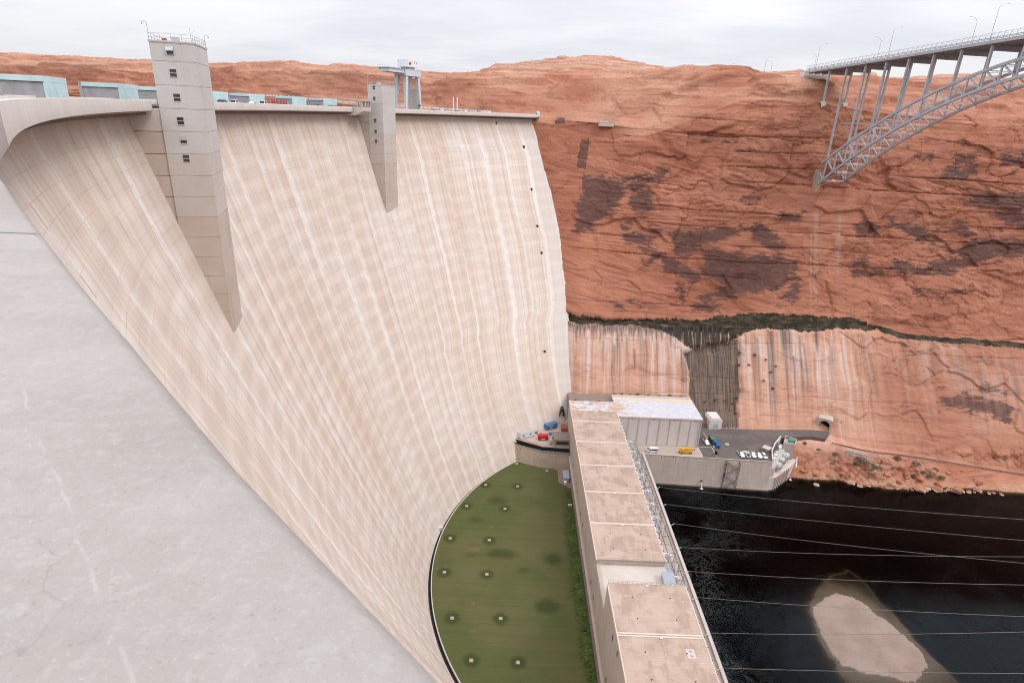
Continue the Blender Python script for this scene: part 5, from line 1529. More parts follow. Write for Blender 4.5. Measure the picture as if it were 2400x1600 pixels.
MB().beam((-4.4, -0.6, 0.55), (-1.3, -4.4, 0.55), 0.25, 0.9).build('curb', C_PAVE, pf)
MB().beam((-1.3, -4.4, 0.3), (5.4, 3.2, 0.3), 0.2, 0.5).build('curb', C_PAVE, pf)
MB().tube((5.2, 3.4, 0), (5.0, 3.6, 3.4), 0.07).tube((5.0, 3.6, 3.4), (4.6, 3.8, 3.6), 0.16).build('lamp', BOXGREY, pf)
# low annex against the plant
ax = empty('annex_hut', (29, 269.5, DK), 0, 'low flat concrete annex with a dark window against the plant', 'annex')
MB().box(-4.2, 4.0, -4.2, 3.6, 0, 3.6).build('wall', C_YARD, ax)
MB().box(-4.5, 4.0, -4.5, 3.9, 3.6, 4.0).build('roof', plain('annex_roof', (0.24, 0.2, 0.17), 0.9, var=0.12), ax)
MB().box(-3.2, 3.2, -4.26, -4.1, 1.2, 2.9).build('window_band', GLASS, ax)
# site trailers and containers
def box_unit(name, label, cat, p0, p1, w, h, mat, roofmat, extra=None):
    p0 = Vector((*p0, DK)); p1 = Vector((*p1, DK))
    d = p1 - p0; a = math.atan2(d.y, d.x); L = d.length
    t = empty(name, p0, a, label, cat)
    MB().box(0, L, 0, w, 0.35, h).build('body', mat, t)
    MB().box(-0.08, L + 0.08, -0.08, w + 0.08, h, h + 0.12).build('roof', roofmat, t)
    n = max(3, int(L / 0.55))
    for k in range(n + 1): MB().box(L * k / n - 0.04, L * k / n + 0.04, -0.05, 0.0, 0.4, h - 0.05).build('rib', mat, t)
    return t, L


t, L = box_unit('office_trailer', 'white office trailer with two square windows in the yard', 'trailer', (7.5, 270.6), (14.9, 274.9), 2.6, 3.0, WHITE, BOXGREY)
for x in (1.4, 5.6):
    w_ = MB().box(x, x + 0.95, -0.1, -0.03, 1.35, 2.25).build('window', WHITE, t)
    MB().box(x + 0.06, x + 0.89, -0.13, -0.09, 1.41, 2.19).build('pane', GLASS, w_)
MB().box(3.3, 4.1, -0.1, -0.03, 0.5, 2.4).build('door', WHITE, t)
for x in (0.4, 3, 5.5, 8): MB().box(x, x + 0.3, 0.3, 0.7, 0, 0.36).build('jack', BLACK, t)
t, L = box_unit('cargo_trailer', 'bright red enclosed cargo trailer in the yard', 'trailer', (17.0, 270.2), (22.0, 270.9), 2.2, 2.75, RED, RED)
for s_ in (-0.06, 1.95):
    w_ = MB().tube((2.3, s_, 0.4), (2.3, s_ + 0.3, 0.4), 0.42, 0.42, 14).build('wheel', BLACK, t)
    MB().tube((2.3, s_ - 0.03, 0.4), (2.3, s_ + 0.33, 0.4), 0.24, 0.24, 10).build('rim', WHITE, w_)
MB().box(1.4, 3.2, -0.22, 0.0, 0.85, 0.95).build('mudguard', WHITE, t)
MB().box(3.6, 4.3, -0.07, -0.02, 0.6, 2.2).build('door', plain('trailer_dark_red', (0.3, 0.01, 0.02), 0.5), t)
MB().beam((5.0, 1.1, 0.45), (6.3, 1.1, 0.45), 0.12, 0.12).build('drawbar', BLACK, t)
MB().box(-0.04, 0.01, 0.2, 2.0, 0.6, 2.6).build('rear_door', BLACK, t)
t, L = box_unit('equipment_container', 'blue container with pale lettering strip beside the dam', 'container', (21.6, 281.0), (27.6, 284.7), 2.5, 3.0, BLUE, BLUE)
MB().box(2.4, 3.7, -0.12, -0.05, 0.4, 2.2).build('door_leaf', plain('container_door_tan', (0.5, 0.36, 0.16), 0.7), t)
MB().box(1.2, 5.2, -0.1, -0.06, 2.45, 2.65).build('stripe', WHITE, t)
t, L = box_unit('rusty_container', 'short rusty red container beside the plant wall', 'container', (29.6, 280.0), (32.5, 280.0), 5.0, 2.4, RUST, RUST)
# loose gear in the yard
MISC = plain('gear_ochre', (0.32, 0.22, 0.1), 0.8, var=0.2)
for k, (x, y, lab) in enumerate([(17.2, 277.0, 'round grey mixing machine with a yellow drum in the yard'), (23.5, 277.4, 'small blue wheeled compressor before the blue container'), (25.3, 273.6, 'small dark generator behind the red trailer')]):
    e_ = empty('site_machine', (x, y, DK), 0.3 * k, lab, 'machine')
    MB().tube((0, 0, 0.3), (0, 0, 0.9), 0.95, 0.8, 12).build('base', (BOXGREY, BLUE, BLACK)[k], e_)
    MB().tube((-0.5, 0.6, 0.9), (-0.2, 1.2, 1.7), 0.4, 0.3, 10).build('drum', (YELLOW, GALV, BOXGREY)[k], e_)
    MB().beam((0.4, -0.5, 0.9), (1.5, -0.9, 1.3), 0.16, 0.16).build('arm', (BLACK, BLACK, RUST)[k], e_)
    for dx in (-0.7, 0.7): MB().tube((dx, -0.75, 0.28), (dx, -0.55, 0.28), 0.28, 0.28, 10).build('wheel', BLACK, e_)
st = empty('pipe_stack', (15.8, 278.4, DK), 0.5, 'small stack of pipes and scaffold leaning behind the office trailer', 'pipe stack')
for k in range(6): MB().tube((-1.6, -0.5 + 0.22 * k, 0.15 + 0.16 * (k % 3)), (1.6, -0.35 + 0.22 * k, 0.15 + 0.16 * (k % 3)), 0.1, 0.1, 6).build('pipe', (RUST, GALV)[k % 2], st)
tk = empty('water_tank', (23.2, 267.6, DK), 0, 'pale upright tank left of the low annex', 'tank')
MB().tube((0, 0, 0.5), (0, 0, 2.6), 0.75, 0.75, 14).tube((0, 0, 2.6), (0, 0, 3.0), 0.75, 0.25, 14).build('shell', BOXGREY, tk)
for a in range(3): MB().beam((0.5 * math.cos(a * 2.1), 0.5 * math.sin(a * 2.1), 0), (0.5 * math.cos(a * 2.1), 0.5 * math.sin(a * 2.1), 0.55), 0.12, 0.12).build('leg', BLACK, tk)
# arched niche where the dam meets the rock
nc = empty('arched_opening', (30.3, 290.2, DK), 0.0, 'dark pointed arch opening where the dam meets the rock', 'opening')
pts = [(-2.0, 0), (2.0, 0), (1.9, 3.0), (1.45, 6.0), (0.75, 8.3), (0.0, 9.3), (-0.75, 8.3), (-1.45, 6.0), (-1.9, 3.0)]
m = MB(); n = len(pts)
inn = [(x * 0.86, z * 0.94) for x, z in pts]
vs = [(x, -0.3, z) for x, z in pts] + [(x, -0.3, z) for x, z in inn] + [(x, 3.4, z) for x, z in pts] + [(x, 3.4, z) for x, z in inn]
fs = []
for i in range(n):
    j = (i + 1) % n
    fs += [(i, j, j + n, i + n), (i + n, j + n, j + 3 * n, i + 3 * n), (j, i, i + 2 * n, j + 2 * n)]
MB().add(vs, fs).build('arch_frame', plain('niche_brown', (0.09, 0.065, 0.045), 0.9, var=0.2), nc)
MB().add([(x, 1.3, z) for x, z in inn], [tuple(range(n))]).build('niche_back', DARK, nc)
MB().box(-0.6, 0.5, 0.6, 1.2, 0.1, 6.6).build('duct', GALV, nc)

# patio and shed on the lawn corner
o = MB().prism([(26.6, 256.9), (26.5, 245.7), (32.2, 240.9), (32.6, 257.0)], 8.0, LZ + 0.09).build('patio_paving', plain('patio_brick', (0.25, 0.17, 0.145), 0.9, var=0.15))
tag(o, 'small brown paved corner beside the lawn', kind='structure')
sh = empty('garden_shed', (30.0, 249.0, LZ), 0, 'small grey roofed shed between lawn and plant', 'shed')
MB().box(-1.0, 1.5, -2.8, 3.0, 0, 2.3).build('wall', BOXGREY, sh)
MB().add([(-1.3, -3.1, 2.3), (1.8, -3.1, 2.3), (1.8, 3.3, 2.7), (-1.3, 3.3, 2.7), (-1.3, -3.1, 2.42), (1.8, -3.1, 2.42), (1.8, 3.3, 2.82), (-1.3, 3.3, 2.82)], [(3, 2, 1, 0), (4, 5, 6, 7), (0, 1, 5, 4), (1, 2, 6, 5), (2, 3, 7, 6), (3, 0, 4, 7)]).build('roof', ROOFGREY, sh)
bx_ = empty('white_crate', (29.6, 244.6, LZ + 0.09), 0, 'white crate in front of the small grey shed', 'crate')
MB().box(-0.6, 0.6, -0.7, 0.7, 0, 1.2).build('box', WHITE, bx_)
MB().box(-0.65, 0.65, -0.75, 0.75, 1.2, 1.3).build('lid', WHITE, bx_)
o = empty('drain_spout_box', (30.6, 227.5, LZ), 0, 'small pale concrete block on the lawn near the plant wall', 'block')
MB().box(-0.9, 0.9, -0.45, 0.45, 0, 0.6).build('block', C_WHITE, o)
MB().box(-0.2, 0.2, -0.2, 0.2, 0.6, 0.72).build('lid', BOXGREY, o)
hut = empty('valve_hut', (-26.6, 207.6, LZ - 0.4), 0.3, 'tiny grey valve box on the curved lawn edge', 'valve box')
MB().box(-0.9, 0.9, -0.8, 0.8, 0, 1.5).build('box', BOXGREY, hut)
MB().box(-1.0, 1.0, -0.9, 0.9, 1.5, 1.62).build('lid', C_WHITE, hut)
# small roof fittings
for a, b_, x0, x1 in [(Y0 - BAY * k, Y0 - BAY * (k + 1), 33, 57) for k in range(5)] + [(143.4, 124.2, 33, 57), (124.2, 104.4, 33, 57)]:
    RT_ = RT if a > 150 else RT2
    for fx in (0.28, 0.75):
        for fy in (0.3, 0.72):
            pb('roof_drain', BLACK, x0 + (x1 - x0) * fx - 0.16, x0 + (x1 - x0) * fx + 0.16, b_ + (a - b_) * fy - 0.16, b_ + (a - b_) * fy + 0.16, RT_ + 0.003, RT_ + 0.12)
    pb('roof_curb_vent', JOINT, x0 + 11.6, x0 + 12.5, a - 1.2, a - 0.5, RT_ + 0.004, RT_ + 0.3)
hp = pb('roof_patch', C_WHITE, 50.9, 53.2, 117.2, 120.2, RT2 + 0.003, RT2 + 0.02)
for y in (118.0, 119.4):
    MB().tube((52.2 - 45, y - 200, RT2 - LZ + 0.02), (52.2 - 45, y - 200, RT2 - LZ + 0.3), 0.3, 0.3, 12).build('vent_cap', BOXGREY, hp)

# ------------------------------------------------------------------ vehicles
def wheelset(t, L, w, r, xs):
    for x in xs:
        for y in (-w / 2 + 0.12, w / 2 - 0.12):
            wh = MB().tube((x, y - 0.11, r), (x, y + 0.11, r), r, r, 14).build('wheel', BLACK, t)
            s_ = -1 if y < 0 else 1
            MB().tube((x, y + s_ * 0.1, r), (x, y + s_ * 0.125, r), r * 0.6, r * 0.55, 10).build('rim', GALV, wh)


def loft(secs):
    """secs: list of (x, halfwidth_bottom, zbottom, halfwidth_top, ztop)"""
    m = MB(); vs = []
    for x, wb, zb, wt, zt in secs:
        vs += [(x, -wb, zb), (x, wb, zb), (x, wt, zt), (x, -wt, zt)]
    fs = [(0, 1, 2, 3)]
    for k in range(len(secs) - 1):
        a = 4 * k; b = a + 4
        fs += [(a, b, b + 1, a + 1), (a + 1, b + 1, b + 2, a + 2), (a + 2, b + 2, b + 3, a + 3), (a + 3, b + 3, b, a)]
    e = 4 * (len(secs) - 1)
    fs.append((e + 3, e + 2, e + 1, e))
    return m.add(vs, fs)


def car_parts(t, kind, paint):
    if kind == 'pickup':
        L, w = 5.8, 2.0
        loft([(-2.9, 0.95, 0.5, 0.95, 1.08), (-0.5, 1.0, 0.42, 0.98, 1.1), (1.3, 1.0, 0.42, 0.97, 1.1), (2.55, 0.97, 0.45, 0.9, 1.06), (2.9, 0.9, 0.5, 0.82, 0.9)]).build('body', paint, t)
        cab = loft([(-0.55, 0.94, 1.08, 0.76, 1.82), (0.55, 0.94, 1.08, 0.76, 1.86), (1.65, 0.94, 1.08, 0.78, 1.12)]).build('cab', paint, t)
        MB().add([(0.62, -0.68, 1.8), (0.62, 0.68, 1.8), (1.55, 0.8, 1.17), (1.55, -0.8, 1.17)], [(0, 3, 2, 1)]).build('windscreen', GLASS, cab)
        for s_ in (-1, 1):
            MB().add([(-0.45, s_ * 0.945, 1.16), (1.35, s_ * 0.95, 1.16), (0.5, s_ * 0.79, 1.76), (-0.45, s_ * 0.79, 1.74)], [(0, 1, 2, 3)]).build('side_window', GLASS, cab)
        MB().add([(-0.57, -0.7, 1.2), (-0.57, 0.7, 1.2), (-0.56, 0.68, 1.74), (-0.56, -0.68, 1.74)], [(0, 1, 2, 3)]).build('rear_window', GLASS, cab)
        MB().box(-2.75, -0.62, -0.78, 0.78, 1.085, 1.1).build('load_bed', BLACK, t)
        for s_ in (-1, 1): MB().box(2.78, 2.93, s_ * 0.66 - 0.16, s_ * 0.66 + 0.16, 0.72, 0.9).build('headlight', GALV, t)
        MB().box(2.85, 2.98, -0.85, 0.85, 0.42, 0.6).build('bumper', BLACK, t)
        wheelset(t, L, w, 0.4, (-1.85, 1.85))
    elif kind == 'van':
        loft([(-2.95, 0.98, 0.4, 0.86, 2.55), (1.2, 1.0, 0.38, 0.86, 2.6), (1.75, 1.0, 0.38, 0.82, 2.25), (2.55, 0.98, 0.4, 0.86, 1.28), (2.98, 0.9, 0.45, 0.8, 1.0)]).build('body', paint, t)
        MB().add([(1.45, -0.74, 2.42), (1.45, 0.74, 2.42), (2.45, 0.82, 1.42), (2.45, -0.82, 1.42)], [(0, 3, 2, 1)]).build('windscreen', GLASS, t)
        t.children[-1].location = (0.06, 0, 0.03)
        for s_ in (-1, 1):
            MB().add([(-2.6, s_ * 0.955, 1.35), (0.65, s_ * 0.965, 1.35), (0.65, s_ * 0.91, 2.05), (-2.6, s_ * 0.905, 2.05)], [(0, 1, 2, 3)]).build('side_window', GLASS, t)
            MB().add([(0.9, s_ * 0.97, 1.3), (1.9, s_ * 0.95, 1.3), (1.6, s_ * 0.9, 1.85), (0.9, s_ * 0.92, 1.95)], [(0, 1, 2, 3)]).build('door_window', GLASS, t)
            MB().box(2.8, 3.0, s_ * 0.68 - 0.15, s_ * 0.68 + 0.15, 0.75, 0.95).build('headlight', GALV, t)
        MB().box(2.85, 3.02, -0.88, 0.88, 0.4, 0.6).build('bumper', BLACK, t)
        wheelset(t, 5.9, 2.0, 0.36, (-1.9, 1.85))
    else:
        loft([(-2.3, 0.85, 0.45, 0.8, 0.95), (-1.4, 0.93, 0.35, 0.9, 1.0), (1.2, 0.93, 0.35, 0.9, 0.98), (2.1, 0.9, 0.4, 0.8, 0.82), (2.35, 0.8, 0.45, 0.7, 0.68)]).build('body', paint, t)
        hh = 1.72 if kind == 'suv' else 1.46
        bk = -2.2 if kind == 'suv' else -1.75
        cab = loft([(bk, 0.86, 0.96, 0.68, 1.05), (bk + 0.45, 0.88, 0.96, 0.68, hh - 0.03), (0.2, 0.88, 0.96, 0.68, hh), (1.25, 0.88, 0.96, 0.74, 1.0)]).build('cab', paint, t)
        MB().add([(0.25, -0.62, hh - 0.06), (0.25, 0.62, hh - 0.06), (1.12, 0.74, 1.05), (1.12, -0.74, 1.05)], [(0, 3, 2, 1)]).build('windscreen', GLASS, cab)
        cab.children[-1].location = (0.04, 0, 0.03)
        for s_ in (-1, 1):
            MB().add([(bk + 0.35, s_ * 0.885, 1.03), (0.95, s_ * 0.885, 1.03), (0.2, s_ * 0.71, hh - 0.08), (bk + 0.55, s_ * 0.71, hh - 0.1)], [(0, 1, 2, 3)]).build('side_window', GLASS, cab)
            MB().box(2.2, 2.38, s_ * 0.58 - 0.15, s_ * 0.58 + 0.15, 0.6, 0.75).build('headlight', GALV, t)
        wheelset(t, 4.6, 1.86, 0.34, (-1.4, 1.42))


PROTO = {}
KCAT = {'pickup': ('pickup_truck', 'pickup truck'), 'van': ('passenger_van', 'van'), 'car': ('sedan_car', 'car'), 'suv': ('sport_utility_car', 'car')}


def vehicle(kind, paint, loc, rz, label, group=None):
    key = (kind, paint.name)
    nm, cat = KCAT[kind]
    if key not in PROTO:
        t = empty(nm)
        car_parts(t, kind, paint)
        PROTO[key] = t
    else:
        t = copy_tree(PROTO[key])
    t.location = loc; t.rotation_euler = (0, 0, rz)
    for k_ in ('label', 'category', 'group'):
        if k_ in t: del t[k_]
    tag(t, label, cat, group)
    return t


D2R = math.radians
vehicle('van', CARWHITE, (75.1, 263.7, DK), math.pi - 0.02, 'white high roof passenger van on the river deck')
PK = [(120.9, 263.9, 'dark load bed, leftmost of the parked row'), (123.9, 264.0, 'second from the left in the parked row, parked nose in'), (126.8, 263.9, 'third from the left in the parked row'), (129.8, 263.6, 'fourth from the left in the parked row')]
for k, (x, y, l) in enumerate(PK):
    vehicle('pickup', CARWHITE, (x, y, DK), D2R(-84) if k != 1 else D2R(96), 'white pickup truck, ' + l, 'white trucks parked in a row above the river wall')
vehicle('suv', CARWHITE, (132.6, 263.2, DK), D2R(-82), 'white sport utility car at the right end of the parked row', 'white trucks parked in a row above the river wall')
vehicle('pickup', CARWHITE, (106.2, 274.8, DK), D2R(-87), 'lone white pickup truck beside the service hall and dumpsters')
vehicle('suv', CARWHITE, (103.0, 284.5, DK), D2R(-80), 'white car half hidden behind the service hall corner')

# telescopic crane on the deck
tc = empty('mobile_crane', (92.4, 263.9, DK), 0.05, 'yellow telescopic mobile crane parked on the river deck', 'mobile crane')
loft([(-3.2, 1.1, 0.7, 1.05, 1.5), (2.6, 1.1, 0.7, 1.05, 1.5), (3.2, 1.0, 0.8, 0.95, 1.35)]).build('chassis', YELLOW, tc)
MB().box(-3.0, -1.0, -1.05, -0.2, 1.5, 2.6).build('engine_cover', YELLOW, tc)
cb = loft([(0.2, 0.5, 1.5, 0.45, 2.7), (1.2, 0.5, 1.5, 0.45, 2.7), (1.6, 0.5, 1.5, 0.42, 1.9)])
cb.v = [(x, y + 0.55, z) for x, y, z in cb.v]
cb.build('cab', YELLOW, tc)
MB().box(0.3, 1.1, 0.02, 0.06, 1.8, 2.5).build('cab_window', GLASS, tc)
MB().beam((-3.2, -0.1, 2.5), (3.9, -0.1, 2.2), 0.6, 0.65).build('boom', YELLOW, tc)
MB().beam((3.2, -0.1, 2.2), (4.6, -0.1, 2.1), 0.4, 0.42).build('boom_tip', BLACK, tc)
MB().tube((0, 0, 1.45), (0, 0, 1.75), 0.8, 0.8, 14).build('turntable', GALV, tc)
MB().beam((-3.8, -0.8, 0.9), (-3.2, -0.8, 0.9), 0.3, 0.4).build('outrigger', BLACK, tc)
for x in (-2.2, 2.2):
    for y in (-1.0, 1.0):
        w_ = MB().tube((x, y - 0.2, 0.62), (x, y + 0.2, 0.62), 0.62, 0.62, 14).build('wheel', BLACK, tc)
        MB().tube((x, y + (0.2 if y > 0 else -0.2), 0.62), (x, y + (0.23 if y > 0 else -0.23), 0.62), 0.32, 0.3, 10).build('rim', YELLOW, w_)


def dumpster(loc, rz, mat, label):
    t = empty('dumpster', loc, rz, label, 'dumpster', 'dumpsters in the parking yard')
    MB().hexa([(-1.2, -0.75, 0.2), (1.2, -0.75, 0.2), (1.2, 0.75, 0.2), (-1.2, 0.75, 0.2)], [(-1.4, -0.95, 1.5), (1.4, -0.95, 1.5), (1.4, 0.95, 1.5), (-1.4, 0.95, 1.5)]).build('bin', mat, t)
    MB().box(-1.45, -0.05, -1.0, 1.0, 1.5, 1.6).build('lid', mat, t); MB().box(0.05, 1.45, -1.0, 1.0, 1.5, 1.58).build('lid', mat, t)
    for x in (-1.3, 1.3): MB().box(x - 0.1, x + 0.1, -0.7, 0.7, 0, 0.2).build('skid', BLACK, t)


dumpster((110.5, 277.6, DK), 1.2, GREEN, 'green dumpster at the back of the dumpster line')
dumpster((110.9, 274.6, DK), 1.25, DBLUE, 'blue dumpster between the green one and the front blue one')
dumpster((111.3, 271.2, DK), 1.4, DBLUE, 'front blue dumpster standing nearest the river wall')
sc = empty('mesh_screen', (108.6, 275.0, DK), 0, 'dark mesh screen fence left of the dumpsters', 'fence')
for k in range(4): MB().box(-0.05, 0.05, -3.6 + k * 2.0, -1.65 + k * 2.0, 0.2, 2.4).build('screen_panel', BLACK, sc)
for k in range(5): MB().tube((0, -3.63 + k * 2.0, 0), (0, -3.63 + k * 2.0, 2.5), 0.06).build('post', GALV, sc)
sc = empty('mesh_gate', (108.2, 262.2, DK), 0.4, 'small dark mesh gate at the river wall edge', 'gate')
MB().box(-0.04, 0.04, 0, 2.0, 0.2, 2.2).build('leaf', BLACK, sc); MB().tube((0, -0.06, 0), (0, -0.06, 2.4), 0.07).build('post', GALV, sc)
for k, (x, y) in enumerate([(108.5, 279.6), (108.9, 270.4)]):
    b = empty('traffic_barrel', (x, y, DK), 0, 'small pale green barrel at the %s end of the dumpster line' % ('far' if k == 0 else 'near'), 'barrel')
    MB().tube((0, 0, 0), (0, 0, 0.9), 0.36, 0.32, 10).build('drum', TEALW, b); MB().tube((0, 0, 0.4), (0, 0, 0.55), 0.365, 0.36, 10).build('band', WHITE, b)
cp = empty('shade_canopy', (135.6, 268.2, DK), 0.8, 'tan shade canopy on posts near the outlet valves', 'canopy')
MB().box(-1.9, 1.9, -1.9, 1.9, 2.6, 2.75).build('roof', TANROOF, cp)
for x in (-1.7, 1.7):
    for y in (-1.7, 1.7): MB().tube((x, y, 0), (x, y, 2.6), 0.07).build('post', GALV, cp)
MB().box(-1.0, 1.0, -0.4, 0.4, 0.7, 0.78).build('table', TANROOF, cp)
m = empty('manhole_cover', (117.4, 274.6, DK), 0, 'pale square cover set in the asphalt', 'cover')
MB().box(-1.0, 1.0, -0.9, 0.9, 0.0, 0.03).build('frame', C_WHITE, m); MB().box(-0.6, 0.6, -0.5, 0.5, 0.03, 0.05).build('lid', BOXGREY, m)

# ------------------------------------------------------------------ portals in the cliff
pt = empty('door_portal', (115.6, 292.4, DK), 0.08, 'pale concrete portal with a light blue door at the cliff foot', 'portal')
MB().prism([(-3.6, -2), (3.6, -2), (3.6, 6), (-3.6, 6)], 0, 5.3).build('body', C_PLANT2, pt)
m = MB().hexa([(-3.6, -2, 5.3), (3.6, -2, 5.3), (3.6, 6, 5.3), (-3.6, 6, 5.3)], [(-2.5, -1.7, 6.6), (2.5, -1.7, 6.6), (2.8, 6, 6.6), (-2.8, 6, 6.6)]); m.build('top_block', C_PLANT2, pt)
pts = [(-2.2, 0), (2.2, 0), (2.2, 3.4), (1.4, 4.3), (-1.4, 4.3), (-2.2, 3.4)]
MB().add([(x, -2.06, z) for x, z in pts], [tuple(range(6))]).build('door_frame', WHITE, pt)
MB().add([(x * 0.84, -2.1, z * 0.92) for x, z in pts], [tuple(range(6))]).build('door_leaf', CYAN, pt)
MB().add([(x * 0.6 + 0.1, -2.13, 0.4 + z * 0.62) for x, z in pts], [tuple(range(6))]).build('door_panel', BOXGREY, pt)
tn = empty('tunnel_portal', (178.2, 294.9, DK), -0.5, 'dark arched road tunnel portal with a concrete face in the cliff', 'tunnel')
arch = [(2.7 * math.cos(a), 3.4 + 2.7 * math.sin(a)) for a in np.linspace(0, math.pi, 13)]
inner = [(2.7, 0)] + arch + [(-2.7, 0)]
outer = [(3.9, 0), (3.9, 3.0), (3.9, 4.5), (3.9, 5.8), (3.6, 7.0), (2.5, 7.3), (1.2, 7.4), (0.4, 7.4), (-0.4, 7.4), (-1.2, 7.4), (-2.5, 7.3), (-3.6, 7.0), (-3.9, 5.8), (-3.9, 3.0), (-3.9, 0)]
n = 15
vs = [(x, -1.4, z) for x, z in inner] + [(x, -1.4, z) for x, z in outer] + [(x, 9, z) for x, z in inner] + [(x, 9, z) for x, z in outer]
fs = []
for i in range(n - 1):
    j = i + 1
    fs += [(i, j, j + n, i + n), (i + n, j + n, j + 3 * n, i + 3 * n)]
MB().add(vs, fs).build('headwall', C_PLANT, tn)
MB().add([(x, -1.35, z) for x, z in inner] + [(x, 9, z) for x, z in inner], [(i, i + n, i + 1 + n, i + 1) for i in range(n - 1)]).build('tunnel_lining', plain('lining_shade_mat', (0.06, 0.055, 0.05), 0.95), tn)  # lining coloured dark to stand for the shade inside the tunnel
MB().add([(x * 0.985, 0.6, z) for x, z in inner], [tuple(range(n))]).build('tunnel_shade', plain('tunnel_shade_mat', (0.012, 0.012, 0.014), 0.9), tn)  # black sheet across the bore in place of the tunnel's inner shade

# ------------------------------------------------------------------ river outlet works
ow = empty('outlet_works', (146, 271, 0), 0, 'angled concrete outlet block with pale round valves at the river', 'outlet works')
OB = [(135.3, 258.7), (139.0, 259.6), (151.2, 270.2), (157.2, 277.0), (158.2, 284.8), (149.6, 283.9), (138.4, 268.2)]
MB().prism([(x - 146, y - 271) for x, y in OB], -6, 7.4).build('base_block', C_WALL, ow)
for k in range(8):
    f = k / 8; x = 139.0 + 12.2 * f; y = 259.6 + 10.6 * f
    MB().beam((x - 146 + 0.1, y - 271 - 0.12, -4), (x - 146 + 0.1, y - 271 - 0.12, 7.35), 0.7, 0.35, up=(0.75, 0.66, 0)).build('buttress', C_WALL if k % 2 else C_PLANT, ow)
MB().prism([(135.4 - 146, 259.2 - 271), (137.9 - 146, 260.2 - 271), (142.3 - 146, 267.2 - 271), (150.2 - 146, 277.6 - 271), (152.2 - 146, 284.2 - 271), (149.5 - 146, 283.7 - 271), (138.4 - 146, 268 - 271)], 7.4, 12.8).build('valve_gallery', C_PLANT, ow)
for p0, p1 in (((135.4, 259.2), (138.4, 268.0)), ((138.4, 268.0), (143.4, 276.2)), ((143.4, 276.2), (149.6, 283.8))):
    MB().beam((p0[0] - 146, p0[1] - 271, 15.5), (p1[0] - 146, p1[1] - 271, 15.5), 0.45, 5.4).build('curved_wall', C_PLANT2, ow)
MB().prism([(149.6 - 146, 279.2 - 271), (154.8 - 146, 277.1 - 271), (158.0 - 146, 283.0 - 271), (153.5 - 146, 286 - 271)], 7.4, 15.6).build('control_house', C_PLANT, ow)
MB().prism([(150.5 - 146, 281.3 - 271), (156.4 - 146, 279.8 - 271), (157.6 - 146, 282.9 - 271), (153.4 - 146, 285.3 - 271)], 15.6, 15.9).build('roof_ledge', C_FASCIA, ow)
for p0, p1 in (((149.6, 279.2), (154.8, 277.1)), ((154.8, 277.1), (158.0, 283.0)), ((158.0, 283.0), (153.5, 286.0)), ((153.5, 286.0), (149.6, 279.2))):
    MB().beam((p0[0] - 146, p0[1] - 271, 16.4), (p1[0] - 146, p1[1] - 271, 16.4), 0.3, 1.6).build('parapet', C_FASCIA, ow)
MB().box(153.2 - 146, 156.2 - 146, 280.6 - 271, 282.6 - 271, 15.9, 17.1).build('teal_tank', GREEN, ow)
for k, (x, y) in enumerate([(141.4, 266.2), (145.6, 271.6), (149.6, 275.9)]):
    dv = Vector((0.86, -0.5, -0.08)).normalized()
    c = Vector((x - 146, y - 271, 10.6))
    v = MB().tube(c - dv * 2.6, c + dv * 2.3, 2.05, 2.05, 24).build('valve_barrel', (BOXGREY, GALV, BOXGREY)[k], ow, smooth=False)
    for s_ in (-2.3, -1.1, 0.1, 1.3):
        MB().tube(c + dv * (s_ - 0.09), c + dv * (s_ + 0.09), 2.16, 2.16, 24).build('flange', WHITE, v)
    MB().tube(c + dv * 2.3, c + dv * 2.9, 2.0, 1.1, 24).build('outlet_cone', GALV if k != 1 else RUST, v)
    MB().tube(c + dv * 2.88, c + dv * 2.92, 0.9, 0.9, 16).build('outlet_mouth', DARK, v)
for k, (x, y, s_) in enumerate([(139.8, 266.5, 1.0), (141.6, 269.5, 1.2), (143.6, 272.4, 1.0), (147.0, 277.5, 1.3), (148.6, 280.0, 1.1)]):
    MB().box(x - 146 - s_ * 0.55, x - 146 + s_ * 0.55, y - 271 - s_ * 0.7, y - 271 + s_ * 0.7, 12.8, 13.5 + s_ * 1.3).build('valve_motor', WHITE, ow)
# scaffold stair on the river wall
ss = empty('scaffold_stair', (115.4, 259.4, 0), -0.045, 'dark zigzag scaffold stair hung on the river wall', 'stair')
fr = MB()
for x in (-3.4, 3.4):
    for y in (-1.9, -0.3): fr.beam((x, y, 0.5), (x, y, 16.8), 0.16, 0.16)
    for z in np.arange(1, 16, 2.6): fr.beam((x, -1.9, z), (x, -0.3, z + 1.8), 0.08, 0.08).beam((x, -1.9, z), (x, -0.3, z), 0.08, 0.08)
fr.build('frame', BLACK, ss)
fl = [((-3.2, 0.6), (3.2, 4.6)), ((3.2, 4.8), (-3.2, 8.6)), ((-3.2, 8.8), (3.2, 12.6)), ((3.2, 12.8), (-2.6, 16.6))]
for (xa, za), (xb, zb) in fl:
    MB().beam((xa, -1.1, za), (xb, -1.1, zb), 1.1, 0.22).build('flight', GALV, ss)
    MB().beam((xa, -1.75, za + 1), (xb, -1.75, zb + 1), 0.07, 0.07).build('handrail', BLACK, ss)


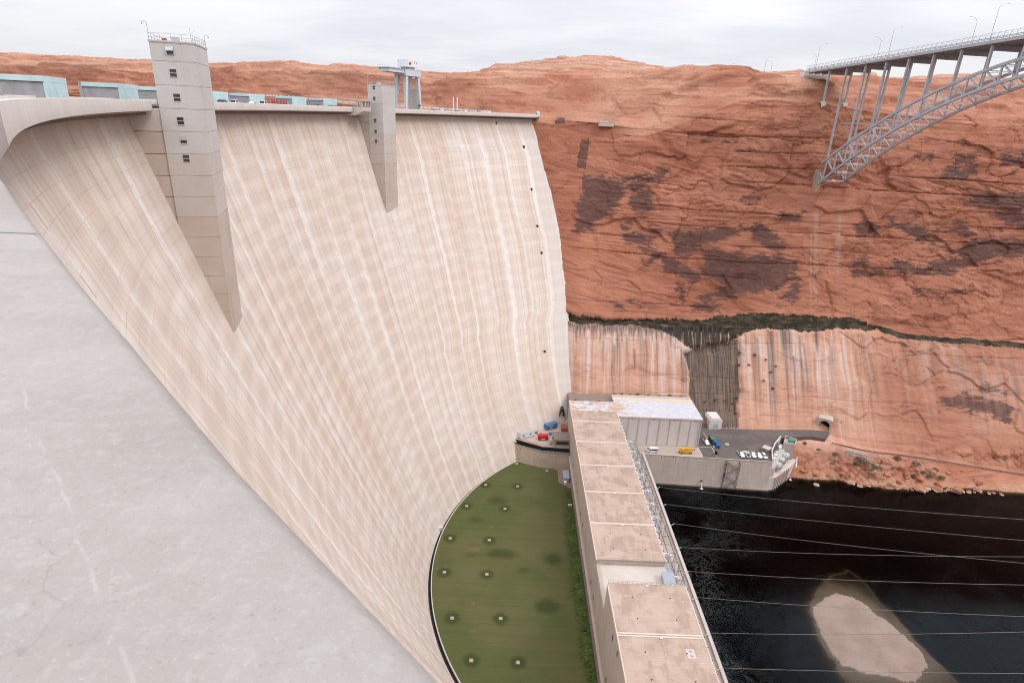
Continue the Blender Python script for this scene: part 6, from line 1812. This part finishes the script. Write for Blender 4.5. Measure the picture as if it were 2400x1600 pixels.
# water jets
FOAM = plain('foam', (0.8, 0.84, 0.86), 0.6, var=0.1, scale=6)
def jet(name, label, pts, r0, r1):
    t = empty(name, (pts[-1][0], pts[-1][1], 0), 0, label, 'water jet')
    o_ = Vector((pts[-1][0], pts[-1][1], 0))
    m = MB()
    for k in range(len(pts) - 1):
        f0, f1 = k / (len(pts) - 1), (k + 1) / (len(pts) - 1)
        m.tube(Vector(pts[k]) - o_, Vector(pts[k + 1]) - o_, r0 + (r1 - r0) * f0, r0 + (r1 - r0) * f1, 7)
    m.build('stream', FOAM, t)
    r = random.Random(len(label)); s = MB()
    for k in range(26):
        a = r.uniform(0, 6.28); d = abs(r.gauss(0, r1 * 2.2)); rr = r.uniform(0.08, 0.3)
        c = Vector((d * math.cos(a), d * math.sin(a) - 0.3, r.uniform(0.0, 0.15)))
        s.tube(c, c + Vector((0, 0, rr * 0.8)), rr, rr * 0.4, 6)
    s.build('splash', FOAM, t)


jet('outfall_jet', 'thin white outfall jet splashing below the river wall', [(101.5, 259.0, 3.4), (101.5, 258.3, 2.6), (101.5, 258.0, 1.2), (101.5, 257.9, 0)], 0.14, 0.32)
jet('valve_leak', 'white leaking stream at the right end of the outlet works', [(157.4, 277.2, 9.5), (157.3, 276.2, 6.0), (156.9, 275.2, 3.0), (156.2, 274.4, 0)], 0.25, 0.7)
jet('weep_jet', 'small white splash beside the outlet block corner', [(152.0, 270.3, 2.0), (152.2, 269.7, 1.2), (152.3, 269.4, 0)], 0.06, 0.14)

# ------------------------------------------------------------------ steel arch road bridge
B0 = Vector((176.22, 372.88, 206.1)); BD = Vector((2.38, -14.4, 0.58)); BN = Vector((0.987, 0.163, 0)); BW = 14.0
br = empty('arch_bridge', B0, 0, 'grey steel arch road bridge over the canyon downstream', 'bridge')


def bp(i, off=0.0, z=None, dz=0.0):
    p = B0 + BD * i + BN * off
    if z is not None: p = Vector((p.x, p.y, z))
    return p + Vector((0, 0, dz)) - B0


def top_z(i): return 208.6 - 0.498 * (11 - i) ** 2
def low_z(i): return 202.2 - 0.553 * (11 - i) ** 2


I0, I1 = -1.4, 23.2
DW = 1.6                                     # deck overhang beyond the column line
MB().beam(bp(I0, BW / 2, dz=1.25), bp(I1, BW / 2, dz=1.25), BW + 2 * DW - 0.3, 0.45).build('deck_slab', C_PLANT2, br)
for off in (-DW, BW + DW):
    MB().beam(bp(I0, off, dz=0.9), bp(I1, off, dz=0.9), 0.3, 1.3).build('fascia_beam', STEEL, br)
for off in (0.6, 4.5, 9.5, BW - 0.6):
    MB().beam(bp(I0, off, dz=0.45), bp(I1, off, dz=0.45), 0.3, 1.1).build('stringer', STEELD, br)
colw = 0.95
for i in range(0, 23):
    MB().beam(bp(i, -0.2, dz=-1.05), bp(i, BW + 0.2, dz=-1.05), 0.7, 2.2).build('floor_beam', STEELD, br)
    for off in (0, BW):
        zt = top_z(i)
        zb = 189.4 if i in (0, 22) else zt
        if (B0 + BD * i).z - zb > 2.5:
            MB().beam(bp(i, off, dz=-0.05), bp(i, off, z=zb), colw, colw, up=(0, 1, 0)).build('column', STEEL, br)
    if i in (0, 22):
        for off in (0, BW):
            MB().beam(bp(i, off, z=189.6), bp(i, off, z=186.5), 2.4, 2.4, up=(0, 1, 0)).build('column_footing', C_PLANT2, br)
for off in (0, BW):
    nn = np.arange(0.5, 21.51, 0.5)
    for a, b_ in zip(nn[:-1], nn[1:]):
        MB().beam(bp(a, off, z=top_z(a)), bp(b_, off, z=top_z(b_)), 0.95, 1.15).build('top_chord', STEEL, br)
        MB().beam(bp(a, off, z=low_z(a)), bp(b_, off, z=low_z(b_)), 0.95, 1.15).build('bottom_chord', STEEL, br)
    for k, a in enumerate(nn):
        MB().beam(bp(a, off, z=top_z(a)), bp(a, off, z=low_z(a)), 0.6, 0.75, up=(0, 1, 0)).build('web_post', STEEL, br)
        if a < 21.4:
            q, r_ = (a, a + 0.5) if a < 11 else (a + 0.5, a)
            MB().beam(bp(q, off, z=top_z(q)), bp(r_, off, z=low_z(r_)), 0.5, 0.65).build('web_diagonal', STEEL, br)
m1 = MB()
for a in np.arange(0.5, 21.51, 0.5):
    for f in (top_z, low_z):
        m1.beam(bp(a, 0, z=f(a)), bp(a, BW, z=f(a)), 0.22, 0.3)
        m1.beam(bp(a, 0, z=f(a) - 0.7), bp(a, BW, z=f(a) - 0.7), 0.12, 0.12)
        for k in range(6): m1.beam(bp(a, BW * k / 6, z=f(a)), bp(a, BW * (k + 1) / 6, z=f(a) - 0.7), 0.07, 0.07)
        if a < 21.4:
            m1.beam(bp(a, 0, z=f(a)), bp(a + 0.5, BW / 2, z=f(a + 0.5)), 0.13, 0.13)
            m1.beam(bp(a, BW, z=f(a)), bp(a + 0.5, BW / 2, z=f(a + 0.5)), 0.13, 0.13)
o = m1.build('lateral_bracing', WHITE, br); o['kind'] = 'stuff'
for a in np.arange(0.5, 12, 0.5):
    MB().beam(bp(a, BW / 2 - 0.9, z=low_z(a)), bp(a, BW / 2 + 0.9, z=low_z(a)), 0.9, 0.9).build('gusset', WHITE, br)
MB().beam(bp(1, 0, z=178), bp(3, 0, z=178.6), 0.4, 0.4).build('column_strut', STEEL, br)
MB().beam(bp(1, BW, z=178), bp(3, BW, z=178.6), 0.4, 0.4).build('column_strut', STEEL, br)
# concrete thrust blocks on the rock
for off in (0, BW):
    p = bp(0.52, off)
    MB().box(p.x - 2.3, p.x + 2.3, p.y - 3.6, p.y + 9, 138 - B0.z, 152.5 - B0.z).build('thrust_block', C_YARD, br)
    for k in range(3):
        MB().box(p.x - 2.0 + k * 1.5, p.x - 1.2 + k * 1.5, p.y - 4.6, p.y + 4, 128 - B0.z, 137 - B0.z).build('thrust_rib', C_PLANT, br)
p = bp(I0 - 0.1)
MB().beam(bp(I0 - 0.25, -1.5, dz=-1.2), bp(I0 - 0.25, BW + 1.5, dz=-1.2), 4.5, 5.2).build('abutment', C_PLANT2, br)
# inward-curved pedestrian fence along the near side
fm = None
fp = np.arange(I0, 22.5, 0.19)
for k, a in enumerate(fp):
    m = MB()
    pts = [(0, 0, 0), (0.02, 0, 1.2), (0.1, 0, 2.0), (0.45, 0, 2.6), (1.0, 0, 2.95)]
    if fm is None:
        o = m.path(pts, 0.07, 5).build('fence_post', STEELD, br); fm = o.data
    else:
        o = link('fence_post', fm, None, br)
    o.location = bp(a, -DW + 0.2, dz=1.5)
m = MB()
for dx, dz in ((0.0, 0.5), (0.02, 1.2), (0.1, 2.0), (0.45, 2.6), (1.0, 2.95)):
    m.beam(bp(I0, -DW + 0.2 + dx, dz=1.5 + dz), bp(22.5, -DW + 0.2 + dx, dz=1.5 + dz), 0.07, 0.07)
m.build('fence_rails', GALV, br)
m = MB()
for dz in (0.6, 1.1): m.beam(bp(I0, -DW + 0.9, dz=1.5 + dz), bp(22.5, -DW + 0.9, dz=1.5 + dz), 0.12, 0.3)
m.build('guard_rail', GALV, br)
m = MB()
for dz in (0.6, 1.1, 2.0, 2.9): m.beam(bp(I0, BW + DW - 0.2, dz=1.5 + dz), bp(22.5, BW + DW - 0.2, dz=1.5 + dz), 0.08, 0.08)
m.build('far_fence', GALV, br)

lampm = []
def street_lamp(p, side, label, h=12.3):
    t = empty('street_lamp', p, 0, label, 'street lamp', 'street lamps along the bridge road')
    d = BN * side
    MB().tube((0, 0, 0), (0, 0, h), 0.14, 0.09, 8).build('pole', GALV, t)
    m = MB(); pts = [Vector((0, 0, h - 0.1)), d * 0.9 + Vector((0, 0, h + 0.9)), d * 2.2 + Vector((0, 0, h + 1.5)), d * 3.6 + Vector((0, 0, h + 1.7))]
    m.path(pts, 0.07, 6).build('arm', GALV, t)
    MB().beam(d * 3.4 + Vector((0, 0, h + 1.68)), d * 4.4 + Vector((0, 0, h + 1.68)), 0.35, 0.16).build('lamp_head', BOXGREY, t)


LN = [(-0.85, 0, 'street lamp at the landward end of the near bridge side'), (3.05, 0, 'street lamp on the near bridge side, second from land'), (6.9, 0, 'street lamp on the near bridge side closest to the photo edge'),
      (-2.6, 1, 'street lamp on the far bridge side before the abutment'), (1.15, 1, 'street lamp on the far bridge side above the second column'), (5.15, 1, 'street lamp on the far bridge side near the photo edge'),
      (-4.7, 0, 'tall street lamp on the fill mound left of the bridge'), (-8.2, 0, 'street lamp left of the mound, right one of a close pair'), (-9.4, 1, 'street lamp left of the mound, left one of a close pair'), (-6.0, 1, 'short looking street lamp behind the mound')]
for i, far, l in LN:
    p = B0 + bp(i, (BW + DW - 0.6) if far else -DW + 0.7, dz=1.4)
    if i < -1.5: p = Vector((p.x, p.y, 205.0 + 0.2 * i))
    street_lamp(p, -1 if far else 1, l)

# ------------------------------------------------------------------ cars on the crest and on the rim road
def on_crest(kind, paint, deg, label, r=266.2, back=False):
    a = math.radians(deg)
    rz = math.atan2(math.cos(a), math.sin(a)) + (math.pi if back else 0)
    vehicle(kind, paint, arc(deg, r, RZ), rz, label, 'vehicles parked along the crest road')


for k, (kd, pa, dg, l) in enumerate([
    ('pickup', CARWHITE, -29.2, 'white pickup roof showing over the parapet at the left photo edge'),
    ('suv', CARBLACK, -2.5, 'black sport utility car just right of the nearer tower'), ('pickup', CARWHITE, -1.0, 'white pickup truck behind the black car on the crest'),
    ('car', CARGREY, 0.4, 'dark grey car ahead of the white pickup on the crest'), ('car', CARWHITE, 1.9, 'small white car in front of a teal gate house'), ('pickup', CARWHITE, 3.3, 'white pickup truck left of the red letters'),
    ('suv', CARGREY, 11.6, 'long dark grey car right of the red letters'), ('car', CARGREY, 13.9, 'grey car ahead of the long dark one'), ('car', CARRED, 15.0, 'dark red car left of the lookout balcony'),
    ('car', CARBLACK, 23.2, 'black car between the farther tower and the crane'), ('car', CARGREY, 31.2, 'dark car just right of the crane'), ('suv', CARWHITE, 33.2, 'white car right of the crane on the far crest'),
    ('car', CARBLACK, 35.4, 'dark car in front of the two white posts'), ('suv', CARWHITE, 37.4, 'white car right of the two white posts'), ('pickup', CARWHITE, 39.2, 'white pickup truck on the far crest'),
    ('suv', CARWHITE, 41.6, 'last white car before the east end of the crest')]):
    on_crest(kd, pa, dg, l)
for k, x in enumerate((-176, -166, -131)):
    p = profile(np.array([float(x)]))[0]
    vehicle('suv', CARWHITE, (x, p[7, 0] + 3.5, p[7, 1] + 0.7), 0.4, ['left white car on the rim road above the barrier', 'middle white car on the rim road above the barrier', 'right white car on the rim road above the barrier'][k], 'cars on the rim road')
kk = empty('teal_kiosk', (11.2, 386.2, 174.9), 0.7, 'tiny teal kiosk at the east end of the crest', 'kiosk')
MB().tube((0, 0, 0), (0, 0, 2.2), 1.2, 1.2, 12).build('wall', TEAL, kk); MB().tube((0, 0, 2.2), (0, 0, 3.0), 1.35, 0.2, 12).build('roof', TEAL, kk)
MB().box(-1.22, -0.9, -0.4, 0.4, 0, 1.9).build('door', BLACK, kk)
cbk = empty('concrete_chamber', (141.8, 389.5, 190.5), 0.15, 'pale concrete chamber set in the rim rock left of the bridge', 'chamber')
MB().hexa([(-2.2, -2, 0), (2.2, -2, 0), (2.2, 4, 0), (-2.2, 4, 0)], [(-3.0, -2.6, 7.6), (3.0, -2.6, 7.6), (3.0, 4, 7.6), (-3.0, 4, 7.6)]).build('body', C_PLANT, cbk)
MB().box(-3.2, 3.2, -2.8, 4.2, 7.6, 8.1).build('cap', C_FASCIA, cbk)

_p = wall_point(53, 172.3)
cpd = empty('concrete_pad', (_p.x, _p.y - 1.0, _p.z - 1.2), 0.1, 'small pale concrete pad on the rim bench right of the crest end', 'pad')
MB().box(-4.5, 4.5, -1.2, 3, 0, 2.4).build('block', C_PLANT, cpd); MB().box(-4.7, 4.7, -1.35, 3, 2.4, 2.7).build('cap', C_FASCIA, cpd)

# ------------------------------------------------------------------ transmission cables
CB = [((71.1, 229.9, 19.0), (136.9, 194.2, 38.2), (180.7, 171.2, 52.0)), ((71.1, 217.2, 19.0), (130.9, 182.8, 38.2), (171.7, 159.9, 52.0)), ((71.7, 204.2, 19.0), (125.0, 171.4, 37.7), (162.9, 148.9, 52.0)),
      ((70.7, 189.6, 19.0), (123.5, 168.1, 36.7), (165.3, 151.9, 52.0)), ((70.2, 176.5, 19.0), (116.9, 155.6, 36.6), (155.3, 139.4, 52.0)), ((69.8, 163.7, 19.0), (110.6, 143.6, 36.4), (145.5, 127.1, 52.0)),
      ((69.8, 148.3, 19.0), (106.0, 134.4, 35.4), (141.2, 121.7, 52.0)), ((69.4, 135.1, 19.0), (99.5, 121.9, 35.0), (130.8, 108.6, 52.0))]
ordn = ['farthest from the camera', 'second farthest', 'third farthest', 'fourth farthest', 'fifth farthest', 'third nearest', 'second nearest', 'nearest the camera']
for k, (a, m_, b_) in enumerate(CB):
    a, m_, b_ = Vector(a), Vector(m_), Vector(b_)
    t0 = (m_ - a).length / ((m_ - a).length + (b_ - m_).length)
    t = empty('power_cable', a, 0, 'power cable from the deck across the river, %s' % ordn[k], 'cable', 'power cables over the river')
    pts = []
    for s_ in np.linspace(0, 1.7, 22):
        # quadratic through the three surveyed points
        la = (s_ - t0) * (s_ - 1) / (t0); lm = s_ * (s_ - 1) / (t0 * (t0 - 1)); lb = s_ * (s_ - t0) / (1 - t0)
        pts.append(a * la + m_ * lm + b_ * lb - a)
    MB().path(pts, 0.06, 5).build('conductor', CABLE, t)
    MB().tube((-1.4, 0, -1.2), (0.2, -0.05, 0.05), 0.14, 0.14, 6).build('insulator', WHITE, t)
    MB().tube((-1.4, 0, -2.0), (-1.4, 0, -1.1), 0.12, 0.12, 6).build('anchor_post', GALV, t)
for k, (a, b_) in enumerate([((149.6, 170.5, 138.7), (146.0, 231.9, 81.6)), ((150.0, 169.2, 134.5), (150.1, 228.3, 79.4)), ((150.3, 168.0, 130.8), (157.7, 224.8, 83.3))]):
    a, b_ = Vector(a), Vector(b_); d = b_ - a
    t = empty('guy_wire', a - d * 0.8, 0, 'thin %s pale wire slanting across the right cliff' % ('upper', 'middle', 'lower')[k], 'wire', 'thin wires across the cliff')
    MB().tube((0, 0, 0), d * 2.55, 0.028, 0.028, 5).build('strand', CABLE, t)
    MB().tube(d * 2.55, d * 2.58, 0.09, 0.09, 5).build('clamp', GALV, t)

# ------------------------------------------------------------------ shrubs, boulders, path furniture
LEAF = []
for nm, c1, c2 in (('shrub_grey_leaf', (0.2, 0.175, 0.125), (0.3, 0.26, 0.19)), ('shrub_olive_leaf', (0.15, 0.14, 0.08), (0.25, 0.22, 0.13))):
    m_, N = new_mat(nm)
    finish(N, N.mix(N.mapr(N.noise(posco(N), 0.8, 4, 0.6), 0.35, 0.65), c1, c2), 0.9, spec=0.1)
    LEAF.append(m_)
BARK = plain('shrub_bark', (0.12, 0.085, 0.06), 0.95)


def shrub_meshes(seed, mat):
    r = np.random.default_rng(seed)
    n = 760
    d = r.normal(0, 1, (n, 3)); d /= np.linalg.norm(d, axis=1)[:, None]; d[:, 2] = np.abs(d[:, 2])
    lob = 0.72 + 0.38 * fbm(d * 2.1 + seed * 7, 3, seed)
    rad = lob * r.uniform(0.25, 1.05, n) ** 0.5
    c = d * rad[:, None] * np.array([1.0, 1.0, 0.85]) + np.array([0, 0, 0.12])
    s = r.uniform(0.035, 0.085, n)
    a = r.normal(0, 1, (n, 3)); a /= np.linalg.norm(a, axis=1)[:, None]
    b = np.cross(a, r.normal(0, 1, (n, 3))); b /= np.linalg.norm(b, axis=1)[:, None]
    q = np.stack([c - a * s[:, None] - b * s[:, None] * 0.7, c + a * s[:, None] - b * s[:, None] * 0.7, c + a * s[:, None] + b * s[:, None] * 0.7, c - a * s[:, None] + b * s[:, None] * 0.7], 1).reshape(-1, 3)
    me = bpy.data.meshes.new('foliage'); me.from_pydata(q.tolist(), [], np.arange(len(q)).reshape(-1, 4).tolist()); me.materials.append(mat)
    st = MB()
    for k in range(7):
        v = d[k * 9] * 0.6
        st.tube((0, 0, -0.25), (v[0], v[1], abs(v[2]) * 0.8 + 0.1), 0.03, 0.012, 5)
    ms = bpy.data.meshes.new('stem'); ms.from_pydata(st.v, [], st.f); ms.materials.append(BARK)
    return me, ms


SH = [shrub_meshes(s_, LEAF[s_ % 2]) for s_ in range(4)]
SHR = [(170.3, 281.3, 1.2), (178.9, 279.5, 1.8), (176.9, 276.7, 1.2), (188.2, 274.2, 1.9), (192.7, 274.3, 2.6), (197.1, 273.6, 2.5), (199.3, 271.8, 2.2), (211.2, 276.9, 1.9), (220.4, 274.7, 2.2), (218.3, 270.8, 1.8), (227.9, 272.7, 2.2), (233.3, 271.5, 2.0), (163.6, 283.9, 1.2), (190.5, 276.4, 1.7), (195.0, 271.4, 1.5), (223.8, 272.0, 1.5)]


def surf(x, y):
    i = int(np.argmin(np.abs(WX - x))); col = WV[i]
    s = np.where(col[:, 2] < 60)[0]
    j = s[np.argmin(np.abs(col[s, 1] - y))]
    return Vector((x, y, float(col[j, 2])))


ORD = ['first', 'second', 'third', 'fourth', 'fifth', 'sixth', 'seventh', 'eighth', 'ninth', 'tenth', 'eleventh', 'twelfth', 'thirteenth', 'fourteenth', 'fifteenth', 'sixteenth', 'seventeenth', 'eighteenth', 'nineteenth', 'twentieth', 'twenty-first', 'twenty-second', 'twenty-third', 'twenty-fourth', 'twenty-fifth', 'twenty-sixth', 'twenty-seventh', 'twenty-eighth', 'twenty-ninth', 'thirtieth', 'thirty-first']
_sx = sorted(q[0] for q in SHR)


def sl_label(x):
    return '%s desert shrub on the red talus counting right from the outlet works' % ORD[_sx.index(x)]


for k, (x, y, r_) in enumerate(SHR):
    me, ms = SH[k % 4]
    p = surf(x, y)
    t = empty('desert_shrub', p, k * 1.3, None, 'shrub', 'shrubs on the talus slope')
    t.scale = (r_ * 1.25, r_ * 1.25, r_)
    t['label'] = sl_label(x)
    link('foliage', me, None, t); link('stem', ms, None, t)
t_g = 'shrubs on the talus slope'
# bushes clinging to the seep alcove and the cliff face
HANG = [(131.5, 58), (133.0, 52), (132.0, 46), (130.5, 38), (130.0, 30), (129.0, 23), (137, 47), (140.5, 52), (147, 50), (149.5, 44), (152.5, 47), (145, 40), (150, 36), (112, 27), (118, 28), (124, 28), (128, 27), (104, 29)]
for k, (x, z) in enumerate(HANG):
    me, ms = SH[(k + 1) % 4]
    p = wall_point(x, z)
    t = empty('cliff_bush', p, k * 2.1, ('small dark bush on the cliff, %s down the right edge of the wet alcove' % ORD[k]) if k < 6 else ('small dark bush on the pale cliff right of the alcove, %s from the alcove' % ORD[sorted(q[0] for q in HANG[6:13]).index(x)]) if k < 13 else ('small bush on the ledge low in the wet alcove, %s from its left' % ORD[sorted(q[0] for q in HANG[13:]).index(x)]), 'bush', 'bushes on the lower cliff')
    s_ = 1.0 + 0.5 * ((k * 37) % 5) / 4
    t.scale = (s_, s_ * 0.8, s_)
    link('foliage', me, None, t); link('stem', ms, None, t)
RSH = [(59, 296), (63, 296.5), (67.5, 296), (72, 297), (45, 289), (50, 289.5), (40, 288.5), (78, 296.5), (84, 296), (90, 297), (96, 296.5), (37, 290)]
for k, (x, y) in enumerate(RSH):
    me, ms = SH[k % 4]
    t = empty('roof_shrub', (x, y, RT - 2.4 if x < 56 else RT - 0.5), k, 'low dry shrub behind the plant roof, %s from the dam' % ORD[sorted(q[0] for q in RSH).index(x)], 'shrub', 'shrubs behind the plant roof')
    t.scale = (1.5, 1.1, 1.1)
    link('foliage', me, None, t); link('stem', ms, None, t)
o = MB().prism([(33.5, 286), (100, 294.3), (100, 306), (33.5, 300)], 5, RT - 2.2).build('rubble_fill', ASPHL)
tag(o, 'rubble ledge between the plant and the cliff', kind='structure')

STONE, N = new_mat('boulder_stone')
p = posco(N); sp = N.n('ShaderNodeSeparateXYZ', {0: p})
c = N.mix(N.mapr(N.noise(p, 0.6, 5, 0.65), 0.35, 0.65), (0.46, 0.22, 0.135), (0.36, 0.15, 0.09))
c = N.mix(N.mapr(N.math('ADD', sp.outputs[2], N.math('MULTIPLY', N.noise(p, 1.2, 3, 0.6), 0.5)), 0.5, 0.95, 1.0, 0.0), c, (0.55, 0.46, 0.4))
finish(N, c, 0.95, 0, N.noise(p, 2.0, 5, 0.7), 0.5, 0.15, spec=0.1)


def ordinal(n):
    if n <= 31: return ORD[n - 1]
    t_ = {3: 'thirty', 4: 'forty', 5: 'fifty', 6: 'sixty'}[n // 10]
    return {3: 'thirtieth', 4: 'fortieth', 5: 'fiftieth', 6: 'sixtieth'}[n // 10] if n % 10 == 0 else t_ + '-' + ORD[n % 10 - 1]


def boulder_mesh(seed):
    bm = bmesh.new()
    bmesh.ops.create_icosphere(bm, subdivisions=3, radius=1.0)
    co = np.array([v.co[:] for v in bm.verts])
    r = np.random.default_rng(seed)
    # chop with random planes for a broken-rock outline
    for k in range(9):
        n_ = r.normal(0, 1, 3); n_ /= np.linalg.norm(n_); h_ = r.uniform(0.55, 0.85)
        dd = co @ n_ - h_
        co = co - np.where(dd > 0, dd, 0)[:, None] * n_
    co *= (1 + 0.1 * fbm(co * 2.3 + seed, 3, seed))[:, None]
    for v, q in zip(bm.verts, co): v.co = q
    me = bpy.data.meshes.new('boulder'); bm.to_mesh(me); bm.free()
    me.materials.append(STONE)
    return me


BMS = [boulder_mesh(s_) for s_ in range(5)]
r_b = random.Random(3)
BO = [(217.9, 264.3, 3.0), (228.4, 264.7, 2.6), (237.7, 265.0, 3.1), (206.8, 265.6, 1.8), (200.2, 267.0, 1.5), (211.6, 265.2, 1.7), (244.4, 264.2, 1.3), (254.5, 263.6, 1.0), (260.8, 263.4, 1.2), (250.8, 266.9, 2.0), (224.3, 266.6, 1.6), (234.5, 266.4, 1.5),
      (192.6, 266.9, 1.4), (196.4, 266.6, 1.0), (203.5, 265.7, 1.0), (214.2, 264.3, 1.1), (221.9, 264.2, 1.1), (231.6, 264.3, 1.0), (241.2, 264.7, 1.4), (247.3, 264.4, 0.8), (257.4, 264.4, 0.9), (188.9, 267.7, 1.7), (185.0, 271.0, 2.2), (219.5, 269.0, 2.2),
      (208.6, 269.5, 2.6), (203.0, 270.0, 1.9), (231.0, 268.5, 2.3), (180.5, 272.2, 1.6), (174.5, 273.0, 2.0), (166.5, 273.4, 2.4), (160.5, 273.6, 2.2)]
for _ in range(26):
    _x = r_b.uniform(158, 262); BO.append((round(_x, 2), round(r_b.uniform(265.5, 276), 2), r_b.choice((0.7, 0.9, 1.2, 1.6, 2.2))))
_bx = sorted(q[0] for q in BO)
big_l = {0: 'large pointed red boulder at the waterline, left of three', 1: 'large pointed red boulder at the waterline, middle of three', 2: 'large pointed red boulder at the waterline, right of three'}
for k, (x, y, r_) in enumerate(BO):
    z = max(-0.3, surf(x, y).z) if k > 22 else 0.1 * r_
    o = link('boulder', BMS[k % 5], None)
    o.location = (x, y, z); o.rotation_euler = (0.2 * (k % 3), 0.25 * (k % 4), k * 1.7); o.scale = (r_ * 1.1, r_, r_ * 0.72)
    tag(o, big_l.get(k, '%s boulder along the river shore counting right from the outlet works' % ordinal(_bx.index(x) + 1)), 'boulder', 'boulders along the river shore')

pw = empty('pile_wall', (190.6, 277.9, 6.2), -0.13, 'grey corrugated sheet wall below the river path', 'retaining wall')
for k in range(7):
    zt = 7.6 - 0.33 * k
    MB().box(-6.6 + k * 1.9, -4.78 + k * 1.9, 0.0 + 0.1 * (k % 2), 0.35 + 0.1 * (k % 2), 0.3 + 0.25 * abs(k - 3) * 0.2, zt).build('sheet_panel', BOXGREY, pw)
rp = empty('path_rail', (230, 277, 5), 0, 'dark pipe rail running along the edge of the river path', 'railing')
prev = None
for x in np.arange(178, 330, 7.6):
    p = profile(np.array([float(x)]))[0]
    q = Vector((x, p[19, 0] + 0.2, p[19, 1] + 0.3)) - Vector((230, 277, 5))
    if prev is not None: MB().tube(prev + Vector((0, 0, 0.55)), q + Vector((0, 0, 0.55)), 0.28, 0.28, 6).build('pipe', plain('path_pipe', (0.12, 0.1, 0.1), 0.7) if 'path_pipe' not in MATS else MATS['path_pipe'], rp)
    MB().beam(q + Vector((0, 0, -0.8)), q + Vector((0, 0, 0.5)), 0.25, 0.25).build('saddle', C_PLANT, rp)
    prev = q

# ------------------------------------------------------------------ marks on the near parapet
pj = MB().prism([(-1.62, 1.992), (-1.62, 2.004), (-2.35, 1.982), (-2.35, 1.968)], PT + 0.0005, PT + 0.0025).build('joint_seal', plain('joint_sealant', (0.25, 0.245, 0.225), 0.8), dam)
